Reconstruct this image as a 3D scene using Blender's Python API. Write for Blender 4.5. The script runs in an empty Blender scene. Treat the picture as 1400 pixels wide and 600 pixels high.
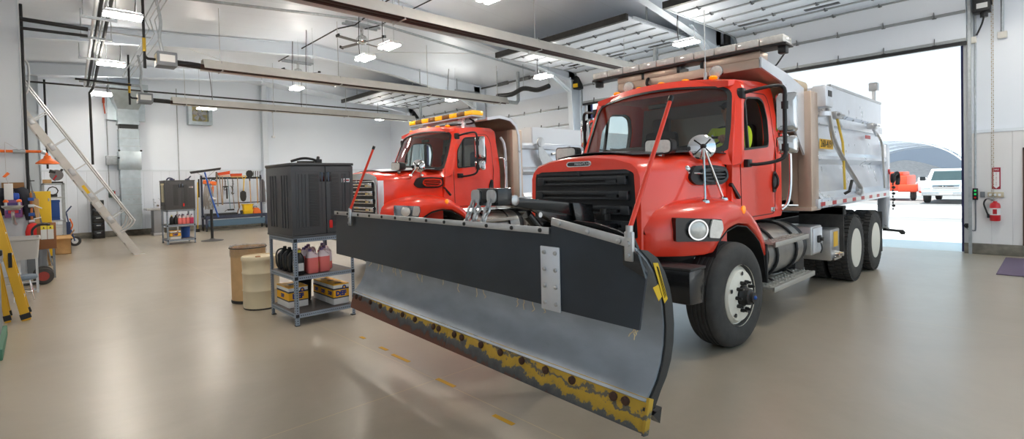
import bpy, bmesh, math, random
from mathutils import Vector, Matrix
random.seed(7)
PI = math.pi
SC = bpy.context.scene
COL = SC.collection
R = math.radians

# ---------------------------------------------------------------- materials
def lin(c):
    return tuple((v/12.92 if v <= .04045 else ((v+.055)/1.055)**2.4) for v in [x/255 for x in c])

MATS = {}
def mat(name, rgb, rough=.5, metal=0., var=0., scale=6., bump=0., bscale=40., coat=0., emit=0., ecol=None, stretch=None, spec=.5, rvar=0.):
    """principled material from an sRGB colour, with noise in colour, roughness and height"""
    if name in MATS: return MATS[name]
    m = bpy.data.materials.new(name); m.use_nodes = True
    nt = m.node_tree; b = nt.nodes['Principled BSDF']
    c = lin(rgb)
    b.inputs['Base Color'].default_value = (*c, 1)
    b.inputs['Roughness'].default_value = rough
    b.inputs['Metallic'].default_value = metal
    b.inputs['Specular IOR Level'].default_value = spec
    if coat: b.inputs['Coat Weight'].default_value = coat; b.inputs['Coat Roughness'].default_value = .05
    if emit:
        b.inputs['Emission Color'].default_value = (*(lin(ecol) if ecol else c), 1)
        b.inputs['Emission Strength'].default_value = emit
    if var or bump or rvar:
        tc = nt.nodes.new('ShaderNodeTexCoord'); mp = nt.nodes.new('ShaderNodeMapping')
        nt.links.new(tc.outputs['Object'], mp.inputs['Vector'])
        if stretch: mp.inputs['Scale'].default_value = stretch
        nz = nt.nodes.new('ShaderNodeTexNoise'); nz.inputs['Scale'].default_value = scale; nz.inputs['Detail'].default_value = 5
        nt.links.new(mp.outputs['Vector'], nz.inputs['Vector'])
        if var:
            rp = nt.nodes.new('ShaderNodeValToRGB')
            rp.color_ramp.elements[0].position = .3; rp.color_ramp.elements[1].position = .7
            rp.color_ramp.elements[0].color = (*[max(0, v*(1-var)) for v in c], 1)
            rp.color_ramp.elements[1].color = (*[min(1, v*(1+var)) for v in c], 1)
            nt.links.new(nz.outputs['Fac'], rp.inputs['Fac']); nt.links.new(rp.outputs['Color'], b.inputs['Base Color'])
        if rvar:
            mr = nt.nodes.new('ShaderNodeMapRange'); mr.inputs['To Min'].default_value = max(.02, rough-rvar); mr.inputs['To Max'].default_value = rough+rvar
            nt.links.new(nz.outputs['Fac'], mr.inputs['Value']); nt.links.new(mr.outputs['Result'], b.inputs['Roughness'])
        if bump:
            n2 = nt.nodes.new('ShaderNodeTexNoise'); n2.inputs['Scale'].default_value = bscale; n2.inputs['Detail'].default_value = 4
            nt.links.new(mp.outputs['Vector'], n2.inputs['Vector'])
            bp = nt.nodes.new('ShaderNodeBump'); bp.inputs['Strength'].default_value = bump; bp.inputs['Distance'].default_value = .01
            nt.links.new(n2.outputs['Fac'], bp.inputs['Height']); nt.links.new(bp.outputs['Normal'], b.inputs['Normal'])
    MATS[name] = m
    return m

def glass_mat(name, tint, refl=.08, rough=.02):
    """clear pane: tinted see-through with a Fresnel reflection"""
    m = bpy.data.materials.new(name); m.use_nodes = True; nt = m.node_tree
    nt.nodes.clear(); out = nt.nodes.new('ShaderNodeOutputMaterial')
    tr = nt.nodes.new('ShaderNodeBsdfTransparent'); tr.inputs[0].default_value = (*tint, 1)
    gl = nt.nodes.new('ShaderNodeBsdfGlossy'); gl.inputs['Roughness'].default_value = rough
    fc = nt.nodes.new('ShaderNodeLayerWeight'); lw = nt.nodes.new('ShaderNodeMath'); lw.operation = 'POWER'; lw.inputs[1].default_value = 4.; nt.links.new(fc.outputs['Facing'], lw.inputs[0])
    ad = nt.nodes.new('ShaderNodeMath'); ad.operation = 'MULTIPLY_ADD'; ad.inputs[1].default_value = .6; ad.inputs[2].default_value = refl
    mx = nt.nodes.new('ShaderNodeMixShader')
    nt.links.new(lw.outputs[0], ad.inputs[0]); nt.links.new(ad.outputs[0], mx.inputs[0])
    nt.links.new(tr.outputs[0], mx.inputs[1]); nt.links.new(gl.outputs[0], mx.inputs[2]); nt.links.new(mx.outputs[0], out.inputs[0])
    MATS[name] = m
    return m

# ---------------------------------------------------------------- objects
def thing(name, label, cat, loc=(0, 0, 0), rz=0., group=None, kind=None):
    o = bpy.data.objects.new(name, None); COL.objects.link(o)
    o.location = loc; o.rotation_euler = (0, 0, rz); o.empty_display_size = .1
    tag(o, label, cat, group, kind)
    return o

def tag(o, label=None, cat=None, group=None, kind=None):
    if label: o['label'] = label
    if cat: o['category'] = cat
    if group: o['group'] = group
    if kind: o['kind'] = kind
    return o

def rootof(o):
    while o.parent is not None: o = o.parent
    return o

KIDS = {}
def attach(o, parent):
    o.parent = parent
    KIDS.setdefault(parent.name, []).append(o)

def dup(o, loc=None, rz=None, label=None, group=None, parent=None):
    """a thing with copies of its parts and of their sub-parts"""
    c = o.copy(); COL.objects.link(c)
    if parent is not None: attach(c, parent)
    if loc is not None: c.location = loc
    if rz is not None: c.rotation_euler = (0, 0, rz)
    if label: c['label'] = label
    if group: c['group'] = group
    for ch in KIDS.get(o.name, []): dup(ch, parent=c)
    return c

XF = None      # optional stretch applied to a thing's shapes as they are built

class MB:
    """collects shapes, given in world axes, into one mesh"""
    def __init__(s): s.bm = bmesh.new()
    def _bev(s, vs, bev, seg=2):
        es = {e for v in vs for e in v.link_edges}
        bmesh.ops.bevel(s.bm, geom=list(es), offset=bev, segments=seg, affect='EDGES', profile=.5)
    def box(s, x0, x1, y0, y1, z0, z1, bev=0, seg=2, M=None):
        ps = [(x, y, z) for z in (z0, z1) for x, y in ((x0, y0), (x1, y0), (x1, y1), (x0, y1))]
        vs = [s.bm.verts.new(M @ Vector(p) if M else p) for p in ps]
        for f in ((3, 2, 1, 0), (4, 5, 6, 7), (0, 1, 5, 4), (1, 2, 6, 5), (2, 3, 7, 6), (3, 0, 4, 7)): s.bm.faces.new([vs[i] for i in f])
        if bev: s._bev(vs, bev, seg)
        return s
    def bar(s, p0, p1, w, h=None, bev=0, up=(0, 0, 1)):
        """square bar from p0 to p1, w wide and h high"""
        h = h or w; p0, p1 = Vector(p0), Vector(p1); d = (p1-p0); L = d.length; d.normalize()
        up = Vector(up)
        if abs(d.dot(up)) > .98: up = Vector((1, 0, 0))
        sx = d.cross(up).normalized(); uz = sx.cross(d)
        M = Matrix.Translation(p0) @ Matrix((sx, d, uz)).transposed().to_4x4()
        return s.box(-w/2, w/2, 0, L, -h/2, h/2, bev, 1, M)
    def cyl(s, p0, p1, r, seg=16, r1=None, cap=True, bev=0):
        p0, p1 = Vector(p0), Vector(p1); r1 = r if r1 is None else r1
        return s.loft([[p0+o*r for o in s._circ(p1-p0, seg)], [p1+o*r1 for o in s._circ(p1-p0, seg)]], cap=cap)
    @staticmethod
    def _circ(d, seg):
        d = Vector(d).normalized(); a = Vector((0, 0, 1)) if abs(d.z) < .9 else Vector((1, 0, 0))
        x = d.cross(a).normalized(); y = d.cross(x)
        return [x*math.cos(2*PI*i/seg)+y*math.sin(2*PI*i/seg) for i in range(seg)]
    def loft(s, rings, cap=True, closed=True):
        vr = [[s.bm.verts.new(p) for p in r] for r in rings]
        n = len(vr[0])
        for a, b in zip(vr, vr[1:]):
            for i in range(n if closed else n-1):
                j = (i+1) % n
                try: s.bm.faces.new((a[i], a[j], b[j], b[i]))
                except ValueError: pass
        if cap and closed:
            s.bm.faces.new(list(reversed(vr[0]))); s.bm.faces.new(vr[-1])
        return s
    def tube(s, pts, r, seg=10, smooth=0, cap=True):
        pts = [Vector(p) for p in pts]
        if smooth: pts = spline(pts, smooth)
        rings = []; nrm = None
        for i, p in enumerate(pts):
            if i == 0: d = pts[1]-p
            elif i == len(pts)-1: d = p-pts[-2]
            else: d = (pts[i+1]-p).normalized()+(p-pts[i-1]).normalized()
            d.normalize()
            if nrm is None:
                a = Vector((0, 0, 1)) if abs(d.z) < .9 else Vector((1, 0, 0))
                nrm = d.cross(a).normalized()
            else:
                nrm = (nrm-d*nrm.dot(d)).normalized()
            b = d.cross(nrm)
            rings.append([p+(nrm*math.cos(2*PI*k/seg)+b*math.sin(2*PI*k/seg))*r for k in range(seg)])
        return s.loft(rings, cap)
    def prism(s, poly, axis, lo, hi, bev=0):
        """polygon (a,b) extruded along axis; x:(y,z) y:(x,z) z:(x,y)"""
        f = {'x': lambda a, b, t: (t, a, b), 'y': lambda a, b, t: (a, t, b), 'z': lambda a, b, t: (a, b, t)}[axis]
        r0 = [s.bm.verts.new(f(a, b, lo)) for a, b in poly]; r1 = [s.bm.verts.new(f(a, b, hi)) for a, b in poly]
        n = len(poly)
        for i in range(n): s.bm.faces.new((r0[i], r0[(i+1) % n], r1[(i+1) % n], r1[i]))
        s.bm.faces.new(list(reversed(r0))); s.bm.faces.new(r1)
        if bev: s._bev(r0+r1, bev)
        return s
    def lathe(s, prof, c=(0, 0, 0), axis='z', seg=32, cap=True):
        """(radius, height) profile turned about an axis through c"""
        c = Vector(c); rings = []
        for r, h in prof:
            r = max(r, 1e-4); ring = []
            for k in range(seg):
                a, b = r*math.cos(2*PI*k/seg), r*math.sin(2*PI*k/seg)
                ring.append(c+Vector({'z': (a, b, h), 'x': (h, a, b), 'y': (b, h, a)}[axis]))
            rings.append(ring)
        return s.loft(rings, cap)
    def ring(s, outer, inner, depth):
        """flat frame between two equal-length loops, given depth vector"""
        d = Vector(depth); n = len(outer)
        a = [s.bm.verts.new(p) for p in outer]; b = [s.bm.verts.new(p) for p in inner]
        c = [s.bm.verts.new(Vector(p)+d) for p in outer]; e = [s.bm.verts.new(Vector(p)+d) for p in inner]
        for i in range(n):
            j = (i+1) % n
            for q in ((a[i], a[j], b[j], b[i]), (c[j], c[i], e[i], e[j]), (a[j], a[i], c[i], c[j]), (b[i], b[j], e[j], e[i])): s.bm.faces.new(q)
        return s
    def slab(s, loop, depth):
        d = Vector(depth)
        return s.loft([[Vector(p) for p in loop], [Vector(p)+d for p in loop]])
    def ball(s, c, r, seg=16, sz=1., sx=1., sy=1.):
        c = Vector(c); rings = []
        for i in range(1, seg//2):
            t = PI*i/(seg//2)
            rings.append([c+Vector((sx*r*math.sin(t)*math.cos(2*PI*k/seg), sy*r*math.sin(t)*math.sin(2*PI*k/seg), -sz*r*math.cos(t))) for k in range(seg)])
        return s.loft(rings)
    def sheet(s, rows, th):
        """open surface given as rows of points, thickened by th along its normals"""
        n, m = len(rows), len(rows[0]); P = [[Vector(p) for p in r] for r in rows]
        Q = []
        for i in range(n):
            q = []
            for j in range(m):
                a = P[min(i+1, n-1)][j]-P[max(i-1, 0)][j]; b = P[i][min(j+1, m-1)]-P[i][max(j-1, 0)]
                q.append(P[i][j]+a.cross(b).normalized()*th)
            Q.append(q)
        A = [[s.bm.verts.new(p) for p in r] for r in P]; B = [[s.bm.verts.new(p) for p in r] for r in Q]
        for i in range(n-1):
            for j in range(m-1):
                s.bm.faces.new((A[i][j], A[i][j+1], A[i+1][j+1], A[i+1][j])); s.bm.faces.new((B[i][j], B[i+1][j], B[i+1][j+1], B[i][j+1]))
        for i in range(n-1):
            for j in (0, m-1): s.bm.faces.new((A[i][j], A[i+1][j], B[i+1][j], B[i][j]) if j == 0 else (A[i][j], B[i][j], B[i+1][j], A[i+1][j]))
        for j in range(m-1):
            for i in (0, n-1): s.bm.faces.new((A[i][j], B[i][j], B[i][j+1], A[i][j+1]) if i == 0 else (A[i][j], A[i][j+1], B[i][j+1], B[i][j]))
        return s
    def xform(s, M):
        bmesh.ops.transform(s.bm, matrix=M, verts=s.bm.verts[:]); return s
    def build(s, name, m, parent=None, ang=40, local=False):
        bmesh.ops.recalc_face_normals(s.bm, faces=s.bm.faces[:])
        if XF is not None and parent is not None: bmesh.ops.transform(s.bm, matrix=XF, verts=s.bm.verts[:])
        if parent is not None and not local:
            rt = rootof(parent)
            bmesh.ops.transform(s.bm, matrix=(Matrix.Translation(rt.location) @ Matrix.Rotation(rt.rotation_euler.z, 4, 'Z')).inverted(), verts=s.bm.verts[:])
        me = bpy.data.meshes.new(name); s.bm.to_mesh(me); s.bm.free()
        me.materials.append(m)
        me.shade_smooth(); me.set_sharp_from_angle(angle=R(ang))
        o = bpy.data.objects.new(name, me); COL.objects.link(o)
        if parent is not None: attach(o, parent)
        return o

def spline(pts, k):
    """Catmull-Rom through the points"""
    out = []; n = len(pts)
    for i in range(n-1):
        p0, p1, p2, p3 = pts[max(i-1, 0)], pts[i], pts[i+1], pts[min(i+2, n-1)]
        for j in range(k):
            t = j/k
            out.append(.5*((2*p1)+(p2-p0)*t+(2*p0-5*p1+4*p2-p3)*t*t+(3*p1-p0-3*p2+p3)*t**3))
    out.append(pts[-1])
    return out

def roundpoly(pts, r, n=4):
    """polygon of 2D points with rounded corners"""
    out = []; k = len(pts); rs = r if isinstance(r, (list, tuple)) else [r]*k
    for i in range(k):
        p = Vector(pts[i]); a = (Vector(pts[i-1])-p); b = (Vector(pts[(i+1) % k])-p)
        q = min(rs[i], a.length*.49, b.length*.49)
        a.normalize(); b.normalize()
        s, e = p+a*q, p+b*q
        for j in range(n+1):
            t = j/n
            out.append(tuple(s*(1-t)**2+p*2*t*(1-t)+e*t*t))
    return out

def text_obj(name, txt, size, loc, rot, m, parent=None, ext=.001, align='CENTER', bold=0.):
    """lettering as a thin mesh"""
    cu = bpy.data.curves.new(name, 'FONT'); cu.body = txt; cu.size = size; cu.extrude = ext; cu.align_x = align; cu.align_y = 'CENTER'; cu.resolution_u = 2; cu.offset = bold
    t = bpy.data.objects.new(name+'_src', cu); COL.objects.link(t)
    bpy.context.view_layer.update()
    me = bpy.data.meshes.new_from_object(t.evaluated_get(bpy.context.evaluated_depsgraph_get()))
    bpy.data.objects.remove(t)
    me.materials.clear(); me.materials.append(m)
    Mx = Matrix.Translation(loc) @ rot.to_4x4()
    if parent is not None:
        rt = rootof(parent)
        Mx = (Matrix.Translation(rt.location) @ Matrix.Rotation(rt.rotation_euler.z, 4, 'Z')).inverted() @ Mx
    me.transform(Mx)
    o = bpy.data.objects.new(name, me); COL.objects.link(o)
    if parent is not None: attach(o, parent)
    return o

def faceM(x, y):
    """3x3 rotation whose text x runs along x and text y along y"""
    x, y = Vector(x).normalized(), Vector(y).normalized(); z = x.cross(y)
    return Matrix((x, y, z)).transposed()
SOUTH = faceM((1, 0, 0), (0, 0, 1))      # reads on a face that looks to -Y
WEST = faceM((0, -1, 0), (0, 0, 1))      # reads on a face that looks to -X

def struct(name, mb, m, label=None, parent=None, ang=40):
    o = mb.build(name, m, parent, ang)
    if parent is None: o['kind'] = 'structure'
    if label: o['label'] = label
    return o

# ---------------------------------------------------------------- the palette
RED = mat('red_paint', (246, 58, 28), .3, 0, coat=.7)
BLACK = mat('black_plastic', (26, 27, 29), .45, bump=.05, bscale=200)
GLOSSBLACK = mat('black_paint', (16, 17, 19), .25, coat=.3)
GRILLE = mat('grille_plastic', (46, 49, 53), .4)
RUBBER = mat('tyre_rubber', (60, 58, 56), .75, var=.25, scale=9, bump=.1, bscale=60)
STEEL = mat('brushed_steel', (196, 196, 196), .32, .85, var=.08, scale=8, rvar=.08)
WARMST = mat('stainless_warm_reflection', (206, 184, 166), .36, .6, var=.06, scale=3, rvar=.1)  # stainless with the red cab's and floor's reflection tinted into the colour
STAIN = mat('stainless_sheet', (224, 228, 235), .3, .55, var=.06, scale=3, rvar=.1)
ALU = mat('aluminium', (200, 200, 200), .38, .8, var=.06, scale=10)
CHROME = mat('chrome', (225, 225, 225), .08, 1.)
GALV = mat('galvanised_steel', (176, 182, 186), .42, .6, var=.12, scale=14)
GALVDUCT = mat('duct_sheet', (178, 190, 196), .35, .65, var=.1, scale=5)
DARKSTEEL = mat('dark_steel', (58, 57, 56), .5, .5, var=.2)
WHITEWHEEL = mat('cream_wheel_paint', (232, 226, 212), .4)
AMBER = mat('amber_lens', (255, 150, 20), .2, emit=.25, ecol=(255, 140, 10), coat=.5)
CLEARLENS = mat('clear_lens', (224, 222, 216), .12, .2, var=.1, scale=30, coat=.6)
WHITEPAINT = mat('white_paint', (232, 234, 236), .45)
GREYPAINT = mat('grey_paint', (120, 124, 130), .5)
BLACKPIPE = mat('black_iron_pipe', (30, 30, 32), .5, .3)
TAN = mat('cardboard', (196, 158, 110), .85, var=.06, scale=12)
YELLOW = mat('yellow_plastic', (240, 196, 30), .45)
ORANGE = mat('orange_plastic', (236, 112, 34), .4)
BLUE = mat('blue_plastic', (36, 82, 160), .45)
GLASS = glass_mat('pane_glass', (.88, .92, .92), .045)
DARKGLASS = glass_mat('tinted_glass', (.5, .55, .55), .06)
SKY, EXPO, LAMP = 0.7, 0.95, 64.0      # sky strength, exposure, lamp strength
# ================================================================ the hall
RU, RZ, RS = 7.1, 6.45, .083             # ridge position, height, slope
def roofz(u): return RZ-RS*abs(u-RU)
VB, VF, UR, UL = -6.0, 24.0, 14.75, -4.0  # back end, far wall, door wall, left wall

def line_mat(name, rgb, rough, axis, pitch, width, dark, var=.03, coat=0, bump=.3, scale=.6):
    """sheet lining with fine vertical joints: axis is the coordinate across the joints"""
    m = mat(name, rgb, rough, var=var, scale=scale, coat=coat); nt = m.node_tree; b = nt.nodes['Principled BSDF']
    tc = nt.nodes.new('ShaderNodeTexCoord'); sp = nt.nodes.new('ShaderNodeSeparateXYZ'); nt.links.new(tc.outputs['Object'], sp.inputs[0])
    md = nt.nodes.new('ShaderNodeMath'); md.operation = 'PINGPONG'; md.inputs[1].default_value = pitch/2
    nt.links.new(sp.outputs[axis], md.inputs[0])
    cp = nt.nodes.new('ShaderNodeMapRange'); cp.inputs['From Min'].default_value = 0; cp.inputs['From Max'].default_value = width
    nt.links.new(md.outputs[0], cp.inputs['Value'])
    mx = nt.nodes.new('ShaderNodeMix'); mx.data_type = 'RGBA'
    src = b.inputs['Base Color'].links[0].from_socket
    nt.links.new(cp.outputs[0], mx.inputs['Factor']); mx.inputs[6].default_value = (*[v*dark for v in lin(rgb)], 1); nt.links.new(src, mx.inputs[7])
    nt.links.new(mx.outputs[2], b.inputs['Base Color'])
    bp = nt.nodes.new('ShaderNodeBump'); bp.inputs['Strength'].default_value = bump; bp.inputs['Distance'].default_value = .01
    nt.links.new(cp.outputs[0], bp.inputs['Height']); nt.links.new(bp.outputs[0], b.inputs['Normal'])
    return m

def concrete_floor():
    m = mat('polished_concrete', (184, 172, 156), .3, var=.0); nt = m.node_tree; b = nt.nodes['Principled BSDF']
    tc = nt.nodes.new('ShaderNodeTexCoord')
    n1 = nt.nodes.new('ShaderNodeTexNoise'); n1.inputs['Scale'].default_value = .55; n1.inputs['Detail'].default_value = 8; n1.inputs['Roughness'].default_value = .62; n1.inputs['Distortion'].default_value = .6
    n2 = nt.nodes.new('ShaderNodeTexNoise'); n2.inputs['Scale'].default_value = 7; n2.inputs['Roughness'].default_value = .75; n2.inputs['Detail'].default_value = 8
    for n in (n1, n2): nt.links.new(tc.outputs['Object'], n.inputs['Vector'])
    rp = nt.nodes.new('ShaderNodeValToRGB'); el = rp.color_ramp.elements
    el[0].position = .25; el[0].color = (*lin((164, 151, 132)), 1); el[1].position = .8; el[1].color = (*lin((186, 174, 156)), 1)
    nt.links.new(n1.outputs['Fac'], rp.inputs['Fac'])
    mx = nt.nodes.new('ShaderNodeMix'); mx.data_type = 'RGBA'; mx.blend_type = 'MULTIPLY'; mx.inputs['Factor'].default_value = .5
    r2 = nt.nodes.new('ShaderNodeValToRGB'); r2.color_ramp.elements[0].position = .34; r2.color_ramp.elements[0].color = (.86, .855, .845, 1); r2.color_ramp.elements[1].position = .7
    nt.links.new(n2.outputs['Fac'], r2.inputs['Fac']); nt.links.new(rp.outputs['Color'], mx.inputs[6]); nt.links.new(r2.outputs['Color'], mx.inputs[7])
    # saw-cut control joints
    sp = nt.nodes.new('ShaderNodeSeparateXYZ'); nt.links.new(tc.outputs['Object'], sp.inputs[0])
    mins = []
    for ax, pitch, off in ((0, 5.0, 2.36), (1, 5.0, 1.35)):
        ad = nt.nodes.new('ShaderNodeMath'); ad.operation = 'ADD'; ad.inputs[1].default_value = off; nt.links.new(sp.outputs[ax], ad.inputs[0])
        pp = nt.nodes.new('ShaderNodeMath'); pp.operation = 'PINGPONG'; pp.inputs[1].default_value = pitch/2; nt.links.new(ad.outputs[0], pp.inputs[0]); mins.append(pp)
    mn = nt.nodes.new('ShaderNodeMath'); mn.operation = 'MINIMUM'; nt.links.new(mins[0].outputs[0], mn.inputs[0]); nt.links.new(mins[1].outputs[0], mn.inputs[1])
    lt = nt.nodes.new('ShaderNodeMath'); lt.operation = 'LESS_THAN'; lt.inputs[1].default_value = .004; nt.links.new(mn.outputs[0], lt.inputs[0])
    m2 = nt.nodes.new('ShaderNodeMix'); m2.data_type = 'RGBA'; m2.inputs[7].default_value = (*lin((196, 178, 140)), 1)
    nt.links.new(lt.outputs[0], m2.inputs['Factor']); nt.links.new(mx.outputs[2], m2.inputs[6]); nt.links.new(m2.outputs[2], b.inputs['Base Color'])
    mr = nt.nodes.new('ShaderNodeMapRange'); mr.inputs['From Min'].default_value = .35; mr.inputs['From Max'].default_value = .65; mr.inputs['To Min'].default_value = .29; mr.inputs['To Max'].default_value = .36; b.inputs['Coat Weight'].default_value = .22; b.inputs['Coat Roughness'].default_value = .24
    nt.links.new(n2.outputs['Fac'], mr.inputs['Value']); nt.links.new(mr.outputs[0], b.inputs['Roughness'])
    return m

FLOOR = concrete_floor()
LINER = mat('white_wall_liner', (236, 243, 252), .35, var=.02, scale=.5, bump=.04, bscale=2)
RIBX = line_mat('ribbed_liner_far', (234, 240, 249), .4, 0, .3, .012, .82)
RIBY = line_mat('ribbed_liner_door', (232, 231, 231), .4, 1, .3, .012, .82)
CEIL = line_mat('ceiling_liner', (234, 240, 248), .3, 1, 1.25, .012, .86, bump=.1)
FRAMEP = mat('frame_paint', (222, 230, 238), .45)
CURB = mat('curb_concrete', (122, 118, 108), .8, var=.3, scale=7, bump=.3, bscale=30)
DOORP = mat('door_panel_white', (226, 232, 240), .4)
DOORRIB = mat('door_rib_grey', (160, 164, 166), .4, .3)  # grey of the stiffening rails on the door panels

struct('floor', MB().box(UL-.3, UR+.15, VB, VF+.3, -.25, 0), FLOOR)
cl = MB()
cl.prism([(UL-.3, roofz(UL-.3)), (RU, RZ), (UR+.3, roofz(UR+.3)), (UR+.3, roofz(UR+.3)+.2), (RU, RZ+.2), (UL-.3, roofz(UL-.3)+.2)], 'y', VB, VF+.3)
struct('ceiling', cl, CEIL)
struct('wall_far', MB().box(UL-.3, UR+.3, VF, VF+.25, 0, 6.6), LINER)
wn = MB().box(UL, UR, VF-.03, VF, .22, 2.5)
struct('wall_far_wainscot', wn, RIBX)
struct('trim_far', MB().box(UL, UR, VF-.05, VF, 2.5, 2.56), FRAMEP)
struct('baseboard_far', MB().box(UL, UR, VF-.09, VF, 0, .22, .01), CURB)
struct('wall_left', MB().box(UL-.25, UL, VB, VF, 0, 6.2), LINER)

# door wall with its four openings
BAYS = [(1.3, 5.6), (6.6, 10.9), (11.6, 15.9), (16.6, 20.9)]
OH = 4.75
w = MB(); edges = [VB]+[x for b in BAYS for x in b]+[VF]
for i in range(0, len(edges), 2): w.box(UR, UR+.3, edges[i], edges[i+1], 0, 6.2)
for a, b in BAYS: w.box(UR, UR+.3, a, b, OH, 6.2)
struct('wall_right', w, LINER)
w = MB(); ba = MB(); tr = MB()
for i in range(0, len(edges), 2):
    w.box(UR-.03, UR, edges[i], edges[i+1], .22, 2.5); tr.box(UR-.05, UR, edges[i], edges[i+1], 2.5, 2.56); ba.box(UR-.09, UR, edges[i], edges[i+1], 0, .22, .01)
struct('wall_right_wainscot', w, RIBY); struct('trim_right', tr, FRAMEP); struct('baseboard_right', ba, CURB)

# partition of the mezzanine store, end wall facing the hall
struct('wall_partition', MB().box(UL, -.14, 14.5, 14.75, 0, roofz(-.14)), mat('partition_liner', (214, 219, 224), .45))
struct('trim_partition', MB().box(-.14, -.115, 14.47, 14.78, 0, roofz(-.14), .004), mat('trim_white', (240, 242, 244), .4))
struct('trim_far_post', MB().box(-.25, .2, VF-.35, VF, 0, roofz(.1)-.02, .01).box(.2, .23, VF-.4, VF, 0, roofz(.1)-.02), mat('post_grey', (190, 198, 204), .45))

# tapered rigid frames
def ibeam_frame(v, n):
    f = MB(); t = .012; w_ = .1
    zt = roofz(UR-.1)-.03
    # column: web and flanges, tapering to the floor
    f.prism([(UR-.02, 0), (UR-.02, zt), (UR-.62, zt-.02), (UR-.3, 0)], 'y', v-t/2, v+t/2)
    f.box(UR-.03, UR-.015, v-w_, v+w_, 0, zt)
    f.bar((UR-.3, v, 0), (UR-.62, v, zt-.5), 2*w_, .015)
    # rafters on both sides of the ridge
    for s in (1, -1):
        ue = UR-.3 if s == 1 else UL
        ze = roofz(ue)
        d0, d1 = (.62, .34) if s == 1 else (.34, .34)
        n0 = 4.5
        um = ue-s*n0 if s == 1 else ue
        pts = [(ue, ze-.02), (RU, RZ-.02), (RU, RZ-.4)]
        if s == 1: pts += [(um, roofz(um)-.4), (ue, ze-.66)]
        else: pts += [(ue, ze-.4)]
        f.prism(pts, 'y', v-t/2, v+t/2)
        low = [(RU, RZ-.4)]+([(um, roofz(um)-.4), (ue, ze-.66)] if s == 1 else [(ue, ze-.4)])
        for a, b in zip(low, low[1:]): f.bar((a[0], v, a[1]), (b[0], v, b[1]), 2*w_, .014)
        f.bar((RU, v, RZ-.025), (ue, v, ze-.025), 2*w_, .014)
    f.box(RU-.02, RU+.02, v-w_, v+w_, RZ-.48, RZ-.02)
    struct('trim_frame_%d' % n, f, FRAMEP)
for i, v in enumerate((6.15, 11.22, 16.25, 21.25)): ibeam_frame(v, i+1)
# far-wall posts
for i, u in enumerate((8.0,)):
    f = MB().box(u-.12, u+.12, VF-.28, VF-.265, 0, roofz(u)-.02).box(u-.12, u+.12, VF-.02, VF, 0, roofz(u)-.02).box(u-.006, u+.006, VF-.27, VF-.01, 0, roofz(u)-.02)
    struct('trim_wall_post_%d' % (i+1), f, FRAMEP)

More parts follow.
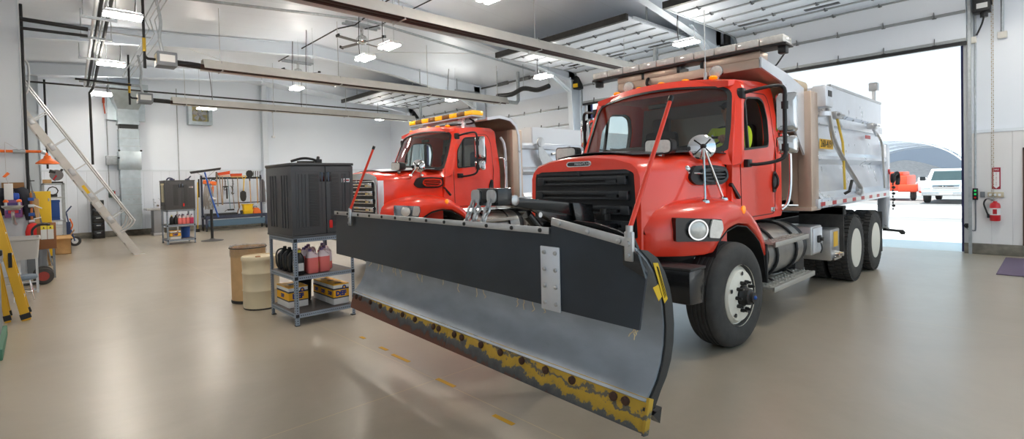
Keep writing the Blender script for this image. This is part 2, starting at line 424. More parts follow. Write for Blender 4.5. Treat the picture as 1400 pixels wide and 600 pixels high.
# overhead sectional doors
HINGE = mat('hinge_steel', (112, 114, 116), .5, .5)
def overhead_door(n, a, b, openn):
    d = thing('door_%d' % n, None, None, (UR-.1, (a+b)/2, 0)); d['kind'] = 'structure'
    u0, zt, r = UR-.14, 5.5, .55
    sec = .61; secs = []
    if openn:
        s = 4.4
        # path: vertical up to the bend, then level inwards
        def at(q):
            L1 = zt-r-4.4
            if q <= L1: return (u0, 4.4+q)
            if q <= L1+r*PI/2:
                t = (q-L1)/r; return (u0-r+r*math.cos(t), zt-r+r*math.sin(t))
            return (u0-r-(q-L1-r*PI/2), zt)
        Ltot = 5.0
    else:
        def at(q): return (u0, .02+q)
        Ltot = 4.9
    ns = 8
    sl = Ltot/ns
    for k in range(ns):
        p, q = at(k*sl+.006), at((k+1)*sl-.006)
        m_ = ((p[0]+q[0])/2, (p[1]+q[1])/2)
        nrm = Vector((-(q[1]-p[1]), q[0]-p[0])).normalized()  # towards the room
        pn = MB()
        o = lambda pt, e: (pt[0]+nrm.x*e, pt[1]+nrm.y*e)
        pn.prism([o(p, 0), o(q, 0), o(q, .05), o(p, .05)], 'y', a-.06, b+.06, .006)
        part = pn.build('door_panel', DOORP, d)
        # stiffening rail and hinges on the joint
        st = MB()
        j = o(p, .05); st.prism([o(p, .05), o((p[0]+(q[0]-p[0])*.1, p[1]+(q[1]-p[1])*.1), .05), o((p[0]+(q[0]-p[0])*.1, p[1]+(q[1]-p[1])*.1), .075), o(p, .075)], 'y', a-.05, b+.05)
        st.build('stiffener', DOORRIB, part)
        hg = MB()
        nh = 5
        for i in range(nh):
            y = a+(b-a)*(i+.5)/nh
            c = o(p, .085); e = o((p[0]+(q[0]-p[0])*.22, p[1]+(q[1]-p[1])*.22), .06)
            hg.bar((c[0], y, c[1]), (e[0], y, e[1]), .05, .008, up=(0, 1, 0)); hg.cyl((c[0], y-.035, c[1]), (c[0], y+.035, c[1]), .009, 8)
        hg.build('hinge', HINGE, part)
        if openn and k in (2, 3):
            sk = MB()
            if k == 3:
                for i in range(3):
                    y = a+(b-a)*(i+.5)/3
                    sk.bar((m_[0]+nrm.x*.056, y-.33, m_[1]+nrm.y*.056), (m_[0]+nrm.x*.056, y+.33, m_[1]+nrm.y*.056), .14, .012, up=(nrm.x, 0, nrm.y))
                sk.build('door_vision_strip', GLOSSBLACK, part)
            else: sk.bm.free()
    if openn:
        e = at(Ltot)
        MB().box(e[0]-.09, e[0]+.01, a-.05, b+.05, zt-.1, zt+.05).build('top_rail', DARKSTEEL, d)
        bs = MB().box(u0-.07, u0+.02, a-.06, b+.06, 4.33, 4.40).build('bottom_seal', BLACK, d)
    # tracks
    tk = MB()
    for y in (a-.1, b+.1):
        path = [(u0-.03, y, 0), (u0-.03, y, zt-.62)]+[(u0-.03-.6+.6*math.cos(t), y, zt-.62+.6*math.sin(t)) for t in [PI/2*i/8 for i in range(1, 9)]]+[(10.6, y, zt-.02)]
        if not openn: path = path[:-1]+[(12.9, y, zt-.02)]
        for p, q in zip(path, path[1:]): tk.bar(p, q, .06, .05, up=(0, 1, 0))
    tk.build('track', GALV, d)
    hz = MB()
    for y in (a-.1, b+.1):
        for u in (11.2, 13.0): hz.bar((u, y, zt), (u, y, roofz(u)-.02), .04, .02)
    hz.build('track_hanger', GALV, d)
    sp = MB().cyl((u0-.1, a-.3, 5.72), (u0-.1, b+.3, 5.72), .035, 10)
    for i in range(3): sp.cyl((u0-.1, a+.6+i*1.2, 5.72), (u0-.1, a+1.2+i*1.2, 5.72), .075, 12)
    sp.build('torsion_spring', HINGE, d)
    # jamb trim
    j = MB().box(UR-.06, UR+.31, a-.07, a, 0, OH).box(UR-.06, UR+.31, b, b+.07, 0, OH)
    j.build('jamb', mat('jamb_grey', (190, 192, 194), .45), d)
    MB().box(UR+.18, UR+.22, a-.01, a+.06, 0, OH).box(UR+.18, UR+.22, b-.06, b+.01, 0, OH).build('weather_seal', mat('seal_blue', (60, 62, 110), .6), d)
    return d
for i, (a, b) in enumerate(BAYS): overhead_door(i+1, a, b, i != 2)

# painted dashes left on the floor
YL = mat('worn_yellow_line', (214, 160, 30), .7)
for i, (v0, v1, u0) in enumerate(((5.2, 5.3, 2.78), (4.66, 4.81, 2.75), (4.2, 4.51, 2.72), (3.41, 3.66, 2.66), (2.58, 2.79, 2.54))):
    o = struct('floor_marking_%d' % (i+1), MB().box(u0-.02, u0+.02, v0, v1, 0, .002), YL)
# ================================================================ the two plow trucks
CV = 3.3
CABIN = mat('cab_interior', (92, 90, 90), .7)
SEATM = mat('seat_fabric', (62, 62, 66), .8)
REFW = mat('reflective_white', (235, 235, 232), .35)
REFR = mat('reflective_red', (190, 30, 34), .35)
TREADP = mat('grip_strut', (190, 186, 178), .4, .7, bump=.6, bscale=90)
DIAMOND = mat('tank_steel', (176, 174, 170), .3, .8, var=.1, scale=9)
YTAG = mat('yellow_tag', (238, 186, 52), .5)
INK = mat('black_lettering', (22, 22, 24), .5)
REDINK = mat('red_lettering', (176, 24, 34), .5)
WHITEINK = mat('white_lettering', (245, 245, 245), .5)
HOSE = mat('black_hose', (24, 24, 25), .6)

WIDEN = Matrix.Translation((0, 3.36, 0)) @ Matrix.Scale(1.064, 4, (0, 1, 0)) @ Matrix.Translation((0, -3.3, 0))
def wheel_front(truck, u, vo, side, yaw):
    """side -1: outer face towards -Y"""
    Mr = Matrix.Translation((u, vo-side*.15, .535)) @ Matrix.Rotation(yaw, 4, 'Z')
    def Y(t): return (side*.15 - side*t)        # t = depth inward from the outer face
    w = .3
    pr = [(.295, .045), (.30, .012), (.33, .0), (.42, -.004), (.485, .004), (.515, .025), (.53, .05)]
    for g in (.085, .125, .165, .205): pr += [(.535, g-.012), (.522, g-.008), (.522, g+.004), (.535, g+.008)]
    pr += [(.53, w-.05), (.515, w-.025), (.485, w-.004), (.42, w+.004), (.33, w), (.295, w-.02)]
    m = MB().lathe([(r, Y(t)) for r, t in pr], axis='y', seg=64, cap=False).xform(Mr)
    wh = bpy.data.objects.new('front_wheel', None); COL.objects.link(wh); attach(wh, truck)
    m.build('tire', RUBBER, wh)
    rm = MB().lathe([(Y(0) and .31, Y(.0)), (.312, Y(.03)), (.29, Y(.045)), (.275, Y(.03)), (.255, Y(.0)), (.19, Y(-.012)), (.17, Y(-.02)), (.12, Y(-.022)), (.12, Y(.05)), (.29, Y(.09)), (.312, Y(.25)), (.29, Y(.28))], axis='y', seg=48, cap=False)
    rm.xform(Mr).build('rim', WHITEWHEEL, wh)
    hh = MB()
    for k in range(5):
        a = 2*PI*k/5+.3
        hh.lathe([(.022, Y(-.0005)), (.02, Y(.001))], (math.cos(a)*.225, Y(0)*0+0, math.sin(a)*.225), 'y', 12)
    hh.xform(Mr @ Matrix.Translation((0, side*.0145, 0))).build('hand_hole', BLACK, wh)
    hb = MB().lathe([(.1, Y(.0)), (.105, Y(-.03)), (.085, Y(-.05)), (.08, Y(-.09)), (.055, Y(-.1)), (.05, Y(-.125)), (.001, Y(-.13))], axis='y', seg=24)
    for k in range(10):
        a = 2*PI*k/10
        c = Vector((math.cos(a)*.143, 0, math.sin(a)*.143))
        hb.cyl(c+Vector((0, Y(-.0), 0)), c+Vector((0, Y(-.05), 0)), .02, 6); hb.cyl(c+Vector((0, Y(-.05), 0)), c+Vector((0, Y(-.075), 0)), .013, 8)
    hb.xform(Mr).build('hub', DARKSTEEL, wh)
    MB().ball((0, Y(-.125), 0), .022, 12).xform(Mr).build('hub_cap', BLUE, wh)

def wheel_rear(truck, u, vo, side):
    def Y(t): return vo-side*t
    wh = bpy.data.objects.new('rear_wheel', None); COL.objects.link(wh); attach(wh, truck)
    for k, off in enumerate((0., .33)):
        w = .27
        pr = [(.295, .05), (.3, .012), (.33, .0), (.43, -.004), (.49, .006), (.512, .03), (.515, .05), (.515, w-.05), (.512, w-.03), (.49, w-.006), (.33, w), (.295, w-.03)]
        m = MB().lathe([(r, Y(t+off)) for r, t in pr], (u, 0, .535), 'y', 60, cap=False)
        nb = 46
        for i in range(nb):
            a = 2*PI*i/nb
            for lo, hi, sh in ((.008, .085, 0), (.1, .17, .5), (.185, .262, 0)):
                b = a+sh*2*PI/nb
                M = Matrix.Translation((u, 0, .535)) @ Matrix.Rotation(b, 4, 'Y')
                ys = sorted((Y(lo+off), Y(hi+off)))
                m.box(-.026, .026, ys[0], ys[1], .505, .535, M=M)
        m.build('tire', RUBBER, wh)
        if k == 0:
            rm = MB().lathe([(.312, Y(.0)), (.312, Y(.03)), (.295, Y(.03)), (.285, Y(.12)), (.2, Y(.14)), (.16, Y(.135)), (.1, Y(.13)), (.09, Y(.06)), (.07, Y(.04)), (.001, Y(.035))], (u, 0, .535), 'y', 48)
            rm.build('rim', WHITEWHEEL, wh)
            lg = MB()
            for i in range(10):
                a = 2*PI*i/10; c = (u+math.cos(a)*.143, 0, .535+math.sin(a)*.143)
                lg.cyl((c[0], Y(.135), c[2]), (c[0], Y(.1), c[2]), .018, 6)
            lg.build('lug_nut', CHROME, wh)

def mirrored(pts): return pts+[(-h, z) for h, z in reversed(pts) if abs(h) > 1e-6]

def build_truck(root, special, B0=7.86):
    """cab-over-frame tandem truck; special=False gives the parts both trucks share"""
    D = lambda name, mb, m, p=None, **k: mb.build(name, m, p or root, **k)
    # ---- chassis
    ch = MB()
    for s in (-1, 1): ch.box(4.5, 12.45, CV+s*.43-.04, CV+s*.43+.04, .78, 1.04, .01)
    for u in (4.8, 6.4, 7.7, 9.2, 11.3, 12.3): ch.box(u-.05, u+.05, CV-.4, CV+.4, .82, 1.0)
    ch.box(5.26, 5.46, CV-1.0, CV+1.0, .42, .58, .02)
    for u in (9.98, 11.31):
        ch.cyl((u, CV-.95, .535), (u, CV+.95, .535), .09, 14); ch.ball((u, CV, .55), .24, 16)
    ch.cyl((6.9, CV, .75), (10.5, CV, .62), .06, 12)
    ch.box(5.0, 6.2, CV-.35, CV+.35, .5, .85, .04)
    for s in (-1, 1):
        ch.prism([(9.6, .78), (10.65, 1.05), (11.7, .78), (11.65, .7), (10.65, .9), (9.65, .7)], 'y', CV+s*.52-.04, CV+s*.52+.04)
        ch.box(4.95, 6.5, CV+s*.43-.04, CV+s*.43+.04, .58, .63)
    D('chassis_frame', ch, mat('chassis_black', (28, 28, 30), .55))
    # ---- bumper
    bp = MB().prism([(4.36, .9), (4.36, .6), (4.62, .58), (4.66, .92)], 'y', CV-1.13, CV+1.13, .012)
    b = D('bumper', bp, GLOSSBLACK)
    D('tow_hook', MB().ring([(4.35, CV-.86+h, z) for h, z in roundpoly([(-.06, .64), (.06, .64), (.06, .86), (-.06, .86)], .03, 3)], [(4.35, CV-.86+h, z) for h, z in roundpoly([(-.03, .69), (.03, .69), (.03, .81), (-.03, .81)], .02, 3)], (.015, 0, 0)), STEEL, b)
    D('bumper_trim', MB().box(4.36, 4.66, CV-1.14, CV+1.14, .9, .925, .005), DARKSTEEL, b)
    # ---- hood
    st = []
    for u, hb, sh, c in ((4.40, .665, 1.86, 1.975), (4.45, .69, 1.885, 1.995), (4.9, .735, 1.9, 2.03), (5.3, .80, 1.925, 2.05), (5.72, .90, 1.95, 2.07)):
        pr = mirrored([(hb, .98), (hb+.005, 1.4), (hb-.005, sh-.1), (hb-.03, sh-.03), (hb-.09, sh+.03), (hb*.6, c-.03), (hb*.25, c-.004), (0, c)])
        st.append([(u, CV+h, z) for h, z in pr])
    hood = D('hood', MB().loft(st), RED, ang=50)
    for s in (-1, 1):
        # fender: stations of u, outer half width, top, crown, bottom
        F = [(4.42, .70, 1.36, .99), (4.55, .82, 1.41, .985), (4.72, .93, 1.45, .98), (4.9, 1.03, 1.475, .985), (5.0, 1.07, 1.485, 1.0), (5.12, 1.085, 1.495, 1.12), (5.3, 1.09, 1.51, 1.21), (5.55, 1.095, 1.5, 1.25), (5.8, 1.095, 1.43, 1.22), (6.0, 1.09, 1.32, 1.12), (6.15, 1.08, 1.22, 1.02), (6.3, 1.07, 1.07, .84), (6.36, 1.06, .95, .78)]
        rings = []
        for u, o, t, bt in F:
            i = .62
            rings.append([(u, CV+s*i, bt), (u, CV+s*(o-.015), bt), (u, CV+s*o, bt+.02), (u, CV+s*o, bt+(t-bt)*.55), (u, CV+s*(o-.035), t-(t-bt)*.16), (u, CV+s*(o-.13), t), (u, CV+s*(o-.3), t+.025), (u, CV+s*i, t+.035)])
        fd = D('fender', MB().loft(rings), RED, hood, ang=50)
        # black arch lining
        A = [(5.02, .95), (5.12, 1.1), (5.3, 1.19), (5.55, 1.23), (5.8, 1.2), (6.0, 1.1), (6.15, 1.0), (6.28, .82), (6.34, .55)]
        D('fender_liner', MB().sheet([[(u, CV+s*.63, z), (u, CV+s*1.07, z)] for u, z in A], .012), BLACK, hood)
        D('mud_flap', MB().box(6.33, 6.37, CV+s*.72, CV+s*1.08, .5, .95, .006), BLACK, hood)
        # headlamp on the chamfered corner
        n = Vector((-.55, -s*-.84*-1, 0)) if False else None
        p0, p1 = Vector((4.69, CV+s*.845, 0)), Vector((5.05, CV+s*1.075, 0))
        d = (p1-p0); L = d.length; d.normalize(); nn = Vector((d.y, -d.x, 0)) * (1 if s == -1 else -1)
        if nn.x > 0: nn = -nn
        off = .1
        def q(a, z, e=0.): return p0+d*(a*L)+nn*(off+e)+Vector((0, 0, z))
        lp = roundpoly([(-.12, 1.13), (.9, 1.12), (1.0, 1.24), (.97, 1.33), (-.12, 1.36)], .03, 3)
        bz = MB().slab([q(a, z) for a, z in lp], nn*-.09)
        bezel = D('headlight', bz, CHROME if special == 'chrome' else GLOSSBLACK, hood)
        c = q(.36, 1.24, .002)
        D('headlight_lens', MB().loft([[c+(d*math.cos(t)+Vector((0, 0, 1))*math.sin(t))*r_+nn*e for t in [2*PI*k/24 for k in range(24)]] for r_, e in ((.088, 0), (.085, .022), (.06, .035), (.02, .04))]), CLEARLENS, bezel)
        D('headlight_ring', MB().ring([c+(d*math.cos(t)+Vector((0, 0, 1))*math.sin(t))*.1 for t in [2*PI*k/24 for k in range(24)]], [c+(d*math.cos(t)+Vector((0, 0, 1))*math.sin(t))*.086 for t in [2*PI*k/24 for k in range(24)]], nn*.03), CHROME, bezel)
        tl = roundpoly([(.64, 1.16), (.88, 1.15), (.97, 1.24), (.94, 1.32), (.72, 1.335), (.66, 1.25)], .02, 2)
        D('turn_lens', MB().slab([q(a, z, .002) for a, z in tl], nn*.018), CLEARLENS, bezel)
        D('marker_lamp', MB().lathe([(.028, 0), (.026, -s*-.018*-1), (.001, -s*-.022*-1)] if False else [(.045, 0), (.045, s*.012), (.03, s*.02), (.001, s*.024)], (5.66, CV+s*1.085, 1.385), 'y', 16), AMBER, fd)
        # side air vent
        vl = roundpoly([(5.12, 1.73), (5.22, 1.66), (5.62, 1.655), (5.74, 1.70), (5.72, 1.845), (5.5, 1.87), (5.2, 1.86)], .05, 3)
        def hv(u): return .775+(u-5.12)*.2
        v0 = MB().slab([(u, CV+s*(hv(u)-.05), z) for u, z in vl], (0, s*.07, 0))
        vent = D('side_vent', v0, BLACK, hood)
        vs_ = roundpoly([(5.27, 1.74), (5.33, 1.69), (5.6, 1.685), (5.69, 1.72), (5.67, 1.82), (5.5, 1.84), (5.3, 1.83)], .04, 3)
        vi = [((u-5.48)*.86+5.48, (z-1.76)*.74+1.76) for u, z in vs_]
        vf = MB().ring([(u, CV+s*(hv(u)+.02), z) for u, z in vs_], [(u, CV+s*(hv(u)+.02), z) for u, z in vi], (0, s*.035, 0))
        for z in (1.735, 1.77, 1.805): vf.bar((5.32, CV+s*(hv(5.32)+.035), z), (5.67, CV+s*(hv(5.67)+.035), z), .022, .016)
        D('vent_louvre', vf, CHROME if special == 'chrome' else GRILLE, vent)
        D('vent_screen', MB().slab([(u, CV+s*(hv(u)+.02), z) for u, z in vi], (0, s*.003, 0)), mat('vent_dark', (16, 16, 17), .6), vent)
        D('hood_latch', MB().bar((5.72, CV+s*.945, 1.66), (5.86, CV+s*.975, 1.5), .035, .03), BLACK, hood)
    # grille
    gl = roundpoly([(-.60, 1.80), (-.63, 1.16), (.63, 1.16), (.60, 1.80), (.52, 1.84), (-.52, 1.84)], .02, 2)
    gr = D('grille', MB().slab([(4.396, CV+h, z) for h, z in gl], (.03, 0, 0)), mat('grille_dark', (24, 26, 29), .5), hood)
    gb = MB()
    for z, w in ((1.76, .54), (1.61, .56), (1.46, .57), (1.31, .58), (1.19, .58)):
        gb.box(4.35, 4.40, CV-w, CV+w, z-.022, z+.018, .006)
        gb.box(4.36, 4.40, CV-w, CV+w, z-.072, z-.05, .005)
        for s in (-1, 1): gb.box(4.345, 4.40, CV+s*w-.09*(s+1)/2, CV+s*w+.09*(1-s)/2, z-.072, z+.018, .008)
        gb.box(4.355, 4.385, CV-.02-.42, CV+.1-.42, z-.05, z+.0)
    gb.box(4.37, 4.40, CV-.57, CV+.57, 1.80, 1.82); gb.box(4.36, 4.39, CV-.015, CV+.015, 1.79, 1.835)
    D('grille_bar', gb, CHROME if special == 'chrome' else GRILLE, gr)
    # badge on the nose
    bl = roundpoly([(-.14, 1.885), (.14, 1.885), (.16, 1.915), (.14, 1.942), (-.14, 1.942), (-.16, 1.915)], .03, 3)
    bi = [(h*.9, (z-1.914)*.68+1.914) for h, z in bl]
    T_ = lambda h, z: (4.392+(z-1.885)*.12, CV+h+.02, z+.0)
    bd = D('badge', MB().slab([T_(h, z) for h, z in bl], (.02, 0, 0)), CHROME, hood)
    D('badge_inset', MB().slab([(T_(h, z)[0]-.003, T_(h, z)[1], z) for h, z in bi], (.004, 0, 0)), BLACK, bd)
    text_obj('badge_lettering', 'FREIGHTLINER', .034, (4.3905, CV+.02, 1.912), WEST, CHROME, bd, .001)
    # nose cover on the hood top
    cv_ = []
    for u, w, zz in ((4.62, .46, 2.022), (4.8, .56, 2.028), (5.2, .66, 2.045), (5.66, .76, 2.062)):
        cv_.append([(u, CV+w*k/4, zz+.012-.045*(abs(k)/4)**2*(1)) for k in range(-4, 5)])
    D('hood_top_cover', MB().sheet(cv_, .008), STAIN if special == 'chrome' else mat('hood_matte_grey', (74, 76, 80), .35, .2, var=.1), hood)
    D('hood_scoop', MB().loft([[(4.95, CV+.36+h, 2.01+z) for h, z in ((-.12, 0), (.12, 0), (.12, .012), (-.12, .012))], [(5.25, CV+.38+h, 2.03+z) for h, z in ((-.14, 0), (.14, 0), (.13, .035), (-.13, .035))]]), BLACK, hood)
    # ---- cab shell
    zt = 2.74
    cab = D('cab', MB().box(5.72, 7.22, CV-.935, CV+.935, 1.22, 1.3, .02), RED)
    # side: ring round the door glass, front and rear closed by the same skin
    for s in (-1, 1):
        out = roundpoly([(5.70, 1.22), (7.24, 1.22), (7.24, 2.1), (7.18, 2.84), (7.0, 2.89), (6.12, 2.83), (6.0, 2.6), (5.76, 2.02)], [.03, .06, .1, .16, .1, .06, .06, .05], 4)
        inn = roundpoly([(6.06, 2.03), (6.84, 2.09), (6.88, 2.25), (6.9, 2.45), (6.84, 2.66), (6.7, 2.70), (6.3, 2.67), (6.1, 2.4)], [.05, .09, .05, .05, .1, .05, .08, .05], 4)
        # match loops by starting corner order
        inn = inn
        yb = lambda z: CV+s*(.955-.075*max(0, (z-2.0)/.8))
        O = [(u, yb(z), z) for u, z in out]; I = [(u, yb(z), z) for u, z in inn]
        sk = D('cab_side', MB().ring(O, I, (0, -s*.06, 0)), RED, cab)
        # door seams, rubber and glass
        D('window_seal', MB().ring([(u, yb(z)+s*.006, z) for u, z in inn], [((u-6.5)*.955+6.5, yb(z)+s*.006, (z-2.38)*.93+2.38) for u, z in inn], (0, -s*.05, 0)), BLACK, cab)
        gz = [((u-6.5)*.96+6.5, yb(z)-s*.03, (z-2.38)*.94+2.38) for u, z in inn]
        # quarter glass ahead of the opening window
        D('quarter_glass', MB().slab([(u, yb(z)-s*.03, z) for u, z in ((6.1, 2.06), (6.24, 2.07), (6.3, 2.66), (6.27, 2.65), (6.14, 2.42))], (0, -s*.006, 0)), GLASS, cab)
        D('window_divider', MB().bar((6.24, yb(2.06)-s*.02, 2.06), (6.31, yb(2.67)-s*.02, 2.67), .03, .03), BLACK, cab)
        if special == 'chrome' or s == 1: D('door_glass', MB().slab(gz, (0, -s*.006, 0)), GLASS, cab)
        dr = roundpoly([(5.98, 1.26), (7.0, 1.26), (7.06, 2.0), (7.04, 2.6), (6.95, 2.76), (6.18, 2.73), (6.03, 2.5), (5.96, 2.0)], [.05, .1, .05, .1, .1, .08, .05, .05], 4)
        di = [((u-6.5)*.982+6.5, (z-2.0)*.985+2.0) for u, z in dr]
        D('door_seam', MB().ring([(u, yb(z)+s*.002, z) for u, z in dr], [(u, yb(z)+s*.002, z) for u, z in di], (0, -s*.01, 0)), mat('seam_dark_red', (90, 22, 14), .6), cab)  # dark red strip along the door outline
        hd = D('door_handle', MB().slab([(u, CV+s*.955, z) for u, z in roundpoly([(6.93, 1.52), (7.03, 1.54), (7.04, 1.78), (6.96, 1.8), (6.91, 1.66)], .04, 3)], (0, s*.012, 0)), BLACK, cab)
        D('handle_grip', MB().tube([(6.965, CV+s*.97, 1.57), (6.96, CV+s*1.0, 1.62), (6.965, CV+s*1.0, 1.7), (6.985, CV+s*.97, 1.76)], .014, 8, 3), GLOSSBLACK, hd)
        D('door_emblem', MB().box(6.86, 6.99, CV+s*.958-.004, CV+s*.958+.004, 1.29, 1.345, .003), CHROME, cab)
        # grab rail behind the door
        D('grab_rail', MB().tube([(7.2, CV+s*.97, 2.25), (7.3, CV+s*1.02, 2.2), (7.32, CV+s*1.03, 1.7), (7.25, CV+s*1.02, 1.4), (7.18, CV+s*.97, 1.3)], .02, 10, 5), CHROME, cab)
        # mirrors
        mi = bpy.data.objects.new('door_mirror', None); COL.objects.link(mi); attach(mi, root)
        a0 = (6.1, CV+s*.90, 2.68); xo = CV+s*1.28
        arm = MB().tube([a0, (6.16, CV+s*1.1, 2.72), (6.26, xo-s*.06, 2.74), (6.29, xo, 2.70), (6.3, xo, 2.55), (6.3, xo, 2.1), (6.29, xo, 1.96), (6.25, xo-s*.07, 1.9), (6.16, CV+s*1.05, 1.87), (6.12, CV+s*.95, 1.88)], .02, 10, 3)
        arm.box(6.04, 6.14, CV+s*.93-.03, CV+s*.93+.03, 2.62, 2.74, .01).box(6.06, 6.18, CV+s*.97-.03, CV+s*.97+.03, 1.84, 1.93, .01)
        for z in (2.52, 2.05): arm.cyl((6.3, xo, z-.04), (6.3, xo, z+.04), .033, 12)
        D('mirror_arm', arm, BLACK, mi)
        for z0, z1 in ((2.22, 2.66), (1.98, 2.18)):
            lp = roundpoly([(-.1, z0), (.1, z0), (.1, z1), (-.1, z1)], .04, 4)
            M3 = Matrix.Translation((6.36, xo, 0)) @ Matrix.Rotation(-s*R(-20) if False else R(-14*s), 4, 'Z')
            bk = MB().loft([[(x_, h*k, (z-(z0+z1)/2)*k+(z0+z1)/2) for h, z in lp] for x_, k in ((-.05, .6), (-.035, .9), (0., 1.0), (.045, 1.0))]).xform(M3)
            hp = D('mirror_head', bk, CHROME, mi)
    # roof
    rf = []
    for u, w, ze, zc in ((5.99, .835, 2.83, 2.9), (6.06, .86, 2.85, 2.925), (6.25, .875, 2.86, 2.96), (6.7, .885, 2.89, 2.99), (7.05, .885, 2.89, 2.97), (7.18, .87, 2.84, 2.91), (7.24, .85, 2.76, 2.8)):
        rf.append([(u, CV+w*h, ze+(zc-ze)*(1-abs(h)**2.4)) for h in [k/6 for k in range(-6, 7)]]+[(u, CV+w*h, ze-.06) for h in [k/6 for k in range(6, -7, -1)]])
    D('roof', MB().loft(rf), RED, cab, ang=50)
    # A-pillar and header skin round the windscreen, rear wall
    def wsp(h, t):
        """windscreen surface: h -1..1 across, t 0 bottom..1 top"""
        hw = .985-.085*t; ub = 5.44+.38*abs(h)**2.4; ut = 5.93+.16*abs(h)**2.2
        zb = 2.05-.095*abs(h)**2; ztp = 2.87-.085*abs(h)**2
        return Vector((ub+(ut-ub)*t, CV+h*hw, zb+(ztp-zb)*t))
    def wloop(hm, t0, t1, r):
        return [wsp(h, t) for h, t in roundpoly([(-hm, t0), (hm, t0), (hm, t1), (-hm, t1)], r, 5)]
    def wloop2(hm, t0, t1, r, n=10):
        lp = roundpoly([(-hm, t0), (hm, t0), (hm, t1), (-hm, t1)], r, 5); out = []
        for i, p in enumerate(lp):
            q_ = lp[(i+1) % len(lp)]; L = abs(q_[0]-p[0])+abs(q_[1]-p[1])
            k = n if L > .5 else 1
            for j in range(k): out.append((p[0]+(q_[0]-p[0])*j/k, p[1]+(q_[1]-p[1])*j/k))
        return out
    lo = wloop2(1.03, -.12, 1.07, .1); li = wloop2(.945, .03, .965, .14)
    D('windscreen_surround', MB().ring([wsp(h, t) for h, t in lo], [wsp(h, t)+Vector((-.012, 0, 0)) for h, t in li], (.06, 0, 0)), RED, cab)
    l2 = wloop2(.9, .085, .93, .13)
    D('windscreen_seal', MB().ring([wsp(h, t)+Vector((-.018, 0, 0)) for h, t in li], [wsp(h, t)+Vector((-.018, 0, 0)) for h, t in l2], (.03, 0, 0)), BLACK, cab)
    rows = [[wsp(-.92+1.84*k/12, .06+.89*j/5)+Vector((.005, 0, 0)) for k in range(13)] for j in range(6)]
    D('windscreen', MB().sheet(rows, .006), GLASS, cab)
    # rear wall with window
    ro = roundpoly([(-.9, 1.25), (.9, 1.25), (.88, 2.8), (-.88, 2.8)], .05, 3); ri = roundpoly([(-.6, 2.1), (.6, 2.1), (.58, 2.6), (-.58, 2.6)], .06, 3)
    D('rear_wall', MB().ring([(7.17, CV+h, z) for h, z in ro], [(7.17, CV+h, z) for h, z in ri], (.04, 0, 0)), mat('rear_wall_grey', (132, 126, 122), .6), cab)
    D('rear_window', MB().slab([(7.185, CV+h, z) for h, z in ri], (.006, 0, 0)), GLASS, cab)
    D('firewall', MB().box(5.73, 5.77, CV-.88, CV+.88, 1.25, 2.02), BLACK, cab)
    D('cowl', MB().sheet([[(5.74, CV+.9*k/6, 2.0+.06*(1-(k/6)**2)) for k in range(-6, 7)], [(5.46+.2*0, CV+.88*k/6, 2.02+.05*(1-(k/6)**2)) for k in range(-6, 7)]], .012), BLACK, cab)
    # inside
    ins = MB().box(5.78, 6.1, CV-.84, CV+.84, 1.75, 2.07, .05)
    ins.box(5.8, 7.15, CV-.86, CV+.86, 1.3, 1.36)
    D('dashboard', ins, CABIN, cab)
    for s in (-1, 1):
        se = MB().box(6.5, 6.98, CV+s*.5-.25, CV+s*.5+.25, 1.36, 1.64, .05).loft([[(u, CV+s*.5+h, z) for h, z in roundpoly([(-.24, 1.7), (.24, 1.7), (.22, 2.42), (-.22, 2.42)], .07, 3)] for u in (7.02, 7.12)])
        se.box(7.03, 7.13, CV+s*.5-.13, CV+s*.5+.13, 2.38, 2.62, .04)
        D('seat', se, SEATM, cab)
    sw = MB(); c = Vector((6.22, CV-.5, 2.1)); ax = Vector((-.55, 0, .83)).normalized(); e1 = Vector((0, 1, 0)); e2 = ax.cross(e1)
    sw.tube([c+(e1*math.cos(2*PI*k/28)+e2*math.sin(2*PI*k/28))*.235 for k in range(29)], .016, 8, cap=False)
    for a in (0, 2.2, -2.2+2*PI): sw.bar(c-ax*.02, c+(e1*math.cos(a)+e2*math.sin(a))*.235, .03, .015)
    sw.cyl(c-ax*.35, c-ax*.01, .035, 10); sw.lathe([(.06, 0), (.05, .02)], c, 'z', 14)
    D('steering_wheel', sw, BLACK, cab)
    D('interior_mirror', MB().box(6.0, 6.03, CV-.12, CV+.12, 2.62, 2.68, .01), BLACK, cab)
    for k in (-1, 1):
        wb = MB().bar((5.56, CV+k*.1, 2.06), (5.6, CV+k*.55-.1, 2.1), .02, .02).bar((5.55, CV+k*.08, 2.07), (5.62, CV+k*.08+.5, 2.13), .016, .016)
        D('wiper', wb, BLACK, cab)
    # roof marker lamps
    for h in (-.62, -.3, 0, .3, .62):
        D('roof_marker', MB().ball((6.12, CV+h, 2.9+.045*(1-abs(h))), .05, 12, .6, 1.2, .9), AMBER, cab)
    # ---- wheels
    wheel_front(root, 5.36, CV-1.17, -1, R(-4)); wheel_front(root, 5.36, CV+1.17, 1, R(-4))
    for u in (9.98, 11.31):
        wheel_rear(root, u, CV-1.14, -1); wheel_rear(root, u, CV+1.14, 1)
    # ---- tank, steps, boxes
    yt = CV-.72
    tk = MB().cyl((6.5, yt, .78), (7.72, yt, .78), .33, 40, bev=0)
    tank = D('fuel_tank', tk, DIAMOND)
    for u in (6.72, 7.4):
        s_ = MB().tube([(u, yt+math.cos(t)*.345, .78+math.sin(t)*.345) for t in [2*PI*k/32 for k in range(33)]], .018, 6, cap=False)
        D('tank_strap', s_, BLACK, tank)
    D('filler_cap', MB().cyl((6.6, yt-.12, 1.08), (6.6, yt-.16, 1.15), .05, 14), BLACK, tank)
    D('tank_end', MB().cyl((7.72, yt, .78), (7.85, yt, .78), .33, 40), BLACK, tank)
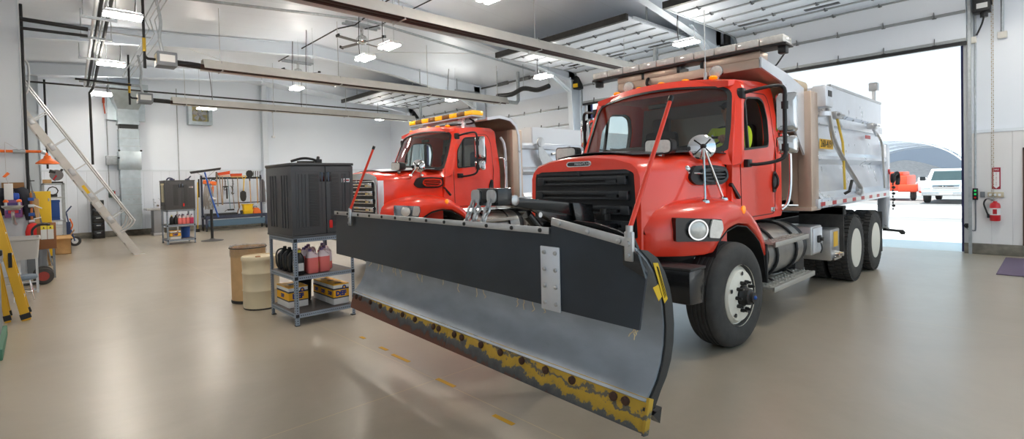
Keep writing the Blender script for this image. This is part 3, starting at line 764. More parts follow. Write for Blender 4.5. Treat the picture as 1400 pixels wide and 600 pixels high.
    for z, u0, u1 in ((.97, 6.35, 7.52), (.46, 6.3, 7.75)):
        ss = MB().box(u0, u1, CV-1.16, CV-.9, z-.03, z+.0, .004).box(u0, u1, CV-1.165, CV-1.14, z-.055, z+.005, .004)
        for k in range(14):
            u = u0+.05+(u1-u0-.1)*k/13
            for y in (CV-1.1, CV-1.03, CV-.96): ss.lathe([(.016, 0), (.012, .01)], (u, y, z), 'z', 8)
        D('step', ss, TREADP)
    sb = MB()
    for u in (6.72, 7.4): sb.bar((u, CV-1.02, .46), (u, yt-.2, .52), .03, .02).bar((u, CV-1.02, .96), (u, yt-.28, .86), .03, .02)
    D('step_bracket', sb, DARKSTEEL)
    bb = D('battery_box', MB().box(7.87, 8.32, CV-1.1, CV-.2, .64, 1.03, .02), STEEL)
    D('box_door', MB().box(7.9, 8.29, CV-1.112, CV-1.1, .67, 1.0, .004), STAIN, bb)
    D('box_latch', MB().box(8.06, 8.16, CV-1.14, CV-1.11, .8, .9, .01).cyl((8.11, CV-1.13, .85), (8.11, CV-1.17, .85), .025, 10).tube([(8.11, CV-1.14, .8), (8.12, CV-1.15, .72), (8.09, CV-1.14, .66)], .008, 6, 4), DARKSTEEL, bb)
    tb = D('tool_box', MB().box(8.76, 9.2, CV-1.1, CV-.3, .46, .92, .02), STEEL)
    D('warning_tag', MB().box(8.88, 9.08, CV-1.106, CV-1.1, .66, .88), YTAG, tb)
    D('box_valve', MB().cyl((8.88, CV-1.1, .54), (8.88, CV-1.17, .54), .035, 10).cyl((9.08, CV-1.1, .54), (9.08, CV-1.17, .54), .035, 10).box(8.8, 9.16, CV-1.13, CV-1.1, .47, .5), CHROME, tb)
    D('hitch_tube', MB().box(7.75, 8.1, CV-.95, CV-.6, .4, .58, .01), DARKSTEEL)
    D('mud_flap', MB().box(9.33, 9.36, CV-1.12, CV-.55, .5, 1.22, .004).box(9.33, 9.48, CV-1.12, CV-.55, 1.1, 1.24, .01), RUBBER)
    D('rear_flap', MB().box(12.02, 12.05, CV-1.1, CV-.5, .25, 1.0, .004), RUBBER)
    # ---- dump body
    B1, HW, ZB, ZT = 12.35, 1.12, 1.33, 2.6
    body = D('dump_body', MB().box(B0, B1, CV-.9, CV+.9, ZB, ZB+.06), STAIN)
    for s in (-1, 1):
        P_ = [(HW, ZB+.06), (HW-.06, 1.48), (HW-.12, 1.88), (HW-.02, 1.965), (HW-.03, 1.985), (HW-.11, 2.06), (HW-.14, ZT-.12)]
        sd = MB().sheet([[(B0+.3, CV+s*h, z) for h, z in P_], [(B1, CV+s*h, z) for h, z in P_]], .02)
        side = D('side_panel', sd, STAIN, body, ang=20)
        D('top_rail', MB().box(B0+.25, B1+.05, CV+s*(HW-.12)-.05, CV+s*(HW-.12)+.05, ZT-.14, ZT, .012), STAIN, body)
        D('bottom_rail', MB().box(B0+.12, B1, CV+s*HW-.035, CV+s*HW+.035, ZB-.06, ZB+.07, .008), STAIN, body)
        tp = MB().box(B0+.2, B1-.1, CV+s*(HW+.0365)-.001, CV+s*(HW+.0365)+.001, ZB-.03, ZB+.025)
        tape = D('reflective_tape', tp, REFW, body)
        for k in range(8):
            a = B0+.2+k*.54
            D('red_tape_mark', MB().box(a, a+.2, CV+s*(HW+.038)-.001, CV+s*(HW+.038)+.001, ZB-.03, ZB+.025), REFR, tape)
        gs = MB()
        for k in range(8):
            a = B0+.62+k*.5
            gs.prism([(CV+s*(HW-.04), 1.995), (CV+s*(HW-.1), 2.065), (CV+s*(HW-.02), 2.0)], 'x', a, a+.015) if False else gs.bar((a, CV+s*(HW-.035), 1.975), (a+.08, CV+s*(HW-.095), 2.055), .02, .014)
        D('gusset', gs, DARKSTEEL, body)
        D('corner_post', MB().box(B0-.02, B0+.28, CV+s*HW-.16*(s+1)/2, CV+s*HW+.16*(1-s)/2, ZB-.05, 2.86, .015).box(B0-.12, B0+.28, CV+s*HW-.36*(s+1)/2-.02, CV+s*HW+.36*(1-s)/2+.02, ZB-.08, ZB-.03, .008), WARMST, body)
        D('rear_post', MB().prism([(B1-.02, .7), (B1+.22, .62), (B1+.27, 1.1), (B1+.27, 2.18), (B1+.16, 2.28), (B1-.02, 2.28)], 'y', CV+s*HW-.14*(s+1)/2, CV+s*HW+.14*(1-s)/2, .012), STAIN, body)
        D('tail_lamp', MB().cyl((B1+.16, CV+s*HW, 1.75), (B1+.16, CV+s*(HW+.02), 1.75), .05, 14), REFR, body)
        # side ladder arms
        D('side_hook', MB().tube([(9.3, CV+s*(HW+.02), ZB+.1), (9.3, CV+s*(HW+.08), ZB+.14), (9.45, CV+s*(HW+.08), ZB+.3)], .02, 8), DARKSTEEL, body)
    D('headboard', MB().box(B0, B0+.06, CV-HW+.1, CV+HW-.1, ZB, 2.86), WARMST, body)
    D('tailgate', MB().box(B1-.02, B1+.06, CV-HW+.14, CV+HW-.14, ZB, 1.56), STAIN, body)
    return cab, hood, body

def round_mirror(p, hood_pts, r, parent, axis):
    """convex spot mirror on chrome struts"""
    m = bpy.data.objects.new('spot_mirror', None); COL.objects.link(m); attach(m, parent)
    p = Vector(p); ax = Vector(axis).normalized(); up = Vector((0, 0, 1)); sx = ax.cross(up).normalized(); uz = sx.cross(ax)
    C_ = lambda rr, e: [p+(sx*math.cos(2*PI*k/28)+uz*math.sin(2*PI*k/28))*rr+ax*e for k in range(28)]
    MB().loft([C_(r, 0), C_(r, .015), C_(r*.85, -.03+.06), C_(r*.5, .05), C_(.01, .056)]).build('mirror_back', CHROME, m)
    x = MB()
    for a in range(4): t = PI/4+a*PI/2; x.bar(p+ax*.06, p+(sx*math.cos(t)+uz*math.sin(t))*r*.8+ax*.036, .02, .012)
    x.ball(p+ax*.07, .03, 10); x.build('mirror_clamp', DARKSTEEL, m)
    st = MB()
    for q in hood_pts:
        st.tube([p+ax*.07, q], .012, 8); st.lathe([(.045, -.01), (.04, .015), (.015, .03)], q, 'z', 16)
    st.build('mirror_strut', CHROME, m)
    return m

def plow_lamp(p, parent, s):
    """twin plow headlamp on a hood bracket"""
    l = bpy.data.objects.new('plow_lamp', None); COL.objects.link(l); attach(l, parent)
    x, y, z = p
    lp = roundpoly([(-.15, -.07), (.15, -.09), (.15, .09), (-.15, .08)], .05, 4)
    MB().loft([[(x+e, y+h*k, z+q*k) for h, q in lp] for e, k in ((0, 1), (.1, .98), (.15, .75), (.17, .5))]).build('lamp_housing', BLACK, l)
    MB().slab([(x-.002, y+h*.88, z+q*.86) for h, q in lp], (-.012, 0, 0)).build('lamp_lens', CLEARLENS, l)
    MB().box(x-.02, x+.1, y-.1, y+.1, z-.29, z-.13, .02).build('marker_housing', BLACK, l)
    MB().box(x-.028, x-.02, y-.085, y+.085, z-.27, z-.15, .008).build('marker_lens', CLEARLENS, l)
    MB().box(x+.02, x+.08, y-.03, y+.03, z-.14, z-.08).bar((x+.06, y, z-.28), (x+.1, y+s*.08, z-.36), .03).bar((x+.06, y+s*.12, z-.17), (x+.1, y-s*.02, z-.32), .02).lathe([(.06, 0), (.05, .02)], (x+.1, y+s*.08, z-.37), 'z', 14).build('lamp_bracket', CHROME, l)
    return l

# ---------------- the orange-red truck in the open doorway
truck = thing('plow_truck', 'red plow truck with stainless dump body nosing in from the open doorway', 'truck', (8, CV, 0), group=None)
XF = WIDEN
cabA, hoodA, bodyA = build_truck(truck, 'black')
D = lambda name, mb, m, p=truck, **k: mb.build(name, m, p, **k)
round_mirror((5.38, 2.5, 2.06), [(5.12, 2.36, 1.49), (5.55, 2.36, 1.50)], .135, truck, (-.75, -.6, .1))
D('mirror_brace', MB().tube([(5.26, 2.44, 1.78), (4.95, 2.72, 1.8)], .011, 8).ball((5.15, 2.55, 1.83), .04, 12), CHROME)
plow_lamp((4.98, 2.76, 2.07), truck, -1)
plow_lamp((4.9, CV+.56, 2.06), truck, 1)
round_mirror((5.3, CV+.82, 2.06), [(5.12, CV+.9, 1.49), (5.55, CV+.9, 1.50)], .135, truck, (-.75, .6, .1))
# cab guard over the roof, with the light bar
cg = MB()
g0, g1 = 2.27, 4.06
cg.loft([[(6.38, y, z) for y, z in ((g0, 2.99), (g1, 2.99), (g1, 3.03), (g0, 3.03))], [(7.82, y, z) for y, z in ((g0, 2.82), (g1, 2.82), (g1, 2.86), (g0, 2.86))]])
guard = D('cab_guard', cg, WARMST)
D('guard_lip', MB().box(6.36, 6.42, g0, g1, 2.99, 3.1, .005), WARMST, guard)
for y in (g0, g1):
    D('guard_gusset', MB().prism([(6.36, 3.11), (6.36, 2.99), (7.0, 2.9), (7.3, 2.7), (7.5, 2.3), (7.84, 2.0), (7.84, 2.9), (7.2, 3.02)], 'y', y-.012, y+.012), STAIN, guard)
for a, b, c in ((g0, g0+.62, g0+.62), (2.27+.95, 2.27+1.4, 2.27+.91), (g1-.36, g1, g1-.4)):
    gbx = D('guard_box', MB().box(6.36, 6.6, a, b, 3.1, 3.185, .008), WARMST, guard)
    D('guard_box_cap', MB().box(6.36, 6.6, c, c+.04, 3.11, 3.18), BLACK, gbx)
lb = D('light_bar', MB().box(6.3, 6.55, 2.0, 4.43, 3.19, 3.22, .008), DARKSTEEL)
for k in range(10):
    y0 = 2.02+k*.24
    D('light_module', MB().box(6.29, 6.56, y0, y0+.235, 3.22, 3.31, .014), CLEARLENS, lb)
for y in (2.06, 4.38): D('bar_foot', MB().box(6.36, 6.46, y-.04, y+.04, 3.11, 3.2, .01), BLACK, lb)
D('bar_antenna', MB().tube([(6.9, 2.34, 3.05), (6.92, 2.28, 3.1), (7.0, 2.22, 3.24)], .01, 6), BLACK, lb)
D('cab_aerial', MB().cyl((6.15, 2.78, 2.9), (6.15, 2.78, 3.0), .018, 10).cyl((6.15, 2.78, 3.0), (6.15, 2.78, 3.75), .006, 6), STEEL)
for h in (-.62, .5):
    wl = D('work_lamp', MB().lathe([(.02, .1), (.06, .07), (.075, .02), (.075, 0)], (6.2, CV+h, 3.0), 'x', 18).cyl((6.25, CV+h, 2.9), (6.25, CV+h, 2.97), .012, 8), CHROME)
    D('work_lens', MB().lathe([(.068, -.002), (.05, -.012), (.001, -.016)], (6.2, CV+h, 3.0), 'x', 18), CLEARLENS, wl)
D('cable', MB().tube([(6.45, 3.62, 3.13), (6.33, 3.6, 3.08), (6.3, 3.58, 3.0), (6.42, 3.52, 2.97)], .02, 8, 5), HOSE)
# brackets, levers and tarp arms along the body side
ys = CV-1.12
D('tarp_arm', MB().tube([(8.3, ys-.03, 2.82), (8.45, ys-.05, 2.55), (8.75, ys-.05, 2.15), (10.1, ys-.05, 1.5)], .03, 10, 4), STEEL)
D('tarp_pivot', MB().lathe([(.1, 0), (.1, -.05), (.05, -.07)], (10.15, ys+.0, 1.47), 'y', 20).box(10.0, 10.3, ys-.06, ys, 1.39, 1.45, .01), STEEL)
D('tarp_motor', MB().box(8.1, 8.42, ys-.1, ys+.06, 2.66, 2.95, .02).cyl((8.26, ys-.02, 2.6), (8.26, ys-.02, 2.54), .09, 16), STAIN)
D('motor_label', MB().box(8.18, 8.34, ys-.106, ys-.1, 2.8, 2.88), DARKSTEEL)
D('tarp_housing', MB().loft([[(u, CV+y, z) for y, z in roundpoly([(-1.0, 2.86), (1.0, 2.86), (1.0, 3.04), (-1.0, 3.04)], .08, 4)] for u in (7.75, 8.15)]), mat('tan_cover', (196, 178, 152), .6))
D('side_strap', MB().tube([(9.0, ys-.01, 2.55), (9.1, ys-.05, 2.2), (9.15, ys-.06, 1.5)], .016, 6), mat('yellow_strap', (214, 180, 70), .6))
D('grease_line', MB().tube([(11.3, ys-.0, 2.5), (11.6, ys-.05, 2.3), (11.75, ys-.05, 1.9), (11.85, ys-.05, 1.45)], .018, 8, 4), STEEL)
for u, z in ((8.95, 2.6), (11.2, 2.56)):
    D('lever', MB().box(u-.13, u+.13, ys-.05, ys+.05, z-.05, z+.05, .01).bar((u, ys, z), (u+.22, ys-.02, z-.16), .03).cyl((u-.13, ys-.07, z), (u+.13, ys-.07, z), .02, 8), STEEL)
tg = D('number_tag', MB().box(8.35, 8.98, ys-.034+.07, ys-.028+.07, 2.1, 2.24), YTAG, bodyA)
text_obj('tag_lettering', '260-4191', .155, (8.665, ys+.0235, 2.17), SOUTH, INK, tg, .001)
D('data_tag', MB().box(11.0, 11.35, ys+.05, ys+.056, 2.34, 2.4), REFR, bodyA)
D('back_hook', MB().tube([(12.62, CV-1.16, 1.65), (12.75, CV-1.2, 1.72), (12.85, CV-1.2, 1.62), (12.8, CV-1.2, 1.5)], .035, 10, 4).lathe([(.09, 0), (.1, -.04), (.05, -.06)], (12.66, CV-1.13, 1.62), 'y', 16), BLACK, bodyA)
ck = MB()
for k in range(9): ck.lathe([(.022, 0), (.03, .008), (.022, .016)], (12.68, CV-1.16, 1.5-k*.06), 'x' if k % 2 else 'y', 8)
D('tail_chain', ck, DARKSTEEL, bodyA)
D('rear_bracket', MB().bar((12.5, CV-1.05, .62), (13.1, CV-1.2, .55), .05).bar((13.1, CV-1.2, .55), (13.2, CV-1.22, .5), .06), DARKSTEEL)
# ---- plow hitch and lift arm on the nose
XF = None
D('plow_hitch', MB().box(4.1, 4.4, CV-.5, CV+.5, .5, .62, .01).box(4.12, 4.36, CV-.42, CV-.36, .5, 1.3, .01).box(4.12, 4.36, CV+.36, CV+.42, .5, 1.3, .01).box(4.12, 4.34, CV-.42, CV+.42, 1.1, 1.2, .01), GLOSSBLACK)
la = D('lift_arm', MB().prism([(4.2, 1.5), (4.2, 1.36), (3.87, 1.41), (3.0, 1.545), (3.0, 1.625), (3.87, 1.525)], 'y', 3.06, 3.17, .008).prism([(3.1, 1.56), (3.35, 1.5), (4.15, 1.1), (4.15, 1.3), (3.8, 1.42)], 'y', 3.08, 3.15, .006), GLOSSBLACK)
D('arm_head', MB().box(2.8, 2.96, 2.96, 3.23, 1.55, 1.695, .012).box(2.94, 3.04, 3.04, 3.19, 1.57, 1.65, .006), GLOSSBLACK, la)
D('arm_cheek', MB().prism([(3.84, 1.53), (4.0, 1.52), (4.16, 1.42), (4.2, 1.25), (3.95, 1.27), (3.88, 1.38)], 'y', 3.03, 3.06, .006), GLOSSBLACK, la)
D('arm_cheek', MB().prism([(3.84, 1.53), (4.0, 1.52), (4.16, 1.42), (4.2, 1.25), (3.95, 1.27), (3.88, 1.38)], 'y', 3.17, 3.2, .006), GLOSSBLACK, la)
D('lift_pin', MB().lathe([(.045, 0), (.045, -.02), (.02, -.03)], (3.08, 3.06, 1.585), 'y', 18), STEEL, la)
D('lift_pin', MB().lathe([(.025, 0), (.025, -.015)], (3.42, 3.08, 1.44), 'y', 12), STEEL, la)
D('lift_cylinder', MB().cyl((3.3, 3.12, 1.45), (3.85, 3.12, .95), .045, 14).cyl((3.85, 3.12, .95), (4.15, 3.12, .68), .06, 14), GLOSSBLACK)
for y in (3.03, 3.225): D('chain_plate', MB().slab([(2.80, y+h, z) for h, z in roundpoly([(-.055, 1.575), (.055, 1.575), (.055, 1.685), (-.055, 1.685)], .045, 4)], (-.012, 0, 0)), STEEL, la)
D('nose_valve', MB().box(4.24, 4.34, 2.95, 3.06, 1.33, 1.4, .01).cyl((4.29, 3.0, 1.4), (4.29, 3.0, 1.45), .035, 10), DARKSTEEL)
def chain(p0, p1, r=.05, w=.014):
    m = MB(); p0, p1 = Vector(p0), Vector(p1); d = (p1-p0); n = max(2, int(d.length/(r*1.5))); dn = d.normalized()
    a = dn.cross(Vector((1, .3, 0))).normalized(); b = dn.cross(a)
    for k in range(n):
        c = p0+d*((k+.5)/n); s_ = a if k % 2 else b
        m.tube([c+dn*math.cos(2*PI*t/14)*r+s_*math.sin(2*PI*t/14)*r*.62 for t in range(15)], w, 6, cap=False)
    return m
for y, x in ((3.04, 2.79), (3.19, 2.82), (3.255, 2.8)): D('lift_chain', chain((x, y, 1.6), (x-.1, y+.01, 1.38), .036, .011), STEEL)

# ---------------- the spreader hopper riding in the dump body
hop = thing('salt_spreader', 'stainless hopper spreader riding in the dump body of the red truck by the open door', 'spreader', (10.6, CV, 1.39))
hp = MB()
rows = [[(u, CV-1.0+a, z) for u in (9.15, 12.5)] for a, z in ((0, 3.08), (0, 2.68), (.25, 2.48), (.8, 1.6))]
hp.sheet(rows, .02); rows = [[(u, CV+1.0-a, z) for u in (9.15, 12.5)] for a, z in ((0, 3.08), (0, 2.68), (.25, 2.48), (.8, 1.6))]
hp.sheet(rows, .02)
for u in (9.15, 12.5): hp.prism([(CV-1.0, 3.08), (CV-1.0, 2.68), (CV-.75, 2.48), (CV-.2, 1.6), (CV+.2, 1.6), (CV+.75, 2.48), (CV+1.0, 2.68), (CV+1.0, 3.08)], 'x', u-.015, u+.015)
hp.build('hopper', STAIN, hop, ang=20)
rb = MB()
for u in (9.3, 9.95, 10.6, 11.25, 11.9, 12.3):
    for s in (-1, 1): rb.prism([(CV+s*1.0, 2.68), (CV+s*1.0, 2.63), (CV+s*.88, 2.615)], 'x', u, u+.04)
rb.build('rib', STEEL, hop)
for s in (-1, 1): MB().box(9.15, 12.5, CV+s-.03, CV+s+.03, 3.06, 3.1).build('hopper_rim', STEEL, hop)
MB().cyl((12.2, CV-.97, 3.08), (12.2, CV-.97, 3.42), .03, 8).box(12.12, 12.28, CV-1.04, CV-.9, 3.3, 3.46, .02).build('beacon_post', STEEL, hop)
MB().box(8.8, 12.2, CV-.2, CV+.2, 1.395, 1.62, .02).build('conveyor_bed', STEEL, hop)

# ---------------- driver
def skin_body(name, verts, edges, radii, m, parent, root=0):
    me = bpy.data.meshes.new(name); rt = rootof(parent).location
    me.from_pydata([tuple(Vector(v)-rt) for v in verts], edges, [])
    o = bpy.data.objects.new(name, me); COL.objects.link(o); attach(o, parent)
    sk = o.modifiers.new('skin', 'SKIN'); sk.use_smooth_shade = True
    for i, r_ in enumerate(radii): me.skin_vertices[0].data[i].radius = (r_, r_) if not isinstance(r_, tuple) else r_
    me.skin_vertices[0].data[root].use_root = True
    sb = o.modifiers.new('sub', 'SUBSURF'); sb.levels = 2; sb.render_levels = 2
    me.materials.append(m)
    return o
def driver():
    p = thing('person', 'driver in a high-visibility yellow jacket seated at the wheel of the red truck', 'person', (6.75, CV-.5, 1.74))
    SK = mat('skin', (196, 142, 112), .55); HV = mat('hi_vis_yellow', (206, 232, 40), .6); TR = mat('dark_trousers', (40, 44, 58), .8)
    y = CV-.52
    V = [(6.76, y, 1.83), (6.79, y, 2.02), (6.8, y, 2.22), (6.79, y, 2.36), (6.77, y, 2.42), (6.755, y, 2.48), (6.74, y, 2.58), (6.735, y, 2.66),
         (6.78, y-.19, 2.3), (6.62, y-.24, 2.08), (6.4, y-.14, 2.12), (6.32, y-.12, 2.15),
         (6.78, y+.19, 2.3), (6.62, y+.24, 2.08), (6.4, y+.14, 2.12), (6.32, y+.12, 2.15),
         (6.4, y-.1, 1.83), (6.22, y-.1, 1.5), (6.1, y-.1, 1.42), (6.4, y+.1, 1.83), (6.22, y+.1, 1.5), (6.1, y+.1, 1.42)]
    E_ = [(0, 1), (1, 2), (2, 3), (3, 4), (4, 5), (5, 6), (6, 7), (2, 8), (8, 9), (9, 10), (10, 11), (2, 12), (12, 13), (13, 14), (14, 15), (0, 16), (16, 17), (17, 18), (0, 19), (19, 20), (20, 21)]
    rd = [.13, .13, .15, .07, .055, .075, .09, .06, .07, .05, .036, .034, .07, .05, .036, .034, .09, .06, .05, .09, .06, .05]
    skin_body('body', V, E_, rd, SK, p)
    skin_body('jacket', [V[0], V[1], V[2], (6.785, y, 2.34), V[8], V[9], V[10], V[12], V[13], V[14]], [(0, 1), (1, 2), (2, 3), (2, 4), (4, 5), (5, 6), (2, 7), (7, 8), (8, 9)], [.16, .165, .185, .09, .095, .07, .055, .095, .07, .055], HV, p)
    skin_body('trousers', [V[0], V[16], V[17], V[19], V[20]], [(0, 1), (1, 2), (0, 3), (3, 4)], [.155, .11, .08, .11, .08], TR, p)
    # face and hands
    f = MB().loft([[(6.66+e, y+h*k, 2.575+z*k) for h, z in ((-.012, -.02), (.012, -.02), (.008, .03), (-.008, .03))] for e, k in ((0, .7), (-.022, 1), (.02, 1.2))])
    f.build('nose', SK, p)
    MB().ball((6.668, y-.032, 2.60), .011, 8).ball((6.668, y+.032, 2.60), .011, 8).build('eye', mat('eye_dark', (30, 26, 24), .3), p)
    MB().ball((6.752, y, 2.645), .098, 18, .62).box(6.6, 6.7, y-.065, y+.065, 2.63, 2.645, .006).build('cap', mat('dark_cap', (34, 36, 42), .8), p)
    MB().ball((6.75, y-.088, 2.585), .022, 8, 1.4, .8, .5).ball((6.75, y+.088, 2.585), .022, 8, 1.4, .8, .5).build('ear', SK, p)
    for s in (-1, 1):
        fs = [(6.32, y+s*.12, 2.15), (6.27, y+s*.12, 2.17)]; e2 = [(0, 1)]; r_ = [.032, .034]
        for k in range(4):
            b = len(fs); o = (k-1.5)*.022; ln = (.9, 1, .95, .75)[k]
            fs += [(6.245, y+s*.12+o, 2.18+.0*k), (6.225, y+s*.12+o, 2.18+.03*ln), (6.235, y+s*.12+o, 2.18+.055*ln), (6.26, y+s*.12+o, 2.18+.062*ln)]
            e2 += [(1, b), (b, b+1), (b+1, b+2), (b+2, b+3)]; r_ += [.010, .0095, .009, .008]
        b = len(fs); fs += [(6.28, y+s*.085, 2.19), (6.27, y+s*.07, 2.225)]; e2 += [(1, b), (b, b+1)]; r_ += [.012, .010]
        skin_body('hand', fs, e2, r_, SK, p)
    MB().tube([(6.635, y-.17, 2.28), (6.66, y-.14, 2.12), (6.65, y-.13, 1.95)], .012, 6).tube([(6.635, y+.17, 2.28), (6.66, y+.14, 2.12), (6.65, y+.13, 1.95)], .012, 6).build('reflective_band', REFW, p)
driver()

# ---------------- the second truck, one bay further in
DV = 5.6
truck2 = thing('plow_truck', 'red plow truck with chrome grille and yellow light bar, parked one bay further in', 'truck', (8, CV, 0))
XF = WIDEN
cabB, hoodB, bodyB = build_truck(truck2, 'chrome', 7.49)
E2 = lambda name, mb, m, p=truck2, **k: mb.build(name, m, p, **k)
# bright nose surround
so_ = roundpoly([(-.672, .99), (.672, .99), (.668, 1.80), (.60, 1.9), (.35, 1.965), (-.35, 1.965), (-.60, 1.9), (-.668, 1.80)], .05, 3)
si_ = roundpoly([(-.61, 1.12), (.61, 1.12), (.60, 1.76), (.55, 1.83), (.3, 1.845), (-.3, 1.845), (-.55, 1.83), (-.60, 1.76)], .03, 3)
E2('nose_surround', MB().ring([(4.385, CV+h, z) for h, z in so_], [(4.385, CV+h, z) for h, z in si_], (.05, 0, 0)), CHROME, hoodB)
for s in (-1, 1): E2('nose_side_trim', MB().box(4.4, 4.52, CV+s*.695-.006, CV+s*.695+.006, .99, 1.82, .004), STAIN, hoodB)
# yellow light bar on two pedestals
yb = E2('light_bar', MB().box(6.5, 6.8, CV-.95, CV+1.25, 3.1, 3.14, .008), STEEL)
YAM = mat('amber_dome', (250, 186, 20), .15, coat=.6, emit=.15); YDK = mat('amber_dome_dark', (120, 84, 20), .2, coat=.6)
for k in range(9):
    y0 = CV-.95+k*.245
    E2('light_module', MB().box(6.49, 6.81, y0, y0+.24, 3.14, 3.24, .02), YDK if k % 2 else YAM, yb)
for y in (CV-.55, CV+.7):
    E2('bar_pedestal', MB().loft([[(6.5, y-.14, 2.9), (6.85, y-.14, 2.9), (6.85, y+.14, 2.9), (6.5, y+.14, 2.9)], [(6.56, y-.1, 3.1), (6.76, y-.1, 3.1), (6.76, y+.1, 3.1), (6.56, y+.1, 3.1)]]), STAIN, yb)
E2('cable', MB().tube([(6.6, CV-.75, 3.09), (6.65, CV-.8, 2.99), (6.4, CV-.3, 2.98), (6.3, CV+.1, 2.97)], .018, 8, 5), HOSE)
# domed cab guard
dg = [(6.75, 3.02), (7.1, 3.08), (7.4, 3.04), (7.56, 2.93), (7.63, 2.75), (7.65, 2.3), (7.65, 1.4)]
E2('cab_guard', MB().sheet([[(u, CV-1.1, z), (u, CV+1.1, z)] for u, z in dg], .03), WARMST)
E2('guard_rib', MB().sheet([[(u-.0, CV-1.13, z), (u, CV-1.06, z)] for u, z in dg], .06).tube([(7.28, CV-.95, 2.7), (7.36, CV-1.0, 2.45), (7.38, CV-1.0, 1.5)], .03, 8, 4), STAIN)
plow_lamp((4.9, CV-.54, 2.08), truck2, -1)
round_mirror((5.25, CV-.78, 2.08), [(5.05, CV-.8, 1.9), (5.3, CV-.82, 1.9)], .13, truck2, (-.75, -.6, .1))
E2('body_pulley', MB().lathe([(.11, 0), (.11, -.03), (.05, -.04)], (8.35, CV-1.13, 2.62), 'y', 20).tube([(8.9, CV-1.14, 2.35), (8.95, CV-1.16, 1.9)], .03, 8).cyl((8.7, CV-1.16, 2.35), (9.15, CV-1.16, 2.38), .03, 8).prism([(8.3, 2.6), (8.3, 2.3), (8.5, 2.0), (9.1, 1.95)], 'y', CV-1.13, CV-1.12), STEEL)
E2('body_hook', MB().box(10.1, 10.25, CV-1.18, CV-1.1, 2.0, 2.2, .01).bar((10.15, CV-1.15, 2.2), (10.1, CV-1.14, 2.6), .06).tube([(10.05, CV-1.14, 2.6), (10.02, CV-1.16, 2.72), (10.12, CV-1.16, 2.76), (10.16, CV-1.14, 2.62)], .02, 8, 3).prism([(10.15, 2.2), (10.35, 1.5), (10.45, 1.5), (10.3, 2.2)], 'y', CV-1.16, CV-1.13), STEEL)
for i, (tx, z) in enumerate((('260-4', 1.72), ('UN 07', 1.6))):
    text_obj('body_lettering', tx, .1, (8.75, CV-1.05, z), SOUTH, INK, bodyB, .001)
XF = None
hop2 = thing('salt_spreader', 'plain white-sided stainless hopper in the dump body of the truck with the yellow light bar', 'spreader', (10.6, CV, 1.39))
hb2 = MB().sheet([[(u, CV-1.0+a, z) for u in (8.3, 12.4)] for a, z in ((0, 2.98), (0, 2.62), (.8, 1.6))], .02).sheet([[(u, CV+1.0-a, z) for u in (8.3, 12.4)] for a, z in ((0, 2.98), (0, 2.62), (.8, 1.6))], .02)
for u in (8.3, 12.4): hb2.prism([(CV-1.0, 2.98), (CV-1.0, 2.62), (CV-.2, 1.6), (CV+.2, 1.6), (CV+1.0, 2.62), (CV+1.0, 2.98)], 'x', u-.015, u+.015)
hb2.build('hopper', mat('white_steel', (226, 229, 234), .35, .3), hop2, ang=20)
MB().box(8.8, 12.2, CV-.2, CV+.2, 1.395, 1.62, .02).build('conveyor_bed', STEEL, hop2)
XF = None
truck2.location = (8.35, CV+DV, 0); hop2.location = (10.95, CV+DV+.06, 1.39)
# ================================================================ the snow plow held up on the nose of the red truck
def edge_mat():
    m = mat('worn_cutting_edge', (90, 60, 48), .65); nt = m.node_tree; b = nt.nodes['Principled BSDF']
    tc = nt.nodes.new('ShaderNodeTexCoord'); sp = nt.nodes.new('ShaderNodeSeparateXYZ'); nt.links.new(tc.outputs['Object'], sp.inputs[0])
    n = nt.nodes.new('ShaderNodeTexNoise'); n.inputs['Scale'].default_value = 9; n.inputs['Detail'].default_value = 8; n.inputs['Roughness'].default_value = .7
    nt.links.new(tc.outputs['Object'], n.inputs['Vector'])
    s = nt.nodes.new('ShaderNodeMath'); s.operation = 'MULTIPLY_ADD'; s.inputs[1].default_value = .22; nt.links.new(n.outputs['Fac'], s.inputs[0]); nt.links.new(sp.outputs[2], s.inputs[2])
    n2 = nt.nodes.new('ShaderNodeTexNoise'); n2.inputs['Scale'].default_value = 1.1; nt.links.new(tc.outputs['Object'], n2.inputs['Vector'])
    s2 = nt.nodes.new('ShaderNodeMath'); s2.operation = 'MULTIPLY_ADD'; s2.inputs[1].default_value = .12; nt.links.new(n2.outputs['Fac'], s2.inputs[0]); nt.links.new(s.outputs[0], s2.inputs[2])
    s3 = nt.nodes.new('ShaderNodeMath'); s3.operation = 'MULTIPLY_ADD'; s3.inputs[1].default_value = -.045; nt.links.new(sp.outputs[1], s3.inputs[0]); nt.links.new(s2.outputs[0], s3.inputs[2]); s2 = s3
    r = nt.nodes.new('ShaderNodeValToRGB'); r.color_ramp.interpolation = 'LINEAR'; e = r.color_ramp.elements
    mr = nt.nodes.new('ShaderNodeMapRange'); mr.inputs['From Min'].default_value = .40; mr.inputs['From Max'].default_value = .82
    nt.links.new(s2.outputs[0], mr.inputs['Value']); nt.links.new(mr.outputs[0], r.inputs['Fac'])
    e[0].position = .44; e[0].color = (*lin((104, 62, 46)), 1); e[1].position = 1.; e[1].color = (*lin((198, 158, 48)), 1)
    for p, c in ((.50, (92, 60, 48)), (.54, (70, 72, 74)), (.655, (90, 90, 88)), (.675, (180, 144, 44)), (.80, (196, 156, 46)), (.82, (98, 92, 80)), (.86, (104, 98, 84)), (.88, (192, 152, 46))):
        k = e.new(p); k.color = (*lin(c), 1)
    nt.links.new(r.outputs[0], b.inputs['Base Color'])
    bp = nt.nodes.new('ShaderNodeBump'); bp.inputs['Strength'].default_value = .4; bp.inputs['Distance'].default_value = .005; nt.links.new(n.outputs['Fac'], bp.inputs['Height']); nt.links.new(bp.outputs[0], b.inputs['Normal'])
    return m
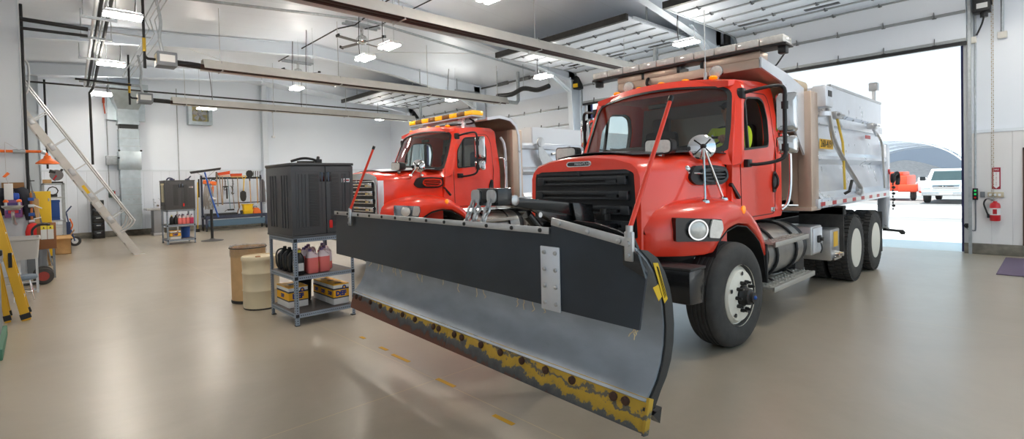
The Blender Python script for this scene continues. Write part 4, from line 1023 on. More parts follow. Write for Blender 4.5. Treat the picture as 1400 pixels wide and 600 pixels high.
MOLD = mat('worn_moldboard', (168, 175, 182), .38, .4, var=.14, scale=3.5, rvar=.12, stretch=(1, 1, 2.5), bump=.06, bscale=30)
FLAP = mat('rubber_deflector', (44, 52, 61), .38, var=.3, scale=1.8, rvar=.14, stretch=(1, 1, 1.4))
RUST = mat('rusty_bolt', (74, 48, 34), .8, var=.3, scale=40)
MARK = mat('marker_rod_red', (250, 66, 40), .4, emit=.0)
plow = thing('snow_plow', 'wide snow plow blade with black rubber flap and worn yellow edge raised before the truck', 'snow plow', (2.44, 3.25, .012), R(-3.44))
L = 1.83
def PB(name, mb, m, p=plow, **k): return mb.build(name, m, p, local=True, **k)
PR = [(.045, .56), (.085, .60), (.14, .66), (.185, .74), (.212, .83), (.222, .93), (.212, 1.04), (.185, 1.14), (.14, 1.23), (.075, 1.31), (.0, 1.37), (-.05, 1.395)]
rows = [[(x, y, z) for y in (-L, -L/3, L/3, L)] for x, z in PR]
mold = PB('moldboard', MB().sheet(rows, .012), MOLD, ang=60)
# raised top corner on the near end
crest = [(-1.27, 1.40), (-1.27, 1.475), (-1.4, 1.50), (-1.55, 1.492), (-1.7, 1.46), (-1.80, 1.42), (-1.83, 1.36)]
PB('top_corner', MB().prism(crest, 'x', .0, .02), GLOSSBLACK, mold)
# cutting edge in two lengths with bolts
for y0, y1 in ((-L, -.002), (.002, L)):
    ed = PB('cutting_edge', MB().prism([(0, .41), (.022, .405), (.075, .575), (.05, .585)], 'y', y0, y1, .003), edge_mat())
    bolts = [y0+.12, y0+.2]+[y0+.28+(y1-y0-.5)*k/6 for k in range(1, 6)]+[y1-.2, y1-.1]
    for y in bolts:
        PB('edge_bolt', MB().lathe([(.026, .004), (.024, -.012), (.012, -.02), (.001, -.021)], (.034, y, .535), 'x', 10), RUST, ed)
PB('edge_end', MB().prism([(-.01, .405), (.03, .40), (.085, .575), (.045, .59)], 'y', -L-.02, -L-.002, .003), edge_mat())
# end ribs and back frame
for y in (-L, L):
    a = [(x, z) for x, z in PR[:-1]]; b = [(x+.075, z+.0) for x, z in reversed(PR[1:-2])]
    rib = PB('end_rib', MB().prism([(.03, .52)]+a+[(.06, 1.36)]+b+[(.10, .52)], 'y', y-.014, y+.014), GLOSSBLACK)
for y in (-1.2, -.6, 0, .6, 1.2):
    a = [(x+.013, z) for x, z in PR[1:-1]]; b = [(x+.12, z) for x, z in reversed(PR[2:-2])]
    PB('back_rib', MB().prism(a+b, 'y', y-.012, y+.012), GLOSSBLACK)
PB('back_tube', MB().box(.24, .36, -1.5, 1.5, .56, .68, .01).box(.3, .4, -1.1, 1.1, .95, 1.05, .01), GLOSSBLACK)
PB('push_frame', MB().bar((.36, -.8, .6), (1.62, -.35, .56), .1, .12).bar((.36, .8, .6), (1.62, .35, .56), .1, .12).bar((.35, .5, .62), (1.3, -.2, .58), .06).bar((.38, 0, 1.0), (.36, 0, .6), .1), GLOSSBLACK)
PB('end_foot', MB().prism([(.06, .5), (.14, .52), (.12, .44)], 'y', -L-.03, -L+.02), GLOSSBLACK)
# rubber deflector, long and short piece
def flapx(z): return -.055-.012*math.sin((1.45-z)*3)
zs = [1.455, 1.34, 1.22, 1.1, .985]
PB('rubber_flap', MB().sheet([[(flapx(z), y, z-.0) for y in (-1.275, -.3, .8, 2.0)] for z in zs], .014), FLAP, ang=60)
sf = [(-1.285, 1.50), (-1.285, .975), (-1.875, .975), (-1.925, 1.27), (-1.865, 1.35), (-1.845, 1.40)]
PB('rubber_flap', MB().prism(sf, 'x', -.072, -.058), FLAP)
PB('flap_wedge', MB().prism([(-1.80, 1.40), (-1.80, 1.30), (-1.93, 1.245), (-1.89, 1.36)], 'x', -.09, -.073), GLOSSBLACK)
sb = PB('clamp_strip', MB().box(-.08, -.072, -1.27, 2.0, 1.418, 1.458, .002), ALU)
for k in range(13): PB('strip_bolt', MB().lathe([(.014, 0), (.012, -.008), (.005, -.011)], (-.08, -1.2+k*.258, 1.438), 'x', 10), DARKSTEEL, sb)
Mt = Matrix.Translation((0, -1.565, 1.455)) @ Matrix.Rotation(R(9.), 4, 'X')
s2_ = PB('clamp_strip', MB().box(-.092, -.074, -.275, .265, -.022, .022, .003).xform(Mt), ALU)
for k in range(3): PB('strip_bolt', MB().lathe([(.016, 0), (.014, -.01), (.005, -.013)], (-.092, -.22+k*.21, 0), 'x', 10).xform(Mt), ALU, s2_)
jp = PB('joint_plate', MB().box(-.084, -.074, -1.355, -1.2, .965, 1.345, .004), STAIN)
for k in range(4):
    for y in (-1.325, -1.235): PB('plate_bolt', MB().lathe([(.013, 0), (.012, -.009), (.006, -.012)], (-.084, y, 1.01+k*.1), 'x', 8), STEEL, jp)
# frayed cord hanging from the flap edge
fr = MB(); rnd = random.Random(3)
for y in [1.15, 1.0, .93, .72, .66, .6, .55, .3, .22, -.1, -.3, -.52, -.6, -.95, -1.02, -1.1, -1.2, -1.84, -1.86, -1.87]:
    a = [Vector((-.06, y, .985))]
    for k in range(4): a.append(a[-1]+Vector((rnd.uniform(-.006, .006), rnd.uniform(-.018, .018), -rnd.uniform(.006, .022))))
    fr.tube(a, .0026, 5, 2)
fr.build('frayed_fringe', mat('frayed_cord', (226, 206, 160), .8), plow, local=True)['kind'] = 'stuff'
# red marker rods on steel feet
for y, top in ((-1.84, (.26, -1.87, 2.16)), (1.56, (.06, 1.27, 2.11))):
    ft = PB('rod_foot', MB().box(-.1, -.076, y-.025, y+.025, 1.32, 1.47, .006).cyl((-.088, y, 1.44), (-.085, y, 1.5), .018, 12), STEEL)
    for z in (1.35, 1.41): PB('foot_bolt', MB().lathe([(.014, 0), (.012, -.01)], (-.1, y, z), 'x', 8), STEEL, ft)
    rd_ = PB('marker_rod', MB().cyl((-.085, y, 1.48), top, .0125, 12, .011), MARK)
    t0 = Vector(top); d = (t0-Vector((-.085, y, 1.48))).normalized()
    PB('rod_cap', MB().cyl(t0-d*.02, t0+d*.012, .014, 12), BLACK, rd_)
# yellow warning stickers on the near end
wl = PB('warning_sticker', MB().prism([(.105, 1.29), (.15, 1.285), (.235, 1.08), (.205, 1.06)], 'y', -L-.0165, -L-.0145), YELLOW)
PB('warning_sticker', MB().prism([(.10, 1.16), (.15, 1.17), (.18, 1.10), (.15, 1.08)], 'y', -L-.0165, -L-.0145), YELLOW)
rot = Matrix.Rotation(R(-66), 3, 'Y')
ln = MB()
for k in range(3):
    ln.bar((.135+k*.006, -L-.0175, 1.27-k*.004), (.205+k*.008, -L-.0175, 1.09+k*.004), .003, .001)
PB('sticker_print', ln, INK, wl)
# ================================================================ shelf units with cabinets, and what stands on them
CABGREY = mat('cabinet_grey', (78, 78, 80), .5, bump=.05, bscale=150)
CABTEX = line_mat('cabinet_texture', (66, 66, 68), .55, 2, .02, .006, .7, bump=.5)
ANGLE = mat('slotted_angle_grey', (148, 159, 172), .45, .2, var=.05, scale=20)
SLOT = mat('slot_dark', (36, 38, 44), .6)
DECK = line_mat('mesh_deck', (112, 104, 100), .6, 0, .02, .006, .6, bump=.6)
CAPP = mat('purple_cap', (108, 84, 128), .45)
PINK = mat('pink_washer_fluid', (246, 126, 120), .25, coat=.3)
PALEPINK = mat('clear_jug_plastic', (236, 214, 216), .3, coat=.3)
MAGENTA = mat('magenta_fluid', (236, 74, 120), .25, coat=.3)
BLACKJUG = mat('black_jug', (30, 31, 32), .35)
LABELY = mat('label_yellow', (232, 214, 60), .5); LABELB = mat('label_blue', (48, 104, 160), .5); LABELW = mat('label_white', (224, 224, 222), .5)
NAVY = mat('navy_print', (24, 50, 130), .5); DEFO = mat('def_yellow', (250, 184, 30), .5); CARTON = mat('carton_white', (228, 226, 222), .6); CARTONG = mat('carton_dark_band', (66, 66, 72), .6)

SX, SY = 2.41, 6.26
def shelf_unit(label):
    t = thing('shelf_unit', label, 'shelf', (SX+.405, SY+.435, 0))
    x0, x1, y0, y1 = SX, SX+.81, SY, SY+.87
    for x, sx in ((x0, 1), (x1, -1)):
        for y, sy in ((y0, 1), (y1, -1)):
            p = MB().box(min(x, x+sx*.045), max(x, x+sx*.045), min(y, y+sy*.003), max(y, y+sy*.003), 0, 1.1).box(min(x, x+sx*.003), max(x, x+sx*.003), min(y, y+sy*.045), max(y, y+sy*.045), 0, 1.1)
            post = p.build('post', ANGLE, t)
            sl = MB()
            for k in range(34):
                z = .025+k*.032
                for dx in ((.022,)):
                    sl.box(min(x+sx*.016, x+sx*.028), max(x+sx*.016, x+sx*.028), y-sy*.0008 if sy > 0 else y-.0002, y+.0002 if sy > 0 else y-sy*.0008, z, z+.015)
                    sl.box(x-.0008 if sx > 0 else x-.0002, x+.0002 if sx > 0 else x+.0008, min(y+sy*.016, y+sy*.028), max(y+sy*.016, y+sy*.028), z, z+.015)
            sl.build('slot_row', SLOT, post)['kind'] = 'stuff'
            MB().box(min(x-sx*.003, x+sx*.05), max(x-sx*.003, x+sx*.05), min(y-sy*.003, y+sy*.05), max(y-sy*.003, y+sy*.05), 0, .012).build('post_foot', BLACK, post)
    for z in (.155, .625, 1.1):
        fr = MB().box(x0, x1, y0-.002, y0+.001, z-.055, z).box(x0, x1, y1-.001, y1+.002, z-.055, z).box(x0-.002, x0+.001, y0, y1, z-.055, z).box(x1-.001, x1+.002, y0, y1, z-.055, z)
        sh = MB().box(x0+.002, x1-.002, y0+.002, y1-.002, z-.012, z-.002).build('shelf', DECK, t)
        fr.build('shelf_beam', ANGLE, sh)
        sl = MB()
        for k in range(26):
            x = x0+.06+k*.0272
            sl.box(x, x+.012, y0-.0028, y0-.0016, z-.034, z-.022)
        for k in range(28): sl.box(x0-.0028, x0-.0016, y0+.06+k*.0272, y0+.072+k*.0272, z-.034, z-.022)
        sl.build('beam_slot', SLOT, sh)['kind'] = 'stuff'
        for x, y in ((x0+.02, y0-.004), (x1-.02, y0-.004)): MB().box(x-.022, x+.022, y, y+.003, z-.05, z-.008).build('beam_clip', BLACK, sh)
    return t
def cabinet(label):
    z0, z1 = 1.101, 2.045
    x0, x1, y0, y1 = SX-.015, SX+.825, SY-.015, SY+.885
    t = thing('storage_cabinet', label, 'cabinet', (SX+.405, SY+.435, z0))
    MB().box(x0, x1, y0+.035, y1, z0, z1-.03, .01).build('body', CABGREY, t)
    MB().box(x0-.008, x1+.008, y0-.008, y1+.008, z1-.035, z1, .01).build('top', CABGREY, t)
    MB().box(x0-.004, x1+.004, y0+.0, y1+.004, z0, z0+.03, .008).build('plinth', CABGREY, t)
    xm = x0+(x1-x0)*.535
    # side grooves
    for g in (0, 1):
        gr = MB()
        for k in range(3):
            y = y0+.12+g*.4+k*.09
            gr.slab([(x0-.001, a, b) for a, b in roundpoly([(y, z0+.12), (y+.03, z0+.12), (y+.03, z1-.15), (y, z1-.15)], .014, 3)], (-.012, 0, 0))
        gr.build('side_groove', CABGREY, t)
    for a, b, hx in ((x0, xm-.003, 1), (xm+.003, x1, -1)):
        d = MB().box(a, b, y0, y0+.033, z0+.034, z1-.04, .008).build('door', CABGREY, t)
        m_ = (a+b)/2
        bead = roundpoly([(a+.055, z0+.11), (b-.045, z0+.11), (b-.045, z1-.11), (a+.055, z1-.11)], .01, 2)
        bi = [(m_+(x-m_)*.965, (z0+z1)/2+(z-(z0+z1)/2)*.985) for x, z in bead]
        MB().ring([(x, y0-.006, z) for x, z in bead], [(x, y0-.006, z) for x, z in bi], (0, .007, 0)).build('door_bead', CABGREY, d)
        w = b-a
        px_ = a+w*(.5 if hx == 1 else .17)
        MB().box(px_, px_+w*.3, y0-.004, y0+.002, z0+.14, z1-.14, .003).build('door_texture', CABTEX, d)
        rb = MB()
        for k in range(3 if hx == 1 else 2):
            x = a+w*(.2 if hx == 1 else .58)+k*w*.1
            rb.slab([(q, y0-.001, z) for q, z in roundpoly([(x, z0+.14), (x+.018, z0+.14), (x+.018, z1-.14), (x, z1-.14)], .008, 2)], (0, -.009, 0))
        rb.build('door_rib', CABGREY, d)
        hx0 = (b-.075) if hx == 1 else a+.008
        hd = MB().box(hx0, hx0+.065, y0-.004, y0+.004, z1-.24, z1-.115, .003).build('door_handle', GLOSSBLACK, d)
        MB().box(hx0+.025, hx0+.035, y0-.007, y0-.003, z1-.235, z1-.12).build('handle_bar', mat('handle_blue_grey', (84, 98, 122), .4), hd)
        if hx == -1:
            MB().box(a+.03, a+.075, y0-.012, y0+.0, z0+.1, z0+.2, .006).build('red_latch', mat('latch_red', (226, 34, 26), .4), d)
            pl = MB().box(b-.17, b-.055, y0-.0085, y0-.0055, z1-.255, z1-.205, .001).build('name_plate', WHITEPAINT, d)
            lg = MB().prism([(b-.158, z1-.222), (b-.15, z1-.222), (b-.148, z1-.238), (b-.138, z1-.238), (b-.134, z1-.22), (b-.128, z1-.22), (b-.136, z1-.244), (b-.154, z1-.244)], 'y', y0-.0095, y0-.0085)
            lg.box(b-.126, b-.066, y0-.0095, y0-.0085, z1-.238, z1-.22)
            lg.build('plate_print', REDINK, pl)
    return t
shelfA = shelf_unit('grey slotted-angle shelf unit beside the barrels, under the larger-looking dark cabinet')
cabnA = cabinet('dark grey plastic cabinet near the plow, two ribbed doors with red latch')
hs = MB().tube([(2.5, 6.5, 2.075), (2.62, 6.42, 2.11), (2.74, 6.4, 2.10), (2.82, 6.43, 2.07), (2.78, 6.5, 2.065), (2.6, 6.55, 2.065)], .016, 8, 5)
tag(hs.build('rubber_hose', HOSE), 'short black rubber hose lying on top of the cabinet near the plow', 'hose')
tag(MB().box(2.78, 2.86, 6.36, 6.44, 2.046, 2.1, .01).cyl((2.82, 6.4, 2.1), (2.83, 6.41, 2.13), .02, 10).build('hose_coupling', BLACK), 'small black coupling on the cabinet near the plow beside the hose', 'fitting')

def jug(x, y, z, rz, m, name, label, group, fill=None, capm=None, lab=None, s=1.):
    """gallon jug with a moulded handle"""
    t = thing(name, label, 'jug', (x, y, z), 0, group)
    M = Matrix.Translation((x, y, z)) @ Matrix.Rotation(rz, 4, 'Z') @ Matrix.Scale(s, 4)
    def rr(w, d, z_, ox=0): return [(ox+a, b, z_) for a, b in roundpoly([(-w, -d), (w, -d), (w, d), (-w, d)], .03, 3)]
    top = [rr(.073, .058, .19), rr(.068, .052, .215, .002), rr(.05, .038, .25, .012), rr(.024, .022, .275, .02), rr(.02, .02, .29, .02)]
    low = [rr(.066, .05, 0), rr(.073, .058, .012), rr(.073, .058, .19)]
    b = MB().loft(low+top[1:]).xform(M).build('jug_body', m, t)
    if fill is not None:
        pass
    MB().tube([(-.0, 0, .28), (-.062, 0, .27), (-.095, 0, .22), (-.1, 0, .12), (-.085, 0, .05), (-.06, 0, .03)] if name == 'oil_jug' else [(-.03, 0, .262), (-.062, 0, .25), (-.078, 0, .21), (-.07, 0, .16)], .011, 8, 4).xform(M).build('jug_handle', m, t)
    MB().lathe([(.023, .28), (.023, .308), (.018, .312)], (.02, 0, 0), 'z', 16).xform(M).build('cap', capm or CAPP, t)
    if lab:
        MB().box(.0735, .075, -.035, .035, .05, .15).xform(M).build('label_back', lab[0], t)
        MB().box(-.045, .045, -.0595, -.058, .05, .16).xform(M).build('label_front', lab[0], t)
        MB().box(-.04, .04, -.0605, -.0595, .06, .1).xform(M).build('label_band', lab[1], t)
    return t
def clear_jug(x, y, z, rz, m, label, group, level=.19):
    """see-through jug: coloured to the fill level, pale above"""
    t = jug(x, y, z, rz, PALEPINK, 'fluid_jug', label, group)
    M = Matrix.Translation((x, y, z)) @ Matrix.Rotation(rz, 4, 'Z')
    def rr(w, d, z_): return [(a, b, z_) for a, b in roundpoly([(-w, -d), (w, -d), (w, d), (-w, d)], .03, 3)]
    MB().loft([rr(.0665, .0505, -.0), rr(.0738, .0588, .012), rr(.0738, .0588, level)]).xform(M).build('fluid', m, t)
    MB().box(-.0745, -.0735, -.04, .04, .05, .14).xform(M).build('side_label', LABELY, t); MB().box(-.0755, -.0745, -.03, .03, .05, .09).xform(M).build('side_print', LABELB, t)
    return t
ZT_ = .626
G1 = 'black oil jugs on the shelf near the plow'
for i, (y, lb) in enumerate(((7.0, 'black oil jug rearmost in the handles-out row on the shelf near the plow'), (6.83, 'black oil jug second from the back in the row on the shelf near the plow'), (6.66, 'black oil jug third from the back in the row on the shelf near the plow'))):
    jug(2.55, y, ZT_, 0., BLACKJUG, 'oil_jug', lb, G1, capm=BLACK)
jug(2.52, 6.40, ZT_, -PI/2, BLACKJUG, 'oil_jug', 'black oil jug with yellow and white label behind the corner post near the plow', G1, capm=LABELY, lab=(LABELW, LABELY))
G2 = 'pink washer fluid jugs on the shelf near the plow'
clear_jug(2.685, 6.38, ZT_, PI, PINK, 'full pink fluid jug at the shelf front, next to the labelled black jug', G2, .2)
clear_jug(2.85, 6.40, ZT_, PI, PINK, 'full pink fluid jug at the shelf front, second from the labelled black jug', G2, .2)
clear_jug(2.965, 6.58, ZT_, PI, PINK, 'pale jug only a third full of pink fluid behind the front pair near the plow', G2, .1)
clear_jug(3.09, 6.92, ZT_, PI, MAGENTA, 'bright magenta fluid jug standing alone towards the back of the shelf near the plow', G2, .21)
for x, y, lb in ((2.70, 6.62, 'pink fluid jug in the second row right behind the front jugs near the plow'), (2.80, 6.78, 'pink fluid jug in the third row on the shelf near the plow'), (2.70, 6.94, 'pink fluid jug in the last row behind the black jugs near the plow'), (2.90, 6.95, 'pink fluid jug in the last row beside the magenta jug near the plow')):
    clear_jug(x, y, ZT_, PI, PINK, lb, G2, .2)

def carton(x, y, z, w, d, h, label, group, rz=0):
    t = thing('fluid_carton', label, 'carton', (x, y, z), rz, group)
    def B_(name, mb, m, p=None): return mb.build(name, m, p or t, local=True)
    bx = B_('box', MB().box(-w/2, w/2, -d/2, d/2, 0, h, .003), CARTON)
    e = .0012
    B_('colour_band', MB().box(-w/2-e, w/2+e, -d/2-e, d/2+e, h*.36, h*.72), DEFO, bx)
    B_('dark_band', MB().box(-w/2-e, w/2+e, -d/2-e, d/2+e, h*.72, h*.8).box(-w/2-e, w/2+e, -d/2-e, d/2+e, h*.30, h*.36), CARTONG, bx)
    B_('lid', MB().box(-w/2-e, w/2+e, -d/2-e, d/2+e, h-.012, h+e), DEFO, bx)
    B_('carry_slot', MB().box(-w*.2, w*.2, -d*.12, d*.12, h+e, h+e*2), CARTONG, bx)
    tx = text_obj('carton_lettering', 'DEF', h*.32, (0, 0, 0), Matrix.Identity(3), NAVY, None, .0006, bold=.006)
    tx.data.transform(Matrix.Translation((-w*.02, -d/2-e-.0012, h*.53)) @ SOUTH.to_4x4()); attach(tx, bx)
    t2 = text_obj('carton_lettering', 'DEF', h*.24, (0, 0, 0), Matrix.Identity(3), NAVY, None, .0006, bold=.004)
    t2.data.transform(Matrix.Translation((-w/2-e-.0012, 0, h*.53)) @ WEST.to_4x4()); attach(t2, bx)
    B_('round_emblem', MB().lathe([(h*.11, 0), (h*.11, -.001)], (w*.2, -d/2-e, h*.82), 'y', 20), NAVY, bx)
    B_('emblem_star', MB().lathe([(h*.055, 0), (h*.055, -.001)], (w*.2, -d/2-e-.001, h*.82), 'y', 6), DEFO, bx)
    return t
G3 = 'yellow and white fluid cartons on the bottom shelf near the plow'
cA = carton(2.59, 6.83, .157, .26, .42, .27, 'yellow and white DEF carton behind the corner post on the lowest shelf near the plow', G3)
for i, (y, lb) in enumerate(((6.46, 'front DEF carton of the three lined up on the lowest shelf near the plow'), (6.68, 'middle DEF carton of the three lined up on the lowest shelf near the plow'), (6.9, 'rearmost DEF carton of the three lined up on the lowest shelf near the plow'))):
    carton(3.07, y, .157, .22, .205, .27, lb, G3)
tag(MB().lathe([(.10, .157), (.12, .43), (.128, .44), (.12, .445), (.11, .17), (.001, .165)], (2.79, 6.97, 0), 'z', 28).build('bucket', BLACK), 'black plastic bucket at the back of the lowest shelf near the plow', 'bucket')

# drums behind the shelf
t = thing('plastic_drum', 'cream plastic drum standing beside the grey shelf unit', 'drum', (2.47, 7.71, 0))
CREAM = mat('cream_plastic', (226, 210, 176), .45, var=.05, scale=3)
MB().lathe([(.225, 0), (.245, .012), (.25, .06), (.248, .25), (.253, .26), (.253, .275), (.248, .285), (.25, .5), (.256, .51), (.256, .525), (.25, .535), (.25, .68), (.262, .7), (.262, .74), (.25, .755), (.235, .757), (.23, .74), (.001, .74)], t.location, 'z', 48).build('drum_body', CREAM, t)
MB().lathe([(.245, 0), (.25, .012), (.246, .02)], t.location, 'z', 48).build('base_ring', DARKSTEEL, t)
MB().cyl((2.4, 7.6, .74), (2.4, 7.6, .762), .035, 16).build('bung', mat('bung_brown', (176, 120, 70), .5), t)
t = thing('fiber_drum', 'tan fiber drum with a clear bag liner behind the cream drum', 'drum', (2.47, 8.27, 0))
MB().lathe([(.25, .0), (.255, .02), (.25, .04), (.25, .84), (.243, .84), (.243, .05), (.001, .045)], t.location, 'z', 48).build('drum_body', mat('fiber_tan', (208, 170, 122), .8, var=.1, scale=5), t)
MB().lathe([(.256, 0), (.26, .02), (.256, .045)], t.location, 'z', 48).build('base_ring', DARKSTEEL, t)
rnd = random.Random(5); rings = []
for z, r in ((.70, .256), (.76, .262), (.81, .258), (.85, .262), (.865, .25), (.84, .238), (.7, .236)):
    rings.append([(2.47+math.cos(2*PI*k/48)*(r+.006*math.sin(k*2.1+z*9)), 8.27+math.sin(2*PI*k/48)*(r+.006*math.sin(k*2.1+z*9)), z+.006*math.sin(k*1.3)) for k in range(48)])
MB().loft(rings, cap=False).build('bag_liner', glass_mat('clear_film', (.93, .93, .93), .12, .15), t)
MB().tube([(2.47+math.cos(2*PI*k/40)*.268, 8.27+math.sin(2*PI*k/40)*.268, .835) for k in range(41)], .008, 6, cap=False).build('elastic_cord', BLACK, t)

# the same cabinet on the same shelf unit far down the hall
FX, FY = 3.13-SX, 18.56-SY
o = dup(shelfA, shelfA.location+Vector((FX, FY, 0)), 0, 'grey slotted-angle shelf unit in front of the tool rack, carrying jugs and a carton')
c2 = dup(cabnA, cabnA.location+Vector((FX, FY, .0)), 0, 'dark grey plastic cabinet on the far shelf unit near the tool rack')
G4 = 'jugs on the far shelf unit'
for i in range(2): jug(3.3+i*.115, 18.75, ZT_, -PI/2, BLACKJUG, 'oil_jug', ('black oil jug at the outer end of the far shelf row', 'black oil jug next to the pink jugs on the far shelf')[i], G4, capm=BLACK if i else LABELY, s=.95)
for i in range(4): clear_jug(3.52+i*.115, 18.75, ZT_, -PI/2, (PINK, PINK, PINK, MAGENTA)[i], ('pink fluid jug touching the black jugs on the far shelf', 'pink fluid jug second from the black jugs on the far shelf', 'pink fluid jug third from the black jugs on the far shelf', 'magenta jug ending the row on the far shelf')[i], G4, .2)
for i in range(3): clear_jug(3.5+i*.16, 19.05, ZT_, -PI/2, PINK, ('pink jug in the back row of the far shelf, closest to the black jugs', 'pink jug in the middle of the back row of the far shelf', 'pink jug ending the back row of the far shelf')[i], G4, .2)
carton(3.38, 18.78, .157, .3, .24, .27, 'single yellow and white DEF carton on the lowest tier of the far shelf unit', None)
tag(MB().lathe([(.12, .157), (.14, .5), (.148, .505), (.135, .5), (.12, .17), (.001, .165)], (3.75, 19.1, 0), 'z', 24).build('bin', BLUE), 'blue plastic bin at the back of the lowest tier of the far shelf', 'bin')
tag(MB().tube([(3.2, 18.75, 2.06), (3.25, 18.7, 2.12), (3.35, 18.72, 2.1), (3.38, 18.75, 2.06)], .022, 8, 4).box(3.28, 3.42, 18.68, 18.78, 2.046, 2.09, .01).build('strap_buckle', mat('blue_grey_plastic', (58, 66, 96), .5)), 'dark blue strap buckle on the outer end of the far cabinet top', 'strap')
tag(MB().tube([(3.72, 18.75, 2.06), (3.8, 18.7, 2.09), (3.86, 18.7, 2.15), (3.88, 18.72, 2.17)], .02, 8, 4).box(3.72, 3.84, 18.66, 18.78, 2.046, 2.08, .01).build('strap_buckle', mat('blue_grey_plastic', (58, 66, 96), .5)), 'dark blue strap buckle on the far cabinet top towards the tool rack', 'strap')
tag(MB().box(3.105, 3.112, 18.7, 19.2, 1.35, 1.95).build('paper_notice', mat('notice_paper', (226, 214, 176), .7)), 'cream paper notice stuck to the side of the far cabinet', 'notice')
# ================================================================ along the far wall
WOOD = mat('wood_handle', (206, 160, 100), .55, var=.12, scale=14, stretch=(6, 6, .6)); GREYWOOD = mat('weathered_handle', (172, 146, 120), .6, var=.12, scale=14)
BRISTLE = mat('orange_bristles', (222, 84, 40), .8, bump=.5, bscale=120); RACKP = mat('rack_paint_navy', (52, 60, 82), .45)
# ---- broom stand: post on a cone base with a big squeegee broom through its clamp
t = thing('floor_stand', 'black post on a conical floor base in front of the tool rack', 'stand', (4.47, 18.75, 0))
MB().lathe([(.34, 0), (.34, .015), (.1, .05), (.05, .08), (.001, .09)], t.location, 'z', 32).build('base', mat('cast_grey', (98, 96, 96), .6, .4), t)
MB().cyl((4.47, 18.75, .06), (4.47, 18.75, 1.05), .045, 16).build('post', BLACK, t)
MB().cyl((4.47, 18.75, 1.05), (4.47, 18.75, 1.25), .025, 12).build('inner_post', STEEL, t)
MB().cyl((4.41, 18.72, 1.42), (4.6, 18.72, 1.38), .075, 16).ball((4.5, 18.74, 1.35), .085, 14).build('clamp', STEEL, t)
t = thing('wide_broom', 'wide black floor squeegee on a blue shaft held upright by the floor stand', 'squeegee', (4.47, 18.68, 1.0))
MB().tube([(4.66, 18.66, .78), (4.47, 18.66, 1.45), (4.29, 18.66, 2.3)], .026, 10).build('shaft', mat('blue_shaft', (44, 96, 186), .4), t)
MB().bar((3.86, 18.62, 2.27), (4.76, 18.62, 2.40), .06, .05, .01).bar((3.84, 18.62, 2.30), (4.78, 18.62, 2.43), .02, .04).build('head', DARKSTEEL, t)
MB().bar((4.33, 18.65, 2.1), (4.05, 18.62, 2.28), .018).bar((4.33, 18.65, 2.1), (4.6, 18.62, 2.36), .018).build('brace', STEEL, t)
# ---- tool rack on casters
RX0, RX1, RY = 5.18, 7.62, 23.0
rk = thing('tool_rack', 'low navy rolling tool rack with a rear rail standing before the far wall', 'rack', (6.4, RY, 0))
MB().box(RX0, RX1, RY-.35, RY+.35, .5, .56, .01).box(RX0, RX1, RY-.36, RY-.33, .56, .64).box(RX0, RX1, RY+.33, RY+.36, .56, .64).build('deck', RACKP, rk)
MB().box(RX0+.1, RX1-.1, RY-.3, RY+.3, .2, .24).box(RX0+.1, RX1-.1, RY-.31, RY-.29, .24, .46).build('lower_tray', mat('tray_blue_steel', (92, 118, 140), .5, .3), rk)
for x in (RX0+.04, RX1-.04):
    MB().box(x-.035, x+.035, RY-.34, RY-.28, .16, .56).build('leg', RACKP, rk); MB().box(x-.035, x+.035, RY+.28, RY+.34, .16, 2.3).build('leg', RACKP, rk)
    for y in (RY-.3, RY+.3):
        MB().cyl((x-.02, y, .075), (x+.02, y, .075), .075, 18).box(x-.03, x+.03, y-.02, y+.02, .13, .17).build('caster', BLACK, rk)
MB().box(RX0, RX1, RY+.27, RY+.33, 2.14, 2.22).build('top_rail', BLACK, rk)
MB().box(RX0, RX1, RY+.28, RY+.31, 1.09, 1.13).build('lower_rail', RACKP, rk)
MB().box(5.25, 6.42, RY-.3, RY+.2, .566, .72, .01).box(5.3, 5.9, RY-.32, RY-.3, .6, .7).build('grate_tray', BLACK, rk)
yr = RY+.2   # tools hang in front of the rail
def tool(name, label, cat, parts, grp=None):
    p0 = parts[0][3] if len(parts[0]) > 3 else None
    t = thing(name, label, cat, (parts[0][2][0], yr, .6), 0, grp)
    for n, m, _, mb in [(a[0], a[1], a[2], a[3]) for a in parts]: mb.build(n, m, t)
    return t
def handle(x0, z0, x1, z1, r=.018, y=yr): return MB().cyl((x0, y, z0), (x1, y-.0, z1), r, 10)
tool('push_broom', 'orange bristle push broom hung head up at the rack, higher of the two', 'broom', [('shaft', GREYWOOD, (5.93,), handle(5.98, 1.05, 6.0, 2.26)), ('head', WOOD, (6,), MB().box(5.86, 6.28, yr-.05, yr+.03, 2.24, 2.29).xform(Matrix.Identity(4))), ('bristles', BRISTLE, (6,), MB().loft([[(5.84, yr-.05, 2.295), (6.28, yr-.05, 2.33), (6.28, yr+.03, 2.33), (5.84, yr+.03, 2.295)], [(5.82, yr-.07, 2.40), (6.29, yr-.07, 2.48), (6.29, yr+.05, 2.48), (5.82, yr+.05, 2.40)]]))])
tool('push_broom', 'orange bristle push broom hung head up at the rack beside the shovel', 'broom', [('shaft', GREYWOOD, (6.59,), handle(6.6, .9, 6.6, 2.2)), ('head', WOOD, (6.6,), MB().box(6.33, 6.76, yr-.05, yr+.03, 2.2, 2.25)), ('bristles', BRISTLE, (6.6,), MB().loft([[(6.32, yr-.05, 2.255), (6.76, yr-.05, 2.255), (6.76, yr+.03, 2.255), (6.32, yr+.03, 2.255)], [(6.31, yr-.07, 2.36), (6.77, yr-.07, 2.37), (6.77, yr+.05, 2.37), (6.31, yr+.05, 2.36)]]))])
